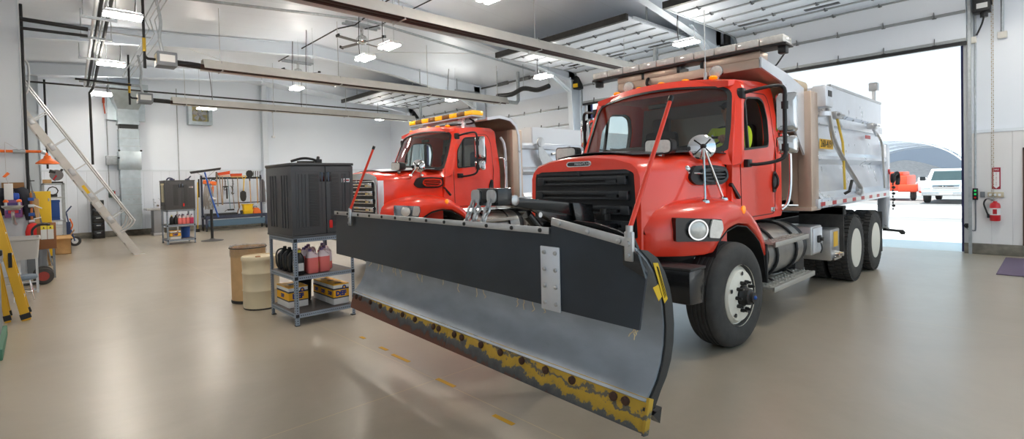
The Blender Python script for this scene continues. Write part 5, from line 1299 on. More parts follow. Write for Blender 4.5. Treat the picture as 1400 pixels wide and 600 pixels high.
tool('ice_scraper', 'grey-handled digging bar leaning at the rack under the first orange broom', 'tool', [('shaft', GREYWOOD, (5.78,), MB().bar((5.79, yr, 1.0), (5.78, yr, 2.42), .045, .03, .004)), ('blade', DARKSTEEL, (5.78,), MB().prism([(5.74, 2.2), (5.83, 2.2), (5.8, 2.44), (5.75, 2.44)], 'y', yr-.02, yr+.02))])
tool('flat_lath', 'broad weathered wooden lath hanging beside the digging bar', 'lath', [('board', GREYWOOD, (5.93,), MB().bar((5.95, yr-.03, 1.05), (5.88, yr-.03, 2.2), .1, .015))])
tool('scoop_shovel', 'round-point shovel hung blade up at the rack, dark blade and wooden shaft', 'shovel', [('shaft', WOOD, (7.1,), handle(7.11, 1.1, 7.09, 2.2, .02)), ('blade', DARKSTEEL, (7.1,), MB().sheet([[(7.09+math.sin(a)*r, yr-.02-.03*math.cos(a*1.2), 2.35+zz) for a in [(-1+2*k/8)*1.2 for k in range(9)]] for zz, r in ((-.16, .05), (-.1, .14), (0, .165), (.1, .14), (.15, .06))], .008)), ('ferrule', DARKSTEEL, (7.1,), MB().cyl((7.095, yr, 2.05), (7.09, yr, 2.22), .024, 10))])
tool('spade', 'spade with yellow D grip hung handle up, dark blade down', 'spade', [('shaft', YELLOW, (6.84,), handle(6.82, 1.6, 6.86, 2.12, .02)), ('grip', YELLOW, (6.84,), MB().tube([(6.86, yr, 2.12), (6.79, yr, 2.2), (6.8, yr, 2.26), (6.93, yr, 2.26), (6.93, yr, 2.2), (6.86, yr, 2.12)], .016, 8, 3)), ('blade', DARKSTEEL, (6.8,), MB().sheet([[(6.8+s*w, yr-.03+.02*abs(s), z) for s in (-1, -.5, 0, .5, 1)] for z, w in ((1.62, .04), (1.55, .12), (1.35, .13), (1.22, .1), (1.16, .03))], .006))])
tool('garden_fork', 'fork with grey tines hung head up at the end of the rack', 'fork', [('shaft', WOOD, (7.4,), handle(7.4, 1.05, 7.4, 2.2, .02)), ('tines', DARKSTEEL, (7.4,), MB().box(7.26, 7.54, yr-.015, yr+.015, 2.18, 2.22).box(7.26, 7.285, yr-.01, yr+.01, 2.2, 2.46).box(7.34, 7.365, yr-.01, yr+.01, 2.2, 2.47).box(7.43, 7.455, yr-.01, yr+.01, 2.2, 2.47).box(7.515, 7.54, yr-.01, yr+.01, 2.2, 2.46))])
tool('pole_tool', 'slim teal pole with a dark foot leaning at the rack', 'pole', [('shaft', mat('teal_pole', (110, 150, 156), .5), (6.2,), handle(6.27, .8, 6.2, 2.18, .015)), ('foot', DARKSTEEL, (6.2,), MB().box(6.16, 6.42, yr-.04, yr+.04, .8, .86).tube([(6.16, yr, .84), (6.08, yr, .8), (6.05, yr, .76)], .012, 6))])
tool('hand_auger', 'thin steel rod with a curved end leaning beside the teal pole', 'rod', [('shaft', GREYWOOD, (6.4,), handle(6.44, .88, 6.36, 1.75, .012)), ('hook', DARKSTEEL, (6.4,), MB().tube([(6.36, yr, 1.75), (6.34, yr, 1.82), (6.28, yr, 1.84)], .012, 6, 3))])
def load_chain(x, ztop, zbot, nm, lab):
    t = thing(nm, lab, 'chain', (x, yr-.05, zbot))
    m = MB(); n = int((ztop-zbot)/.055)
    for k in range(n):
        c = Vector((x+.012*math.sin(k*.7), yr-.05, ztop-.055*(k+.5)))
        m.tube([c+Vector((math.sin(a)*.024 if k % 2 else 0, 0 if k % 2 else math.sin(a)*.024, math.cos(a)*.04)) for a in [2*PI*j/10 for j in range(11)]], .009, 5, cap=False)
    m.build('links', DARKSTEEL, t)
    MB().tube([(x, yr-.05, zbot), (x-.05, yr-.05, zbot-.05), (x-.02, yr-.05, zbot-.11), (x+.04, yr-.05, zbot-.07)], .016, 8, 3).build('hook', DARKSTEEL, t)
load_chain(6.08, 2.12, 1.78, 'lifting_chain', 'short dark chain hanging under the gap between the two orange brooms')
load_chain(6.38, 2.12, 1.6, 'lifting_chain', 'dark chain hanging beside the shaft of the second orange broom')
tag(MB().box(6.11, 6.17, yr-.08, yr-.04, 1.3, 1.75, .015).cyl((6.14, yr-.06, 1.72), (6.12, yr-.06, 1.86), .02, 8).build('rubber_mallet', BLACK), 'long black grip hanging below the first short chain', 'tool')
tag(MB().box(5.98, 6.2, yr-.08, yr-.05, 1.79, 1.84, .01).build('cross_bar', DARKSTEEL), 'small dark crossbar hanging at the rack behind the first short chain', 'bar')
# stringy grey mop
t = thing('string_mop', 'grey string mop hanging at the outer end of the rack', 'mop', (5.4, yr-.1, .85))
mm = MB(); rnd = random.Random(11)
for k in range(46):
    x = 5.24+.36*rnd.random(); 
    mm.tube([(5.42+(x-5.42)*.5, yr-.1, 1.92), (x, yr-.12-.05*rnd.random(), 1.6), (x+rnd.uniform(-.03, .03), yr-.12-.08*rnd.random(), 1.2), (x+rnd.uniform(-.05, .05), yr-.1-.06*rnd.random(), .86+.2*rnd.random())], .013, 5, 3)
mm.build('strings', mat('mop_grey', (158, 152, 146), .85), t)
MB().cyl((5.42, yr-.1, 1.9), (5.42, yr-.1, 2.1), .02, 8).box(5.3, 5.54, yr-.14, yr-.06, 1.88, 1.95, .01).build('clamp', mat('grey_clamp', (110, 110, 112), .5), t)
def grinder(x, z, lab, rot):
    t = thing('power_trimmer', lab, 'power tool', (x, yr-.05, z))
    M = Matrix.Translation((x, yr-.05, z)) @ Matrix.Rotation(rot, 4, 'Y')
    MB().box(-.12, .12, -.06, .06, -.07, .1, .03).xform(M).build('motor', ORANGE, t)
    MB().tube([(-.1, 0, .05), (-.06, 0, .16), (.08, 0, .16), (.12, 0, .06)], .018, 8, 4).xform(M).build('handle', BLACK, t)
    MB().cyl((0, 0, -.06), (0, 0, -.5), .02, 8).box(-.035, .035, -.03, .03, -.5, -.12, .01).xform(M).build('guard', ORANGE, t)
grinder(5.36, 2.0, 'orange power trimmer hung above the grey mop', .15)
grinder(5.62, 1.95, 'orange power trimmer with black handle beside the blue shaft', .1)
def tote(x, z, lab):
    t = thing('storage_tote', lab, 'tote', (x, RY-.1, z), 0, 'yellow totes on the rack')
    MB().loft([[(x+a*k, RY-.1+b*k, zz) for a, b in roundpoly([(-.19, -.16), (.19, -.16), (.19, .16), (-.19, .16)], .03, 3)] for zz, k in ((z, .88), (z+.2, 1.0))]).build('tub', YELLOW, t)
    MB().box(x-.205, x+.205, RY-.275, RY+.075, z+.2, z+.245, .01).build('lid', YELLOW, t)
tote(6.86, .562, 'lower of the two stacked yellow totes on the rack')
tote(6.87, .808, 'upper of the two stacked yellow totes on the rack')
t = thing('tool_case', 'orange tool case on the rack next to the yellow totes', 'case', (7.22, RY-.1, .56))
MB().prism([(7.06, .562), (7.4, .562), (7.38, .76), (7.28, .88), (7.1, .88)], 'y', RY-.22, RY+.05, .02).build('shell', ORANGE, t)
MB().tube([(7.12, RY-.09, .88), (7.14, RY-.09, .93), (7.24, RY-.09, .93), (7.26, RY-.09, .88)], .014, 8, 3).build('handle', BLACK, t)
tag(MB().tube([(6.5, RY+.0, .585), (6.5, RY-.02, .75), (6.58, RY-.02, .95), (6.58, RY+.1, 1.15)], .02, 8, 5).build('curved_hook', mat('brown_steel', (134, 92, 56), .6)), 'brown curved hook standing on the rack beside the totes', 'hook')
tag(MB().lathe([(.04, .57), (.055, .78), (.05, .79), (.035, .58), (.001, .575)], (6.6, RY-.17, 0), 'z', 20).build('pail', DARKSTEEL), 'dark pail on the rack deck beside the totes', 'pail')
t = thing('hand_rake', 'yellow fibreglass handled tool leaning at the open end of the rack', 'tool', (5.02, RY+.2, 0))
MB().cyl((4.98, RY+.1, .05), (5.08, RY+.3, 2.02), .018, 8).build('shaft', YELLOW, t); MB().box(4.9, 5.05, RY+.05, RY+.15, 0, .12, .01).build('head', DARKSTEEL, t)
MB().cyl((5.1, RY+.25, 1.4), (5.12, RY+.29, 2.15), .03, 8).build('grip', BLACK, t)
tag(MB().tube([(7.74+.16*math.cos(a), RY+.42, 1.35+.33*math.sin(a)) for a in [2*PI*k/24*2 for k in range(25)]], .02, 6).build('coiled_hose', mat('pale_hose', (206, 206, 208), .6)), 'pale hose coil hung behind the end of the tool rack', 'hose')
t = thing('work_coat', 'grey work coat hanging at the end post of the tool rack', 'coat', (7.58, yr-.1, 1.1))
MB().sheet([[(7.58+(s-.5)*w, yr-.09-.05*math.sin(s*9), z) for s in [k/8 for k in range(9)]] for z, w in ((2.1, .05), (2.0, .16), (1.6, .2), (1.1, .22))], .02).build('cloth', mat('coat_grey', (112, 110, 114), .85), t)
# ---- steel bench and file cabinet
t = thing('steel_bench', 'stainless bench with pedestal against the far wall behind the far shelf unit', 'bench', (3.55, 23.1, 0))
MB().box(3.2, 4.4, 22.75, 23.5, .97, 1.05, .008).build('worktop', STEEL, t)
MB().box(3.42, 3.75, 22.8, 23.4, .1, .97, .01).build('pedestal', mat('bench_grey', (150, 152, 156), .4, .5), t)
MB().box(3.4, 3.77, 22.78, 23.42, .0, .1, .01).build('foot', STEEL, t)
MB().box(4.3, 4.34, 23.3, 23.45, 0, .97).build('rear_leg', STEEL, t)
t = thing('bench_machine', 'small steel machine with a chrome knob on the stainless bench', 'machine', (3.7, 23.2, 1.05))
MB().box(3.5, 3.86, 23.05, 23.4, 1.051, 1.42, .015).build('housing', STAIN, t); MB().cyl((3.6, 23.05, 1.14), (3.6, 22.98, 1.14), .04, 14).cyl((3.74, 23.05, 1.14), (3.74, 22.98, 1.14), .04, 14).build('knob', CHROME, t)
t = thing('file_cabinet', 'black drawer cabinet against the far wall behind the ladder', 'cabinet', (1.76, 23.6, 0))
MB().box(1.58, 1.95, 23.4, 23.9, 0, 1.42, .006).build('carcass', BLACK, t)
for k in range(5):
    d = MB().box(1.59, 1.94, 23.385, 23.4, .04+k*.275, .3+k*.275, .004).build('drawer', GLOSSBLACK, t)
    MB().box(1.7, 1.83, 23.37, 23.386, .2+k*.275, .225+k*.275, .003).build('handle', STEEL, d)
# ---- make-up air duct, exhaust fan, disconnect switch
t = thing('air_duct', 'galvanised supply air duct running down the far wall behind the ladder', 'duct', (2.8, VF-.4, 0))
yd = VF-.06
MB().loft([[(2.2, yd-1.1, 5.75), (3.4, yd-1.1, 5.75), (3.4, yd, 5.75), (2.2, yd, 5.75)], [(2.2, yd-1.1, 5.5), (3.4, yd-1.1, 5.5), (3.4, yd, 5.5), (2.2, yd, 5.5)], [(2.48, yd-.55, 4.85), (3.14, yd-.55, 4.85), (3.14, yd, 4.85), (2.48, yd, 4.85)]]).build('hood', GALVDUCT, t)
MB().box(2.48, 3.14, yd-.55, yd, 4.3, 4.85).box(2.46, 3.16, yd-.57, yd, 4.28, 4.33).build('collar', GALVDUCT, t)
MB().box(2.52, 3.12, yd-.5, yd, 4.12, 4.28).build('flex_joint', BLACK, t)
MB().box(2.5, 3.14, yd-.52, yd, 2.75, 4.12).build('riser', GALVDUCT, t)
for z in (4.1, 3.75, 3.45, 3.15): MB().box(2.49, 3.15, yd-.53, yd, z-.012, z+.012).build('seam', GALV, t)
MB().box(2.46, 3.18, yd-.55, yd, 2.55, 3.25, .01).build('access_box', GALVDUCT, t)
MB().box(2.5, 3.14, yd-.5, yd, .25, 2.55).build('lower_riser', GALVDUCT, t)
for z in (2.2, 1.85, 1.6, 1.2, .8): MB().box(2.49, 3.15, yd-.51, yd, z-.012, z+.012).build('seam', GALV, t)
for x in (2.58, 2.74, 2.9, 3.06): MB().lathe([(.03, 0), (.028, -.01)], (x, yd-.5, 1.42), 'y', 10).build('test_port', GALV, t)
MB().box(2.2, 2.48, yd-.06, yd, 4.5, 5.5).box(3.14, 3.42, yd-.06, yd, 4.5, 5.5).box(2.2, 3.42, yd-.1, yd, 4.47, 4.52).build('wall_plate', GALVDUCT, t)
MB().box(2.1, 2.46, yd-.15, yd, 2.75, 3.1, .01).build('control_panel', GALV, t)
for x, z in ((2.48, 3.28), (3.18, 3.28), (2.46, 3.0)): MB().ball((x, yd-.55, z), .04, 10).build('sensor', BLACK, t)
tag(MB().cyl((2.1, VF-.12, 5.3), (2.1, VF-.12, 5.1), .04, 10).cyl((2.1, VF-.12, 5.1), (2.13, VF-.12, 4.7), .02, 8).build('alarm_beacon', mat('red_orange_cap', (214, 84, 40), .4)), 'red-capped alarm beacon on the wall beside the duct', 'beacon')
t = thing('exhaust_fan', 'square galvanised exhaust fan high on the far wall', 'fan', (5.35, VF-.2, 4.85))
MB().ring([(5.35+a, VF-.38, 4.88+b) for a, b in roundpoly([(-.45, -.45), (.45, -.45), (.45, .45), (-.45, .45)], .03, 2)], [(5.35+a, VF-.38, 4.88+b) for a, b in roundpoly([(-.31, -.31), (.31, -.31), (.31, .31), (-.31, .31)], .03, 2)], (0, .36, 0)).build('housing', GALVDUCT, t)
MB().box(5.03, 5.67, VF-.12, VF-.1, 4.56, 5.2).build('shutter', mat('fan_shutter', (196, 186, 132), .4, .6), t)
fb = MB()
for k in range(5):
    M = Matrix.Translation((5.35, VF-.25, 4.88)) @ Matrix.Rotation(2*PI*k/5, 4, 'Y')
    fb.sheet([[M @ Vector((-.05, .02, .05)), M @ Vector((.05, -.02, .05))], [M @ Vector((-.1, .04, .28)), M @ Vector((.09, -.03, .28))]], .004)
fb.cyl((5.35, VF-.2, 4.88), (5.35, VF-.32, 4.88), .06, 14).build('blades', STEEL, t)
gd = MB()
for r in (.1, .2, .29): gd.tube([(5.35+r*math.cos(a), VF-.36, 4.88+r*math.sin(a)) for a in [2*PI*k/24 for k in range(25)]], .006, 5, cap=False)
for k in range(4): a = PI*k/4; gd.cyl((5.35-.3*math.cos(a), VF-.36, 4.88-.3*math.sin(a)), (5.35+.3*math.cos(a), VF-.36, 4.88+.3*math.sin(a)), .006, 5)
gd.build('guard', CHROME, t)
t = thing('disconnect_switch', 'grey-green disconnect box with red handle beside the duct', 'switch', (2.25, VF-.08, 1.6))
MB().box(2.15, 2.32, VF-.14, VF-.03, 1.5, 1.78, .01).build('box', mat('switch_green', (90, 112, 106), .5), t); MB().box(2.32, 2.36, VF-.12, VF-.06, 1.6, 1.75, .006).build('handle', mat('handle_red', (206, 40, 40), .4), t); MB().lathe([(.05, 0), (.05, -.02)], (2.23, VF-.14, 1.6), 'y', 14).build('dial', BLACK, t)
# conduits on the wall
for i, (x, z0, z1, lab) in enumerate(((4.55, 1.1, 5.9, 'thin grey conduit down the far wall between duct and exhaust fan'), (2.18, 1.75, 4.5, 'thin grey conduit dropping to the disconnect box'), (2.3, 1.5, 1.52, None))):
    if lab: tag(MB().cyl((x, VF-.05, z0), (x, VF-.05, z1), .018, 8).build('conduit', GALV), lab, 'conduit')
tag(MB().cyl((2.36, VF-.06, 1.52), (2.5, VF-.06, 1.52), .015, 8).box(2.42, 2.5, VF-.1, VF-.04, 1.46, 1.56).build('conduit', GALV), 'short horizontal conduit from the disconnect box to the duct', 'conduit')
tag(MB().cyl((8.35, VF-.3, 5.9), (8.35, VF-.3, 4.1), .015, 8).box(8.28, 8.42, VF-.34, VF-.26, 4.0, 4.1, .01).build('drop_cord', WHITEPAINT), 'white drop conduit with a box near the far wall post', 'conduit')
'''
'''
# ================================================================ overhead: heaters, lamps, fans, pipes
LEDM = mat('led_lens', (255, 236, 205), .4, emit=LAMP, ecol=(255, 247, 234))
UPM = mat('led_uplight', (255, 244, 225), .4, emit=LAMP*.4, ecol=(255, 250, 242))
HEATW = mat('heater_reflector', (216, 214, 208), .34, .35, var=.05, scale=4); TUBEB = mat('burnt_tube', (66, 46, 42), .55, .4)
def rod(mb, x, y, z): mb.cyl((x, y, z), (x, y, roofz(x)-.02), .008, 6); return mb
def heater(u0, u1, v, z, label, burner=True, end_x=None):
    t = thing('tube_heater', label, 'heater', ((u0+u1)/2, v, z), 0, None)
    prof = [(-.22, -.10), (-.10, .12), (.10, .12), (.22, -.10)]
    MB().sheet([[(u, v+a, z+b) for a, b in prof] for u in (u0, u1)], .008).build('reflector', HEATW, t, ang=20)
    for y in (-.07, .07): MB().cyl((u0-.05, v+y, z-.04), (u1+.1, v+y, z-.04), .05, 14).build('radiant_tube', TUBEB, t)
    n = int((u1-u0)/3.2)+1
    for k in range(n):
        u = u0+.4+(u1-u0-.8)*k/(n-1)
        h = rod(MB(), u, v, z+.12); h.bar((u, v-.2, z-.12), (u, v+.2, z-.12), .03, .012).bar((u, v-.2, z-.12), (u, v-.11, z+.13), .02, .01).bar((u, v+.2, z-.12), (u, v+.11, z+.13), .02, .01)
        h.build('hanger', STEEL, t)
    if burner:
        bx = MB().box(u0-.95, u0-.55, v-.2, v+.2, z-.15, z+.17, .02).build('burner_box', GREYPAINT, t)
        MB().box(u0-.9, u0-.6, v-.206, v-.2, z-.06, z+.1).build('rating_plate', LABELW, bx)
        MB().box(u0-.953, u0-.95, v-.14, v+.14, z-.08, z+.12, .001).build('burner_end', mat('burner_tan', (196, 178, 140), .5), bx)
        MB().cyl((u0-.55, v, z-.02), (u0-.05, v, z-.03), .07, 16).build('burner_tube', BLACK, t)
        MB().tube([(u0-.95, v, z), (u0-1.1, v, z-.0), (u0-1.16, v, z+.05), (u0-1.16, v, roofz(u0)-.05)], .03, 8).cyl((u0-1.16, v, z-.22), (u0-1.16, v, z+.1), .03, 8).build('gas_pipe', BLACKPIPE, t)
        MB().cyl((u0-1.16, v, z+.15), (u0-1.16, v, z+.45), .036, 8).build('gas_valve', mat('brass', (206, 168, 60), .4, .7), t)
        MB().tube([(u0-.8, v, z+.17), (u0-.86, v, z+.5), (u0-.82, v+.03, z+.9), (u0-.9, v, roofz(u0)-.05)], .035, 8, 4).build('flexible_whip', GALV, t)
    return t
h1 = heater(1.0, 12.3, 7.58, 4.7, 'radiant tube heater hung closest to the camera, passing above the plow truck cab', False)
MB().tube([(12.3, 7.58, 4.68), (13.4, 7.58, 4.68), (13.52, 7.58, 4.78), (13.52, 7.58, 5.66), (13.4, 7.5, 5.78), (13.1, 7.3, 5.85)], .07, 14).build('flue', GALV, h1)
h2 = heater(3.12, 13.2, 13.45, 4.7, 'radiant tube heater with grey burner box, the middle of three parallel heaters')
MB().tube([(13.2, 13.4, 4.68), (13.75, 13.4, 4.68), (13.85, 13.4, 4.78), (13.85, 13.4, 5.85)], .07, 14).build('flue', GALV, h2)
h3 = heater(3.55, 13.2, 19.45, 4.7, 'radiant tube heater nearest the far wall with burner box by the duct')
MB().tube([(13.2, 19.45, 4.68), (13.5, 19.45, 4.68), (13.6, 19.45, 4.78), (13.6, 19.45, 5.8)], .06, 14).build('flue', GALV, h3)

def lamp(x, y, z, rz, label, L=1.0, group='ceiling lamps'):
    t = thing('ceiling_lamp', label, 'lamp', (x, y, z), rz, group)
    B_ = lambda n, mb, m, p=None: mb.build(n, m, p or t, local=True)
    h = L/2
    B_('housing', MB().box(-h, h, -.15, .15, .02, .07, .01).box(-h*.5, h*.5, -.06, .06, .07, .11, .01), WHITEPAINT)
    for y0 in (-.09, .09):
        ln = B_('lens', MB().box(-h+.01, h-.01, y0-.052, y0+.052, -.012, .02, .01), LEDM)
    B_('upper_louvre', MB().box(-h+.04, h-.04, -.14, -.07, .07, .074).box(-h+.04, h-.04, .07, .14, .07, .074), UPM)
    top = roofz(x)-z-.02
    for sx in (-h*.7, h*.7): B_('wire', MB().cyl((sx, 0, .06), (sx, 0, top), .005, 5), GALV)
    B_('power_cord', MB().tube([(h*.6, .05, .08), (h*.7, .06, .5), (h*.4, .05, top)], .01, 6, 3), BLACK)
    return t
XR = PI/2
LP = [(1.37, 11.6, 5.03, 0, 'linear lamp above the partition side, nearest row end by the camera'), (1.63, 16.3, 5.05, 0, 'linear lamp over the ladder, second along its row'), (1.84, 21.6, 5.05, 0, 'linear lamp in front of the air duct, last of its row'),
      (5.94, 6.3, 4.85, XR, 'twin-strip lamp directly over the blade side of the nearest heater'), (6.15, 9.95, 4.85, XR, 'twin-strip lamp between the nearest heater and the ceiling fan, lower of the close pair'), (6.25, 11.25, 4.85, XR, 'twin-strip lamp under the nearer ceiling fan'),
      (6.25, 14.5, 4.85, XR, 'twin-strip lamp just beyond the middle heater, higher of two'), (6.4, 15.95, 4.85, XR, 'twin-strip lamp just beyond the middle heater, lower of two'), (8.45, 20.3, 4.74, XR, 'twin-strip lamp seen under the far heater, next to the far wall post'),
      (4.87, 20.6, 4.68, 0, 'lamp glowing in front of the square exhaust fan'), (12.0, 20.3, 4.70, XR, 'lamp under the far heater near the farthest raised door'), (11.95, 15.0, 4.85, XR, 'lamp under the middle heater above the yellow light bar'),
      (11.65, 10.2, 4.85, XR, 'lamp in front of the white column between the two trucks'), (11.55, 5.7, 4.85, XR, 'lamp behind the clear light bar on the nearest truck'),
      (1.3, 6.2, 5.05, 0, 'linear lamp behind the camera side of the hall'), (12.0, .6, 4.85, XR, 'lamp over the floor mat corner'), (6.2, 1.2, 4.85, XR, 'lamp above the camera position')]
for x, y, z, a, lb in LP: lamp(x, y, z, a, lb, .62 if a == 0 else .54)

def ceiling_fan(x, y, z, label, ph):
    t = thing('ceiling_fan', label, 'fan', (x, y, z), 0, 'ceiling fans on the ridge')
    MB().lathe([(.001, -.14), (.1, -.13), (.16, -.07), (.17, .02), (.12, .1), (.05, .13), (.04, .3), (.001, .3)], (x, y, z), 'z', 24).build('motor', CHROME, t)
    MB().cyl((x, y, z+.28), (x, y, roofz(x)-.1), .03, 10).build('downrod', STEEL, t)
    MB().bar((x-.55, y-.1, roofz(x)-.12), (x+.55, y-.1, roofz(x)-.12), .06).bar((x-.55, y+.1, roofz(x)-.12), (x+.55, y+.1, roofz(x)-.12), .06).build('mount_channel', GALV, t)
    for k in range(4):
        M = Matrix.Translation((x, y, z-.08)) @ Matrix.Rotation(ph+k*PI/2, 4, 'Z') @ Matrix.Rotation(R(10), 4, 'X')
        b = MB().box(.15, .9, -.06, .06, -.008, .008, .005).xform(M).build('blade', mat('fan_blade', (120, 118, 116), .45, .5), t)
        MB().box(.86, .9, -.065, .065, -.02, .05, .004).xform(M).build('blade_tip', BLACK, b)
ceiling_fan(7.25, 13.2, 5.92, 'four-blade ceiling fan on the ridge above the middle heater', .25)
ceiling_fan(7.45, 18.4, 5.95, 'four-blade ceiling fan further along the ridge, half hidden by the middle heater', .6)

def pipe(pts, r, m, name, label, cat='pipe', sm=0, group=None):
    return tag(MB().tube(pts, r, 10, sm).build(name, m), label, cat, group)
# pipe rack running back along the ladder side
PR0 = [(.98, 8.0, 5.75), (1.38, 20.0, 5.05)]
for i, (dx, dz, r, m, lb) in enumerate(((-.09, .0, .03, WHITEPAINT, 'white pipe at the partition end of the overhead pipe rack'), (-.0, .03, .035, BLACKPIPE, 'black pipe in the middle of the overhead pipe rack'), (.075, .03, .02, GALV, 'thin grey conduit between the dark pipes of the overhead rack'), (.15, .0, .036, DARKSTEEL, 'thick dark steel pipe on the hall side of the overhead pipe rack'))):
    a, b = PR0
    pts = [(a[0]+dx, a[1], a[2]+dz), (b[0]+dx*.95, b[1], b[2]+dz)]
    if i == 3: pts += [(b[0]+.04, b[1]+.05, b[2]-.2), (b[0]+.05, b[1]+.05, 2.6)]
    pipe(pts, r, m, 'overhead_pipe', lb, group=None)
for k, v in enumerate((11.0, 13.2, 14.6, 16.4)):
    f = (v-8)/12; x = .98+.4*f; z = 5.75-.7*f
    tag(MB().bar((x-.3, v, z-.09), (x+.3, v, z-.09), .05).cyl((x-.28, v, z-.09), (x-.28, v, roofz(x-.28)-.02), .01, 6).cyl((x+.28, v, z-.09), (x+.28, v, roofz(x+.28)-.02), .01, 6).build('pipe_trapeze', GALV), 'strut trapeze carrying the overhead pipe rack, %s' % ('nearest the camera', 'level with the partition pipes', 'over the partition edge', 'over the ladder')[k], 'hanger')
pipe([(-.1, 13.2, 5.12), (.95, 13.2, 5.1)], .04, BLACKPIPE, 'cross_pipe', 'upper black pipe from the partition to the overhead rack')
pipe([(-.1, 13.35, 4.98), (.95, 13.35, 5.0)], .03, BLACKPIPE, 'cross_pipe', 'lower black pipe from the partition to the overhead rack')
pipe([(1.0, 18.7, 5.02), (2.35, 18.7, 4.98)], .03, BLACKPIPE, 'branch_pipe', 'black gas branch from the pipe rack to the far heater')
for i in range(3): pipe([(2.0+i*.1, 8.0, 5.85), (2.1+i*.1, 14.2, 5.8), (2.2+i*.1, 14.3, 5.6-.1*i), (2.35+i*.1, 20.5, 5.55)], .014, GALV, 'conduit_run', ('thin conduit beside the first burner box, outermost of the bundle', 'thin conduit beside the first burner box, middle of the bundle', 'thin conduit beside the first burner box, innermost of the bundle')[i], 'conduit')
pipe([(-.1, 22.3, 5.42), (13.6, 22.3, 5.42)], .03, DARKSTEEL, 'main_pipe', 'long dark pipe crossing the hall before the far wall')
pipe([(1.3, 12.6, 5.82), (RU, 12.6, 6.3), (13.9, 12.6, 5.75)], .035, GALV, 'ridge_conduit', 'grey conduit following the roof slope over the ridge')
pipe([(.2, 15.2, 5.6), (2.4, 15.2, 5.62)], .02, GALV, 'roof_conduit', 'grey conduit under the roof above the ladder', 'conduit')
pipe([(1.2, 20.6, 5.3), (2.9, 20.6, 5.3)], .04, GALV, 'roof_conduit', 'thick grey conduit ahead of the air duct under the roof', 'conduit')
# ridge conduits to the fans
pipe([(6.7, 5.5, 6.33), (6.75, 11.0, 6.3), (7.0, 13.1, 6.28), (6.7, 13.6, 6.24), (6.75, 18.4, 6.25)], .02, DARKSTEEL, 'fan_conduit', 'dark conduit along the ridge feeding the ceiling fans', 'conduit')
pipe([(7.6, 6.0, 6.33), (7.6, 12.8, 6.3), (7.35, 13.2, 6.25)], .016, DARKSTEEL, 'fan_conduit', 'second dark conduit along the ridge ending at the nearer fan', 'conduit')
# bracing rods and loose items
for i, (a, b) in enumerate((((2.0, 6.2, 6.0), (6.9, 11.1, 6.36)), ((12.6, 11.3, 5.9), (8.0, 16.1, 6.3)), ((2.4, 16.3, 5.98), (6.8, 21.1, 6.38)))):
    pipe([a, b], .01, WHITEPAINT, 'brace_rod', ('thin white roof brace rod over the nearest heater', 'thin white roof brace rod above the middle heater', 'thin white roof brace rod near the far fan')[i], 'brace')
pipe([(13.3, 13.95, 4.98), (13.3, 13.2, 4.93), (13.3, 12.6, 5.05), (13.3, 11.95, 4.9), (13.3, 11.4, 4.95)], .085, BLACK, 'exhaust_hose', 'black corrugated exhaust hose slung along the closed door', 'hose', 5)
for y in (13.95, 12.6, 11.4): tag(MB().cyl((13.3, y, 5.03 if y != 12.6 else 5.13), (13.3, y, roofz(13.3)-.02), .012, 6).build('hose_hanger', GALV), 'steel drop carrying the exhaust hose, at its %s' % {13.95: 'far end', 12.6: 'middle', 11.4: 'end by the white column'}[y], 'hanger')
for i, (v, lb) in enumerate(((11.05, 'door opener on the white column between the trucks'), (6.0, 'door opener behind the clear light bar by the white column'), (21.1, 'door opener at the farthest raised door'))):
    t = thing('door_opener', lb, 'motor', (14.5, v, 5.0))
    MB().box(14.3, 14.66, v-.13, v+.13, 4.9, 5.35, .03).build('gear_case', BLACK, t); MB().box(14.26, 14.31, v-.09, v+.09, 4.95, 5.08, .005).build('yellow_cover', YELLOW, t); MB().cyl((14.5, v, 5.35), (14.5, v, 5.65), .09, 14).build('motor', DARKSTEEL, t)
for i, v in enumerate((6.15, 11.22, 16.25)):
    tag(MB().bar((14.15, v, 4.85), (12.6, v, roofz(12.6)-.42), .2, .02).bar((14.15, v-.0, 4.85), (12.6, v-.0, roofz(12.6)-.42), .02, .12).build('knee_brace', FRAMEP), ('white knee brace of the frame behind the clear light bar', 'white knee brace of the frame between the two trucks', 'white knee brace of the frame beyond the yellow light bar')[i], 'brace')['kind'] = 'structure'
# ================================================================ wash-up corner and ladder
t = thing('emergency_shower', 'orange emergency shower head on an orange pipe at the partition', 'shower', (.05, 14.4, 2.6))
MB().tube([(-1.6, 14.42, 2.63), (.13, 14.38, 2.635), (.2, 14.38, 2.62), (.245, 14.38, 2.56)], .03, 10).build('supply_pipe', ORANGE, t)
MB().cyl((-.3, 14.4, 2.632), (-.1, 14.39, 2.634), .042, 12).build('valve', GALV, t)
MB().cyl((.15, 14.38, 2.635), (.22, 14.38, 2.6), .04, 10).build('elbow', GALV, t)
MB().lathe([(.001, .02), (.05, .02), (.07, -.04), (.13, -.08), (.2, -.14), (.205, -.16), (.19, -.16), (.001, -.13)], (.245, 14.38, 2.53), 'z', 32).build('shower_head', mat('shower_orange', (240, 110, 36), .4), t)
MB().bar((-.2, 14.38, 2.66), (-.42, 14.36, 2.82), .035, .012).cyl((-.42, 14.36, 2.82), (-.42, 14.36, 2.05), .006, 6).cyl((-.42, 14.36, 2.05), (-.28, 14.36, 1.72), .005, 6).build('pull_rod', STEEL, t)
MB().prism([(-.44, 2.08), (-.36, 2.16), (-.40, 2.2), (-.48, 2.1)], 'y', 14.34, 14.35).build('pull_tag', ORANGE, t)
tag(MB().cyl((-.085, 14.44, .9), (-.085, 14.44, 5.75), .028, 12).build('riser_pipe', BLACKPIPE), 'tall black riser pipe at the edge of the partition', 'pipe')
tag(MB().box(-.07, .02, 14.3, 14.34, 2.0, 2.02).build('pipe_clamp', BLACK), 'small black clamp arm sticking out from the riser pipe', 'clamp')
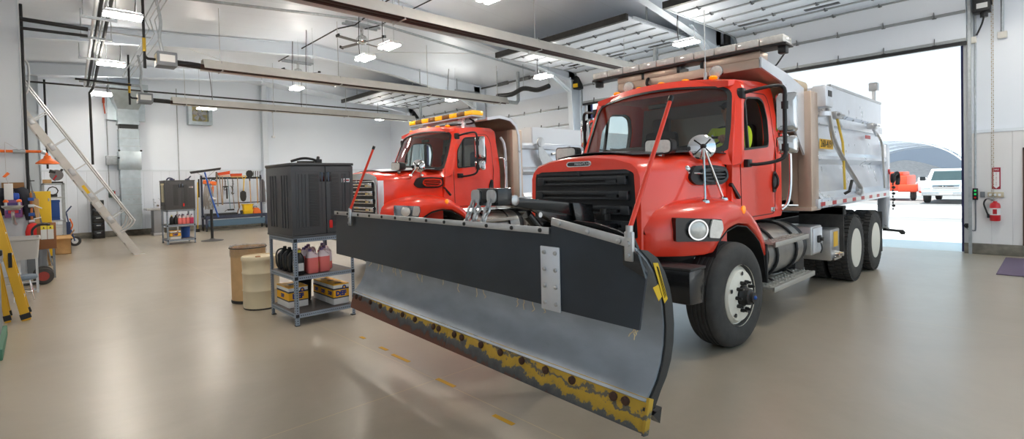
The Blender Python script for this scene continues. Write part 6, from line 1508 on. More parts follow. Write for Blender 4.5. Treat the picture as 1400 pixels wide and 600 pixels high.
tag(MB().cyl((.4, 23.6, 2.6), (.4, 23.6, 5.75), .032, 12).build('wall_pipe', BLACKPIPE), 'black vertical pipe at the grey far-wall post', 'pipe')
t = thing('valve_tree', 'copper and blue valve assembly below the riser pipe', 'valve', (-.05, 14.3, 1.0))
MB().cyl((-.05, 14.3, .7), (-.05, 14.3, 1.75), .022, 8).build('pipe', mat('copper', (190, 120, 74), .35, .8), t)
for z, m in ((1.62, 'b'), (1.48, 'g'), (1.3, 'b'), (1.15, 'g'), (1.05, 'b')):
    MB().box(-.1, .0, 14.25, 14.33, z-.035, z+.035, .01).build('valve_body', BLUE if m == 'b' else STEEL, t)
MB().bar((-.02, 14.28, 1.5), (.12, 14.26, 1.42), .02).bar((-.02, 14.28, 1.2), (.1, 14.26, 1.23), .02).build('lever', WHITEPAINT, t)
tag(MB().box(-.5, -.15, 14.44, 14.48, 1.3, 1.98).build('backing_board', mat('brown_board', (150, 112, 72), .8)), 'brown board fixed to the partition behind the jacket', 'board')
t = thing('soap_jug', 'purple hand-cleaner jug with blue top hung on the partition', 'jug', (-.33, 14.3, 1.25))
MB().loft([[(-.33+a*k, 14.32+b*k, z) for a, b in roundpoly([(-.14, -.08), (.14, -.08), (.14, .08), (-.14, .08)], .03, 3)] for z, k in ((1.25, .95), (1.27, 1), (1.6, 1), (1.62, .95))]).build('bottle', mat('purple_soap', (118, 66, 120), .35, coat=.2), t)
MB().box(-.44, -.22, 14.237, 14.241, 1.33, 1.56).build('label', mat('soap_label', (66, 48, 110), .5), t); MB().box(-.41, -.25, 14.234, 14.237, 1.34, 1.4).build('label_band', REDINK, t)
MB().box(-.43, -.23, 14.26, 14.38, 1.62, 1.76, .03).build('pump_top', mat('bright_blue', (34, 80, 180), .4), t)
tag(MB().box(-.46, -.32, 14.22, 14.235, 1.62, 1.96, .004).build('tag_card', LABELW), 'white card hung on the pull rod above the soap jug', 'card')
t = thing('work_jacket', 'dark jacket sleeve hanging around the soap jug', 'jacket', (-.2, 14.38, 1.2))
MB().sheet([[(x0+(x1-x0)*s, 14.4-.05*math.sin(s*PI), z) for s in [k/5 for k in range(6)]] for z, x0, x1 in ((1.86, -.32, -.18), (1.82, -.34, -.1), (1.6, -.2, -.07), (1.35, -.15, -.02), (1.18, -.12, -.0))], .03).build('sleeve', mat('jacket_dark', (44, 46, 54), .8), t)
MB().sheet([[(x0+(x1-x0)*s, 14.4-.05*math.sin(s*PI), z) for s in [k/5 for k in range(6)]] for z, x0, x1 in ((1.86, -.5, -.4), (1.6, -.62, -.5), (1.3, -.62, -.5))], .03).build('sleeve', mat('jacket_dark', (44, 46, 54), .8), t)

# utility sink and eyewash
t = thing('utility_sink', 'grey utility sink on steel legs below the eyewash', 'sink', (-.15, 12.1, 0))
SINKM = mat('sink_grey', (186, 184, 180), .45)
so2 = roundpoly([(-.55, 11.75), (.05, 11.75), (.05, 12.45), (-.55, 12.45)], .05, 3)
def sc(k, z): return [(-.25+(a+.25)*k, 12.1+(b-12.1)*k, z) for a, b in so2]
MB().loft([sc(.9, .6), sc(1.0, .93), sc(1.06, .94), sc(1.06, .97), sc(.98, .97), sc(.86, .63)]).build('basin', SINKM, t)
for x in (-.5, .0):
    for y in (11.8, 12.4): MB().bar((x, y, 0), (x, y, .62), .035).build('leg', ALU, t)
MB().bar((-.5, 11.8, .2), (0, 11.8, .2), .02).bar((0, 11.8, .2), (0, 12.4, .2), .02).build('stretcher', ALU, t)
MB().tube([(-.25, 12.1, .6), (-.25, 12.1, .3), (-.25, 12.3, .25), (-.25, 12.5, .3)], .03, 8, 3).build('drain_pipe', WHITEPAINT, t)
t = thing('eyewash_station', 'stainless eyewash bowl with two orange capped jets above the sink', 'eyewash', (-.29, 12.6, 1.4))
MB().lathe([(.001, 1.44), (.08, 1.45), (.145, 1.5), (.155, 1.53), (.142, 1.53), (.08, 1.47), (.001, 1.46)], (-.3, 12.6, 0), 'z', 28).build('bowl', STEEL, t)
MB().tube([(-.3, 12.6, 1.42), (-.3, 12.62, 1.36), (-.3, 12.95, 1.2), (-.3, 14.45, 1.1)], .025, 8).build('supply_pipe', STEEL, t)
for dx in (-.09, .09):
    MB().cyl((-.3+dx, 12.6, 1.45), (-.3+dx, 12.6, 1.6), .02, 10).build('jet', STEEL, t)
    MB().lathe([(.035, 1.59), (.04, 1.61), (.02, 1.64), (.001, 1.645)], (-.3+dx, 12.6, 0), 'z', 14).build('jet_cap', ORANGE, t)
MB().bar((-.18, 12.55, 1.52), (-.06, 12.5, 1.56), .03, .01).build('push_handle', BLACK, t)
# stool
t = thing('shop_stool', 'low stool with grey-blue seat and chrome legs by the sink', 'stool', (-.17, 11.15, 0))
MB().lathe([(.001, .34), (.16, .34), (.175, .36), (.175, .39), (.16, .41), (.001, .415)], (-.17, 11.15, 0), 'z', 28).build('seat', mat('slate_seat', (108, 122, 138), .6), t)
for k in range(4):
    a = PI/4+k*PI/2; MB().tube([(-.17+.1*math.cos(a), 11.15+.1*math.sin(a), .34), (-.17+.15*math.cos(a), 11.15+.15*math.sin(a), .15), (-.17+.17*math.cos(a), 11.15+.17*math.sin(a), 0)], .012, 8).build('leg', CHROME, t)
MB().tube([(-.17+.15*math.cos(a), 11.15+.15*math.sin(a), .15) for a in [2*PI*k/20 for k in range(21)]], .009, 6, cap=False).build('foot_ring', CHROME, t)
# stepladder
YF = mat('yellow_fiberglass', (222, 172, 40), .45)
t = thing('step_ladder', 'yellow fiberglass stepladder with black feet leaning beside the stool', 'ladder', (-.25, 9.6, 0))
fa = [Vector((-.13, 9.36, 0)), Vector((-.52, 9.36, 2.1))]; fb_ = [Vector((-.13, 9.8, 0)), Vector((-.52, 9.72, 2.1))]
ra = [Vector((-.32, 9.4, 0)), Vector((-.56, 9.4, 2.05))]; rb_ = [Vector((-.32, 9.76, 0)), Vector((-.56, 9.7, 2.05))]
for a, b, w in ((*fa, .1), (*fb_, .1), (*ra, .065), (*rb_, .065)):
    r_ = MB().bar(a, b, w, .035, .004, up=(0, 1, 0)).xform(Matrix.Identity(4)).build('rail', YF, t)
    d = (b-a).normalized(); MB().bar(a+Vector((0, 0, .02))+d*.005, a+d*.1, w+.015, .045, .004, up=(0, 1, 0)).build('rubber_foot', BLACK, r_)
for k in range(1, 7):
    f = k/7; p, q = fa[0].lerp(fa[1], f), fb_[0].lerp(fb_[1], f)
    MB().bar(p, q, .09, .03, .004).build('tread', ALU, t)
    p, q = ra[0].lerp(ra[1], f), rb_[0].lerp(rb_[1], f)
    if k % 2: MB().bar(p, q, .03, .03).build('rear_brace', ALU, t)
MB().box(-.66, -.46, 9.34, 9.76, 2.08, 2.14, .01).build('top_cap', BLACK, t)
MB().box(-.29, -.25, 9.312, 9.316, .75, .95).build('caution_label', INK, t)
# grey bench at the frame edge
t = thing('work_bench', 'grey metal workbench cut by the picture edge with a green foot rail', 'bench', (-.6, 7.9, 0))
MB().box(-1.2, -.31, 7.3, 8.6, .95, 1.02, .01).build('worktop', GREYPAINT, t); MB().box(-1.2, -.34, 7.35, 8.55, .12, .95, .01).build('cabinet_body', mat('bench_blue_grey', (120, 128, 136), .5), t); MB().box(-1.2, -.3, 7.3, 8.6, 0, .12, .008).build('base', mat('green_base', (66, 116, 92), .6), t)
t = thing('pipe_wrench', 'black and wood tool lying on the grey workbench edge', 'tool', (-.4, 8.2, 1.02))
MB().cyl((-.6, 8.2, 1.05), (-.36, 8.2, 1.05), .025, 10).build('wood_grip', WOOD, t); MB().box(-.38, -.3, 8.15, 8.25, 1.021, 1.09, .015).build('head', BLACK, t)
# hand truck, board with tags, red bag, carton
t = thing('hand_truck', 'black hand truck with red-hubbed wheels beside the utility sink', 'hand truck', (.08, 12.85, 0))
for y in (12.75, 13.1):
    w = MB().lathe([(.06, -.03), (.13, -.035), (.155, -.02), (.16, 0), (.155, .02), (.13, .035), (.06, .03)], (.09, y, .16), 'y', 30).build('wheel', RUBBER, t)
    MB().lathe([(.001, -.032), (.09, -.032), (.1, -.02), (.1, .02), (.09, .032), (.001, .032)], (.09, y, .16), 'y', 24).build('hub', mat('hub_red', (150, 54, 44), .5), w)
MB().cyl((.09, 12.72, .16), (.09, 13.13, .16), .014, 8).build('axle', STEEL, t)
for y in (12.82, 13.04): MB().tube([(-.02, y, .04), (.0, y, .5), (-.05, y, .95), (-.02, y, 1.08), (.1, y, 1.15), (.2, y, 1.13)], .02, 8, 4).build('frame_tube', BLACK, t)
for z in (.3, .6, .9): MB().cyl((-.02, 12.82, z), (-.02, 13.04, z), .012, 8).build('crossbar', BLACK, t)
MB().box(-.2, .0, 12.78, 13.08, .02, .035).build('toe_plate', BLACK, t)
MB().bar((.2, 12.82, 1.13), (.2, 13.04, 1.13), .035).build('handle_bar', BLACK, t)
t = thing('tag_board', 'brown board carrying two white cards with yellow tops', 'board', (.16, 13.6, 0))
MB().box(.02, .32, 13.6, 13.63, .6, 1.14, .004).build('panel', mat('brown_panel', (134, 88, 54), .7), t); MB().box(.05, .09, 13.58, 13.66, 0, .6).box(.25, .29, 13.58, 13.66, 0, .6).build('legs', GREYPAINT, t)
for x in (.08, .185):
    c = MB().box(x, x+.095, 13.59, 13.6, .8, 1.08, .002).build('card', LABELW, t); MB().box(x, x+.095, 13.588, 13.5905, 1.0, 1.08).build('card_top', LABELY, c); MB().prism([(x+.03, 1.02), (x+.065, 1.02), (x+.047, 1.06)], 'y', 13.586, 13.5885).build('card_mark', INK, c)
t = thing('red_bag', 'red bag with orange stripes stuffed behind the hand truck', 'bag', (0, 13.95, .62))
MB().loft([[(-.0+a*k, 14.05+b*k, z) for a, b in roundpoly([(-.16, -.1), (.16, -.1), (.16, .1), (-.16, .1)], .06, 3)] for z, k in ((.7, .7), (.76, .95), (.95, 1), (1.08, .8), (1.12, .5))]).build('cloth', mat('red_cloth', (214, 40, 36), .7), t)
MB().bar((-.12, 13.945, .8), (-.03, 13.945, 1.0), .03, .004).bar((-.02, 13.945, .78), (.07, 13.945, .98), .03, .004).build('stripe', ORANGE, t)
tag(MB().box(-.15, .17, 13.9, 14.2, .0, .69, .01).build('storage_crate', GREYPAINT), 'grey crate on the floor under the red bag', 'crate')
t = thing('cardboard_box', 'open cardboard box on the floor before the steel rack', 'box', (.58, 18.7, 0))
MB().box(.4, .75, 18.5, 18.9, 0, .012).box(.4, .75, 18.5, 18.512, 0, .52).box(.4, .75, 18.888, 18.9, 0, .52).box(.4, .412, 18.5, 18.9, 0, .52).box(.738, .75, 18.5, 18.9, 0, .52).build('carton', TAN, t)
MB().slab([(.4, 18.5, .52), (.75, 18.5, .52), (.8, 18.34, .44), (.42, 18.34, .44)], (0, 0, .01)).build('flap', TAN, t)
MB().slab([(.4, 18.5, .52), (.4, 18.9, .52), (.28, 18.9, .66), (.28, 18.5, .66)], (.008, 0, 0)).build('flap', TAN, t)
MB().slab([(.75, 18.5, .52), (.75, 18.9, .52), (.84, 18.9, .66), (.84, 18.5, .66)], (.008, 0, 0)).build('flap', TAN, t)
# leaning cardboard and boards behind
t = thing('leaning_board', 'tall grey-framed board leaning behind the valve assembly', 'board', (.05, 15.9, 0))
MB().bar((.2, 15.9, .0), (-.08, 16.0, 2.2), .05, .03).bar((.28, 15.9, .0), (.0, 16.0, 1.75), .04, .03).build('frame', GREYPAINT, t); MB().slab([(.2, 15.95, .0), (.26, 15.95, .0), (-.0, 16.02, 1.8), (-.06, 16.02, 1.8)], (0, .02, 0)).build('panel', TAN, t)
tag(MB().box(-.1, .08, 15.3, 15.5, .0, 1.62, .01).build('cardboard_stack', TAN), 'upright cardboard sheet behind the copper valves', 'cardboard')
# yellow cabinet and steel rack
t = thing('safety_cabinet', 'tall yellow safety cabinet in front of the steel rack', 'cabinet', (.05, 18.0, 0))
MB().box(-.45, .34, 17.8, 18.25, .05, 1.79, .012).build('body', YELLOW, t); MB().box(-.44, -.06, 17.785, 17.8, .08, 1.76, .004).build('door', YELLOW, t); MB().box(-.05, .33, 17.785, 17.8, .08, 1.76, .004).build('door', YELLOW, t); MB().box(.28, .31, 17.76, 17.786, 1.52, 1.6, .004).build('hinge', STEEL, t); MB().box(-.45, .34, 17.8, 18.25, 0, .05).build('plinth', BLACK, t)
t = thing('steel_rack', 'galvanised steel storage rack behind the yellow cabinet', 'rack', (.45, 19.6, 0))
for x in (.2, .66):
    for y in (19.3, 19.95): MB().box(x-.03, x+.03, y-.03, y+.03, 0, 2.02).build('post', GALV, t)
for z in (.3, .9, 1.58, 1.98): MB().box(.17, .69, 19.27, 19.98, z, z+.04).build('shelf', GALV, t)
t = thing('chop_saw', 'black and red chop saw on the top of the steel rack', 'saw', (.5, 19.5, 2.02))
MB().box(.4, .66, 19.35, 19.65, 2.021, 2.07, .01).build('base', DARKSTEEL, t); MB().cyl((.52, 19.46, 2.26), (.52, 19.52, 2.26), .16, 24).build('blade_guard', mat('guard_grey', (120, 116, 116), .4, .5), t); MB().bar((.46, 19.5, 2.1), (.66, 19.5, 2.44), .06).build('arm', BLACK, t); MB().cyl((.36, 19.5, 2.38), (.5, 19.5, 2.34), .055, 14).build('motor', BLACK, t); MB().bar((.44, 19.44, 2.12), (.52, 19.44, 2.25), .04).build('red_trim', REDINK, t)
tag(MB().box(.2, .4, 19.35, 19.6, 2.021, 2.13, .004).build('small_carton', TAN), 'small cardboard box next to the chop saw on the steel rack', 'box')
t = thing('coiled_cable', 'black cable coiled on the upper shelf of the steel rack', 'cable', (.42, 19.45, 1.62))
MB().tube([(.42+(.12+.01*math.sin(5*a))*math.cos(a), 19.45, 1.8+.12*math.sin(a)) for a in [2*PI*k/24*3 for k in range(60)]], .016, 6).build('coil', BLACK, t); MB().box(.36, .52, 19.36, 19.55, 1.621, 1.7, .01).build('reel_base', BLACK, t)
tag(MB().box(.24, .56, 19.34, 19.8, 1.0, 1.5, .02).box(.23, .57, 19.33, 19.81, 1.46, 1.53, .01).box(.24, .56, 19.34, 19.8, .941, 1.0).build('blue_tote', BLUE), 'blue plastic tote on the middle shelf of the steel rack', 'tote')
tag(MB().box(.24, .6, 19.33, 19.8, .341, .72, .02).box(.23, .61, 19.32, 19.81, .72, .78, .01).build('white_tote', mat('white_tote_plastic', (222, 228, 234), .5)), 'white plastic tote with blue lid line low on the steel rack', 'tote')
t = thing('sack_dolly', 'small dolly with white-hubbed tire leaning behind the cardboard box', 'dolly', (.9, 21.0, 0))
MB().lathe([(.07, -.03), (.15, -.035), (.17, 0), (.15, .035), (.07, .03)], (.95, 20.95, .17), 'y', 28).build('tire', RUBBER, t); MB().lathe([(.001, -.033), (.09, -.033), (.09, .033), (.001, .033)], (.95, 20.95, .17), 'y', 20).build('hub', WHITEPAINT, t)
MB().tube([(.95, 20.9, .17), (.82, 20.95, .7), (.76, 21.0, 1.1), (.9, 21.0, 1.3)], .02, 8).build('frame', mat('dolly_blue', (46, 66, 110), .5), t); MB().box(.74, .86, 20.9, 21.0, .4, .8, .02).build('blue_bag', mat('dolly_blue', (46, 66, 110), .5), t); MB().tube([(.84, 20.9, .9), (.9, 20.88, .7), (.86, 20.9, .55)], .02, 8, 4).build('strap', ORANGE, t)

# ship ladder down from the mezzanine
t = thing('ship_ladder', 'steep aluminium ship ladder with tube handrails coming down from the mezzanine', 'ladder', (1.0, 16.7, 0))
LB, LT = Vector((2.1, 0, 0)), Vector((-.35, 0, 4.1))
dl = (LT-LB).normalized()
for y in (16.55, 17.1):
    a, b = LB+Vector((0, y, 0)), LT+Vector((0, y, 0))
    MB().bar(a+dl*.02, b, .035, .17, .004, up=(1, 0, 0) if False else (0, 1, 0)).build('stringer', ALU, t) if False else None
    n_ = Vector((dl.z, 0, -dl.x))*.085
    MB().slab([a-n_+dl*.05, a+n_, b+n_, b-n_], (0, .035, 0)).build('stringer', mat('ladder_aluminium', (206, 202, 196), .45, .5, var=.05, scale=6), t)
    MB().box(a.x-.12, a.x+.16, y-.01, y+.05, 0, .015, .003).build('foot_plate', ALU, t)
    # handrail parallel to the stringer, turned in at the foot
    e = Vector((.34, 0, .26))
    p0 = LB+dl*.72+Vector((0, y, 0)); pts = [p0, p0+e*.75+Vector((0, 0, .02)), p0+e+dl*.12, p0+e+dl*.45, LT+dl*.3+e+Vector((0, y, 0))]
    hr = MB().tube(pts, .024, 10, 5); hr.tube([p0-dl*-.05+e*.0, p0+dl*.1+e*.55, p0+dl*.25+e*.93], .018, 8, 4)
    hr = hr.build('handrail', ALU, t)
    for k in range(5):
        q = LB+dl*(1.15+k*.74)+Vector((0, y, 0))
        MB().bar(q, q+e, .028, .028).build('rail_post', ALU, t)
        MB().box(-.1, .1, -.01, .05, -.05, .05, .004).xform(Matrix.Translation(q) @ Matrix.Rotation(math.atan2(dl.z, -dl.x), 4, 'Y')).build('rail_clamp', STEEL, t)
for k in range(1, 14):
    q = LB.lerp(LT, k/14)
    MB().box(q.x-.09, q.x+.09, 16.585, 17.1, q.z-.02, q.z+.02, .004).build('tread', ALU, t)
st_ = LB+dl*1.95
MB().slab([st_+Vector((0, 16.548, 0))+dl*a+Vector((dl.z, 0, -dl.x))*b for a, b in ((0, -.04), (.28, -.04), (.28, .03), (0, .03))], (0, -.003, 0)).build('warning_sticker', YELLOW, t)
st_ = LB+dl*1.55
MB().slab([st_+Vector((0, 16.548, 0))+dl*a+Vector((dl.z, 0, -dl.x))*b for a, b in ((0, -.04), (.16, -.04), (.16, .05), (0, .05))], (0, -.003, 0)).build('white_label', LABELW, t)
MB().tube([(-.3, 16.55, 4.1), (-.05, 16.55, 4.2), (.0, 16.55, 4.8), (-.08, 16.55, 5.0), (-.3, 16.55, 5.05)], .024, 8, 4).build('top_rail', ALU, t)
struct('floor_mezzanine', MB().box(UL, -.2, 14.75, 19.0, 3.95, 4.12), FRAMEP)
struct('wall_mezzanine', MB().box(UL, -.22, 19.0, 19.15, 0, 5.6), LINER)
# ================================================================ right-hand wall and the yard outside
XW = UR
t = thing('fire_extinguisher', 'red fire extinguisher hung on the wall under its sign', 'extinguisher', (XW-.12, .86, .72))
c = (XW-.13, .84, 0)
MB().lathe([(.001, .70), (.07, .70), (.08, .715), (.08, 1.0), (.07, 1.05), (.03, 1.08), (.03, 1.1), (.001, 1.1)], c, 'z', 28).build('cylinder', mat('extinguisher_red', (206, 28, 38), .3, coat=.4), t)
MB().lathe([(.0815, .82), (.0815, .96)], c, 'z', 28, cap=False).build('label', LABELW, t)
MB().cyl((c[0], c[1], 1.1), (c[0], c[1], 1.14), .028, 12).bar((c[0]-.02, c[1]-.04, 1.15), (c[0]-.02, c[1]+.12, 1.19), .03, .012).bar((c[0]-.02, c[1]-.02, 1.13), (c[0]-.02, c[1]+.12, 1.14), .03, .012).build('valve_head', STEEL, t)
MB().tube([(c[0], c[1]+.02, 1.12), (c[0]-.02, c[1]+.12, 1.14), (c[0]-.02, c[1]+.16, 1.05), (c[0]-.02, c[1]+.13, .92), (c[0]-.02, c[1]+.1, .82)], .014, 8, 5).cyl((c[0]-.02, c[1]+.1, .84), (c[0]-.02, c[1]+.095, .76), .02, 10).build('hose', BLACK, t)
MB().box(XW-.06, XW-.031, .81, .87, .8, 1.12, .004).build('wall_bracket', STEEL, t)
MB().box(c[0]-.083, c[0]-.081, c[1]-.03, c[1]+.03, .84, .94).build('instruction_panel', REDINK, t)
t = thing('extinguisher_sign', 'red and white vertical fire extinguisher sign with down arrow', 'sign', (XW-.034, .825, 1.55))
SGN = mat('sign_red', (168, 20, 52), .45)
MB().box(XW-.038, XW-.031, .765, .89, 1.34, 1.78, .002).build('sign_face', SGN, t)
MB().box(XW-.0395, XW-.038, .783, .872, 1.40, 1.69).prism([(.783, 1.40), (.872, 1.40), (.8275, 1.355)], 'x', XW-.0395, XW-.038).build('white_arrow', WHITEINK, t)
text_obj('sign_lettering', 'FIRE', .042, (XW-.0395, .8275, 1.735), WEST, WHITEINK, t, .0006)
for i, ch_ in enumerate('EXTINGUISHER'): text_obj('sign_lettering', ch_, .026, (XW-.041, .8275, 1.67-i*.0225), WEST, SGN, t, .0006)
tag(MB().box(XW-.07, XW-.031, .72, .95, 1.17, 1.28, .006).build('outlet_plate', mat('outlet_steel', (198, 186, 160), .4, .5)), 'steel triple outlet plate beside the hanging chain', 'outlet')
for k in range(3): tag(MB().box(XW-.074, XW-.07, .76+k*.065, .80+k*.065, 1.2, 1.25, .002).build('socket', WHITEPAINT), ('white socket on the steel outlet plate, end away from the chain', 'white socket in the middle of the steel outlet plate', 'white socket on the steel outlet plate, end by the chain')[k], 'socket')
tag(MB().box(XW-.06, XW-.031, .99, 1.06, 1.17, 1.29, .005).build('wall_switch', GREYPAINT), 'grey wall switch between the door control and the chain', 'switch')
t = thing('door_control', 'black door push-button station with green and red buttons', 'control', (XW-.06, 1.13, 1.24))
MB().box(XW-.1, XW-.031, 1.09, 1.17, 1.12, 1.36, .008).build('station', BLACK, t)
for z, m in ((1.31, mat('button_green', (30, 190, 90), .4, emit=.4)), (1.24, mat('button_green', (30, 190, 90), .4)), (1.17, mat('button_red', (220, 40, 30), .4))): MB().cyl((XW-.1, 1.13, z), (XW-.115, 1.13, z), .018, 12).build('button', m, t)
tag(MB().tube([(XW-.05, 1.12, 5.5), (XW-.05, 1.13, 1.36)], .016, 8).build('conduit', GALV), 'grey conduit running down from the roof to the door control', 'conduit')
tag(MB().tube([(XW-.05, 1.13, 1.12), (XW-.05, 1.13, .55), (XW-.05, 1.15, .48), (XW-.05, 1.24, .5), (XW-.06, 1.27, .55)], .012, 8, 4).build('cord', GREYPAINT), 'grey cord below the door control curving to the photo-eye', 'cord')
tag(MB().tube([(XW-.07, 1.26+.04*math.cos(a), .58+.045*math.sin(a)) for a in [2*PI*k/12*2 for k in range(26)]], .01, 6).box(XW-.09, XW-.04, 1.235, 1.285, .55, .61, .006).build('photo_eye', BLACK), 'black photo-eye with coiled lead beside the door opening', 'sensor')
t = thing('hoist_chain', 'long steel hand chain hanging beside the extinguisher sign', 'chain', (XW-.1, .87, 1.15))
cm = MB()
for side in (-.012, .012):
    for k in range(96):
        z = 1.2+k*.045
        cm.box(XW-.11, XW-.098, .872+side-.006, .872+side+.006, z, z+.034, .003, 1) if (k+(side > 0)) % 2 else cm.box(XW-.116, XW-.092, .872+side-.003, .872+side+.003, z, z+.034)
cm.build('chain_links', mat('chain_brass_grey', (168, 150, 118), .45, .5), t)['kind'] = 'stuff'
tag(MB().tube([(XW-.1, .872, 1.2), (XW-.1, .86, 1.12), (XW-.1, .85, 1.1)], .008, 6).build('chain_keeper', STEEL), 'small steel keeper at the bottom of the hand chain', 'clip')
t = thing('door_motor', 'black door operator high on the wall above the control conduit', 'motor', (XW-.2, 1.0, 4.95))
MB().box(XW-.35, XW-.031, .88, 1.14, 4.92, 5.3, .02).build('gear_case', BLACK, t); MB().box(XW-.36, XW-.35, .92, 1.08, 4.98, 5.08).build('rating_label', LABELW, t); MB().cyl((XW-.2, .98, 4.92), (XW-.2, .98, 4.82), .06, 14).build('motor', GLOSSBLACK, t); MB().lathe([(.16, -.01), (.16, .01)], (XW-.2, .872, 5.2), 'y', 24).build('chain_wheel', DARKSTEEL, t)
MB().tube([(XW-.2, .98, 4.85), (XW-.12, 1.02, 4.7), (XW-.08, 1.1, 4.5)], .016, 6, 4).build('lead', BLACK, t)
for y, z0, nm in ((1.17, 4.35, 'white junction box with two conduits below the door operator'), (.73, 4.36, 'white junction box at the foot of its own conduit')):
    t = thing('junction_box', nm, 'junction box', (XW-.08, y, z0))
    MB().box(XW-.13, XW-.031, y-.07, y+.07, z0, z0+.13, .012).build('box', mat('box_cream', (232, 228, 218), .45), t); MB().cyl((XW-.08, y, z0+.13), (XW-.08, y, 5.7), .025, 10).build('conduit_stub', GALV, t)
    if y > 1: MB().cyl((XW-.08, y+.05, z0+.13), (XW-.08, y+.05, 5.7), .016, 8).build('conduit_stub', GALV, t)
d = thing('door_5', None, None, (XW, -.1, 0)); d['kind'] = 'structure'
MB().box(XW-.06, XW+.02, .40, .46, 0, 2.16, .004).box(XW-.06, XW+.02, -.66, -.6, 0, 2.16, .004).box(XW-.06, XW+.02, -.66, .46, 2.1, 2.16, .004).build('door_frame', mat('door_brown', (84, 58, 50), .5), d)
MB().box(XW-.045, XW-.005, -.6, .4, .01, 2.1, .003).build('door_leaf', mat('leaf_brown', (112, 84, 72), .5), d)
MB().cyl((XW-.05, .3, 1.0), (XW-.1, .3, 1.0), .02, 10).box(XW-.12, XW-.1, .2, .32, .985, 1.015, .004).build('lever_handle', STEEL, d)
tag(MB().box(11.95, 14.3, -.9, .68, 0.001, .014, .004).build('floor_mat', mat('mat_mauve', (112, 96, 116), .9, var=.12, scale=60, bump=.4, bscale=300)), 'mauve grey floor mat by the brown door', 'mat')

# ---------------- the yard
APRON = mat('white_apron', (232, 230, 226), .7, var=.05, scale=.6); ASPH = mat('pale_asphalt', (146, 144, 142), .85, var=.22, scale=.45)
struct('ground_yard', MB().box(UR+.15, 220, -120, 120, -.3, -.03), ASPH)
struct('ground_apron', MB().box(UR+.15, 23.2, -30, 40, -.03, -.01), APRON)
struct('ground_pale_patch', MB().box(25.5, 34, -20, 7.0, -.03, -.015).box(48, 120, -60, 60, -.03, -.01), mat('bright_ground', (226, 224, 222), .8, var=.08, scale=.3))  # pale stretches of ground, lighter than the asphalt
# fabric dome over the salt pile
FABR = line_mat('white_fabric', (206, 211, 220), .5, 0, 1.6, .04, .8, bump=.2)
def translucent(m, k):
    nt = m.node_tree; b = nt.nodes['Principled BSDF']; o = nt.nodes['Material Output']
    tl = nt.nodes.new('ShaderNodeBsdfTranslucent'); tl.inputs[0].default_value = (.9, .93, .97, 1); mx = nt.nodes.new('ShaderNodeMixShader'); mx.inputs[0].default_value = k
    nt.links.new(b.outputs[0], mx.inputs[1]); nt.links.new(tl.outputs[0], mx.inputs[2]); nt.links.new(mx.outputs[0], o.inputs[0])
translucent(FABR, .5)
dm = thing('storage_dome', 'white fabric arch shelter over a grey gravel pile out in the yard', 'shelter', (90, 13.9, 0))
RW, RH, cy = 8.3, 4.8, 13.9
def arch(u, k=1., n=40): return [(u, cy+RW*k*math.cos(PI*i/n), max(.0, .9+RH*k*math.sin(PI*i/n)**.92)) for i in range(n+1)]
MB().sheet([arch(u) for u in (74, 78, 82, 86, 90, 94, 98, 102, 106)], .08).build('roof_fabric', FABR, dm)
for i, u in enumerate((74, 82, 90, 98, 106)):
    MB().tube(arch(u, .985), .11, 6).build('arch_rib', WHITEPAINT, dm)
    MB().tube(arch(u+.02, .94), .07, 6).build('arch_chord', WHITEPAINT, dm)
lw = MB()
for i in range(2, 39): 
    a, b = arch(74, .985)[i], arch(74, .94)[i+1 if i % 2 else i]; lw.cyl(a, b, .04, 5)
lw.build('lattice', WHITEPAINT, dm)
MB().loft([[(106, cy+RW*math.cos(PI*i/40), .9+RH*math.sin(PI*i/40)**.92) for i in range(41)]+[(106, cy-RW, 0), (106, cy+RW, 0)], [(106.2, cy+RW*math.cos(PI*i/40), .9+RH*math.sin(PI*i/40)**.92) for i in range(41)]+[(106.2, cy-RW, 0), (106.2, cy+RW, 0)]]).build('end_wall', mat('end_fabric', (188, 196, 206), .6), dm)
MB().box(74, 106, cy-RW-.2, cy-RW+.3, 0, 1.0).build('side_block_wall', mat('block_grey', (170, 170, 168), .8), dm); MB().box(74, 106, cy+RW-.3, cy+RW+.2, 0, 1.0).build('side_block_wall', mat('block_grey', (170, 170, 168), .8), dm)
gp = []; rnd = random.Random(4)
for i in range(14):
    r_ = 1-i/13
    gp.append([(90+13*r_*math.cos(2*PI*k/40)*(1+.05*math.sin(3*k)), cy+6.9*r_*math.sin(2*PI*k/40)*(1+.05*math.sin(2*k+i)), -.02+3.3*(1-r_**1.5)) for k in range(40)])
g_ = MB().loft(gp).build('gravel_pile', mat('gravel_grey', (176, 172, 168), .9, var=.15, scale=3, bump=.8, bscale=12)); tag(g_, 'grey gravel heap under the white fabric shelter', 'gravel pile')
# pickup
t = thing('pickup_truck', 'white pickup truck with amber roof beacon parked facing the door', 'pickup', (38, 4.2, 0))
PW = mat('pickup_white', (236, 238, 240), .3, coat=.5); pc, hw = 3.87, .98
bd = [(36.0, .5), (35.95, .62), (36.0, .98), (36.15, 1.08), (37.4, 1.16), (38.0, 1.75), (38.3, 1.84), (39.6, 1.84), (40.0, 1.75), (40.25, 1.2), (41.9, 1.2), (41.95, .55), (41.6, .45), (36.3, .45)]
rr_ = []
for s, k in ((-1, .96), (-.97, 1), (.97, 1), (1, .96)):
    rr_.append([(x, pc+s*hw*(1 if z < 1.2 else .86), z) for x, z in bd])
MB().loft(rr_).build('body', PW, t, ang=30)
MB().slab([(37.43, pc-.78, 1.2), (37.43, pc+.78, 1.2), (37.97, pc+.7, 1.72), (37.97, pc-.7, 1.72)], (-.02, 0, .01)).build('windscreen', DARKGLASS, t)
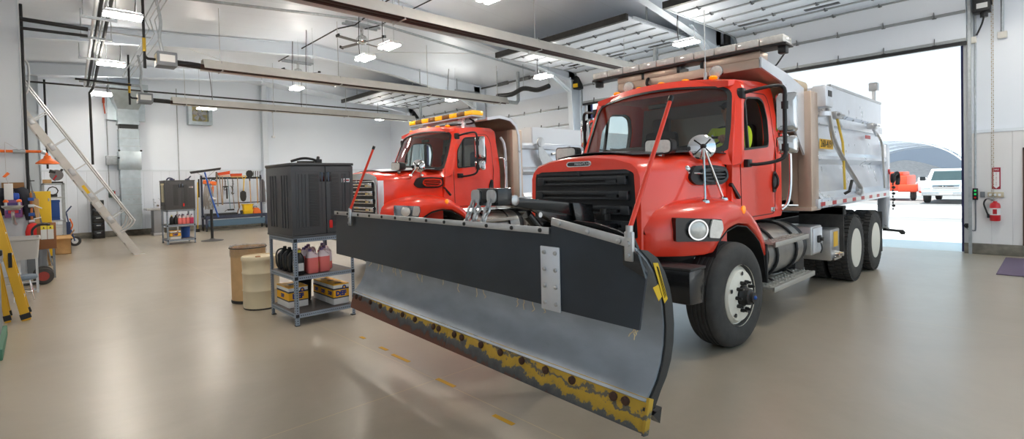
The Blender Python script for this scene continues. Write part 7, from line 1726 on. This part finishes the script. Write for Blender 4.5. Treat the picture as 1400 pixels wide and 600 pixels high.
for s in (-1, 1):
    MB().slab([(37.7, pc+s*.86, 1.22), (39.9, pc+s*.86, 1.22), (39.6, pc+s*.84, 1.72), (38.1, pc+s*.84, 1.72)], (0, s*.012, 0)).build('side_glass', DARKGLASS, t)
    MB().box(35.93, 36.02, pc+s*.78-.18, pc+s*.78+.18, .8, 1.0, .02).build('headlight', CLEARLENS, t)
    MB().box(37.6, 37.7, pc+s*1.15-.12, pc+s*1.15+.12, 1.2, 1.42, .03).bar((37.65, pc+s*.95, 1.25), (37.65, pc+s*1.1, 1.3), .04).build('door_mirror', BLACK, t)
    for u in (36.9, 41.0):
        w = MB().lathe([(.2, -.12), (.36, -.13), (.4, -.1), (.4, .1), (.36, .13), (.2, .12)], (u, pc+s*.86, .4), 'y', 30).build('tire', RUBBER, t); MB().lathe([(.001, -.11), (.24, -.12), (.24, .12), (.001, .11)], (u, pc+s*.86, .4), 'y', 20).build('wheel_rim', STEEL, w)
MB().box(35.92, 36.0, pc-.55, pc+.55, .74, 1.0, .02).build('grille', CHROME, t)
gb = MB()
for z in (.8, .87, .94): gb.box(35.91, 35.93, pc-.5, pc+.5, z-.015, z+.015)
gb.build('grille_slat', GRILLE, t)
MB().box(35.86, 36.02, pc-.98, pc+.98, .42, .62, .03).build('bumper', STEEL, t)
MB().box(35.85, 35.865, pc-.26, pc+.26, .46, .58, .004).build('license_plate', LABELW, t)
MB().lathe([(.12, 1.84), (.13, 1.86), (.1, 1.98), (.001, 2.0)], (38.6, pc-.5, 0), 'z', 16).build('roof_beacon', AMBER, t)
# red trailer mounted machine
t = thing('road_trailer', 'orange-red towed road machine with rubber wheel beside the pickup', 'trailer', (40, 6.5, 0))
RM = mat('machine_orange', (232, 84, 52), .45)
MB().box(39.6, 42.6, 6.0, 7.9, .55, 1.5, .08).build('tank', RM, t); MB().box(39.3, 40.4, 5.5, 6.4, .5, .95, .06).build('fender_box', RM, t); MB().box(39.8, 41.8, 6.2, 7.6, 1.5, 1.72, .05).build('hatch', RM, t)
for y in (5.75, 7.9):
    w = MB().lathe([(.2, -.1), (.33, -.11), (.36, -.08), (.36, .08), (.33, .11), (.2, .1)], (39.9, y, .36), 'y', 28).build('tire', RUBBER, t); MB().lathe([(.001, -.09), (.2, -.1), (.2, .1), (.001, .09)], (39.9, y, .36), 'y', 18).build('hub', WHITEPAINT, w)
MB().bar((39.5, 5.4, .5), (38.6, 4.9, .45), .1).bar((39.4, 5.2, .5), (39.4, 5.2, .0), .06).build('tow_bar', RM, t)
MB().box(39.5, 39.9, 5.1, 5.5, .5, 1.35, .05).bar((39.6, 5.3, 1.3), (39.6, 5.6, 1.0), .06).build('control_post', WHITEPAINT, t)
# ================================================================ light, sky, camera
wd = bpy.data.worlds.new('sky'); SC.world = wd; wd.use_nodes = True
nt = wd.node_tree; bg = nt.nodes['Background']
tc = nt.nodes.new('ShaderNodeTexCoord'); sp = nt.nodes.new('ShaderNodeSeparateXYZ'); nt.links.new(tc.outputs['Generated'], sp.inputs[0])
rp = nt.nodes.new('ShaderNodeValToRGB'); e = rp.color_ramp.elements
e[0].position = .0; e[0].color = (1, 1, 1, 1); e[1].position = .34; e[1].color = (.48, .77, .97, 1)
nt.links.new(sp.outputs[2], rp.inputs['Fac']); nt.links.new(rp.outputs['Color'], bg.inputs['Color'])
bg.inputs['Strength'].default_value = SKY
sun = bpy.data.lights.new('sun', 'SUN'); sun.energy = 4.0; sun.angle = R(1); sun.color = (1, .96, .9)
so = bpy.data.objects.new('sun', sun); COL.objects.link(so)
so.rotation_euler = Vector((.27, .12, -.95)).to_track_quat('-Z', 'Y').to_euler()

cam = bpy.data.cameras.new('camera'); co = bpy.data.objects.new('camera', cam); COL.objects.link(co)
co.location = (0, 0, 1.75)
yaw, pit, rol = R(41.177), R(-1.146), R(-1.4314)
f = Vector((math.sin(yaw)*math.cos(pit), math.cos(yaw)*math.cos(pit), math.sin(pit)))
r = Vector((math.cos(yaw), -math.sin(yaw), 0)); u = r.cross(f)
r2 = r*math.cos(rol)+u*math.sin(rol); u2 = -r*math.sin(rol)+u*math.cos(rol)
co.rotation_euler = Matrix((r2, u2, -f)).transposed().to_euler()
cam.sensor_width = 36; cam.lens = 694/1400*36
cam.shift_x = (700-653.6)/1400; cam.shift_y = (262.5-300)/1400
cam.clip_start = .05; cam.clip_end = 500
SC.camera = co
vs = SC.view_settings
vs.view_transform = 'Standard'; vs.look = 'None'; vs.gamma = 1; vs.use_curve_mapping = False
vs.exposure = EXPO
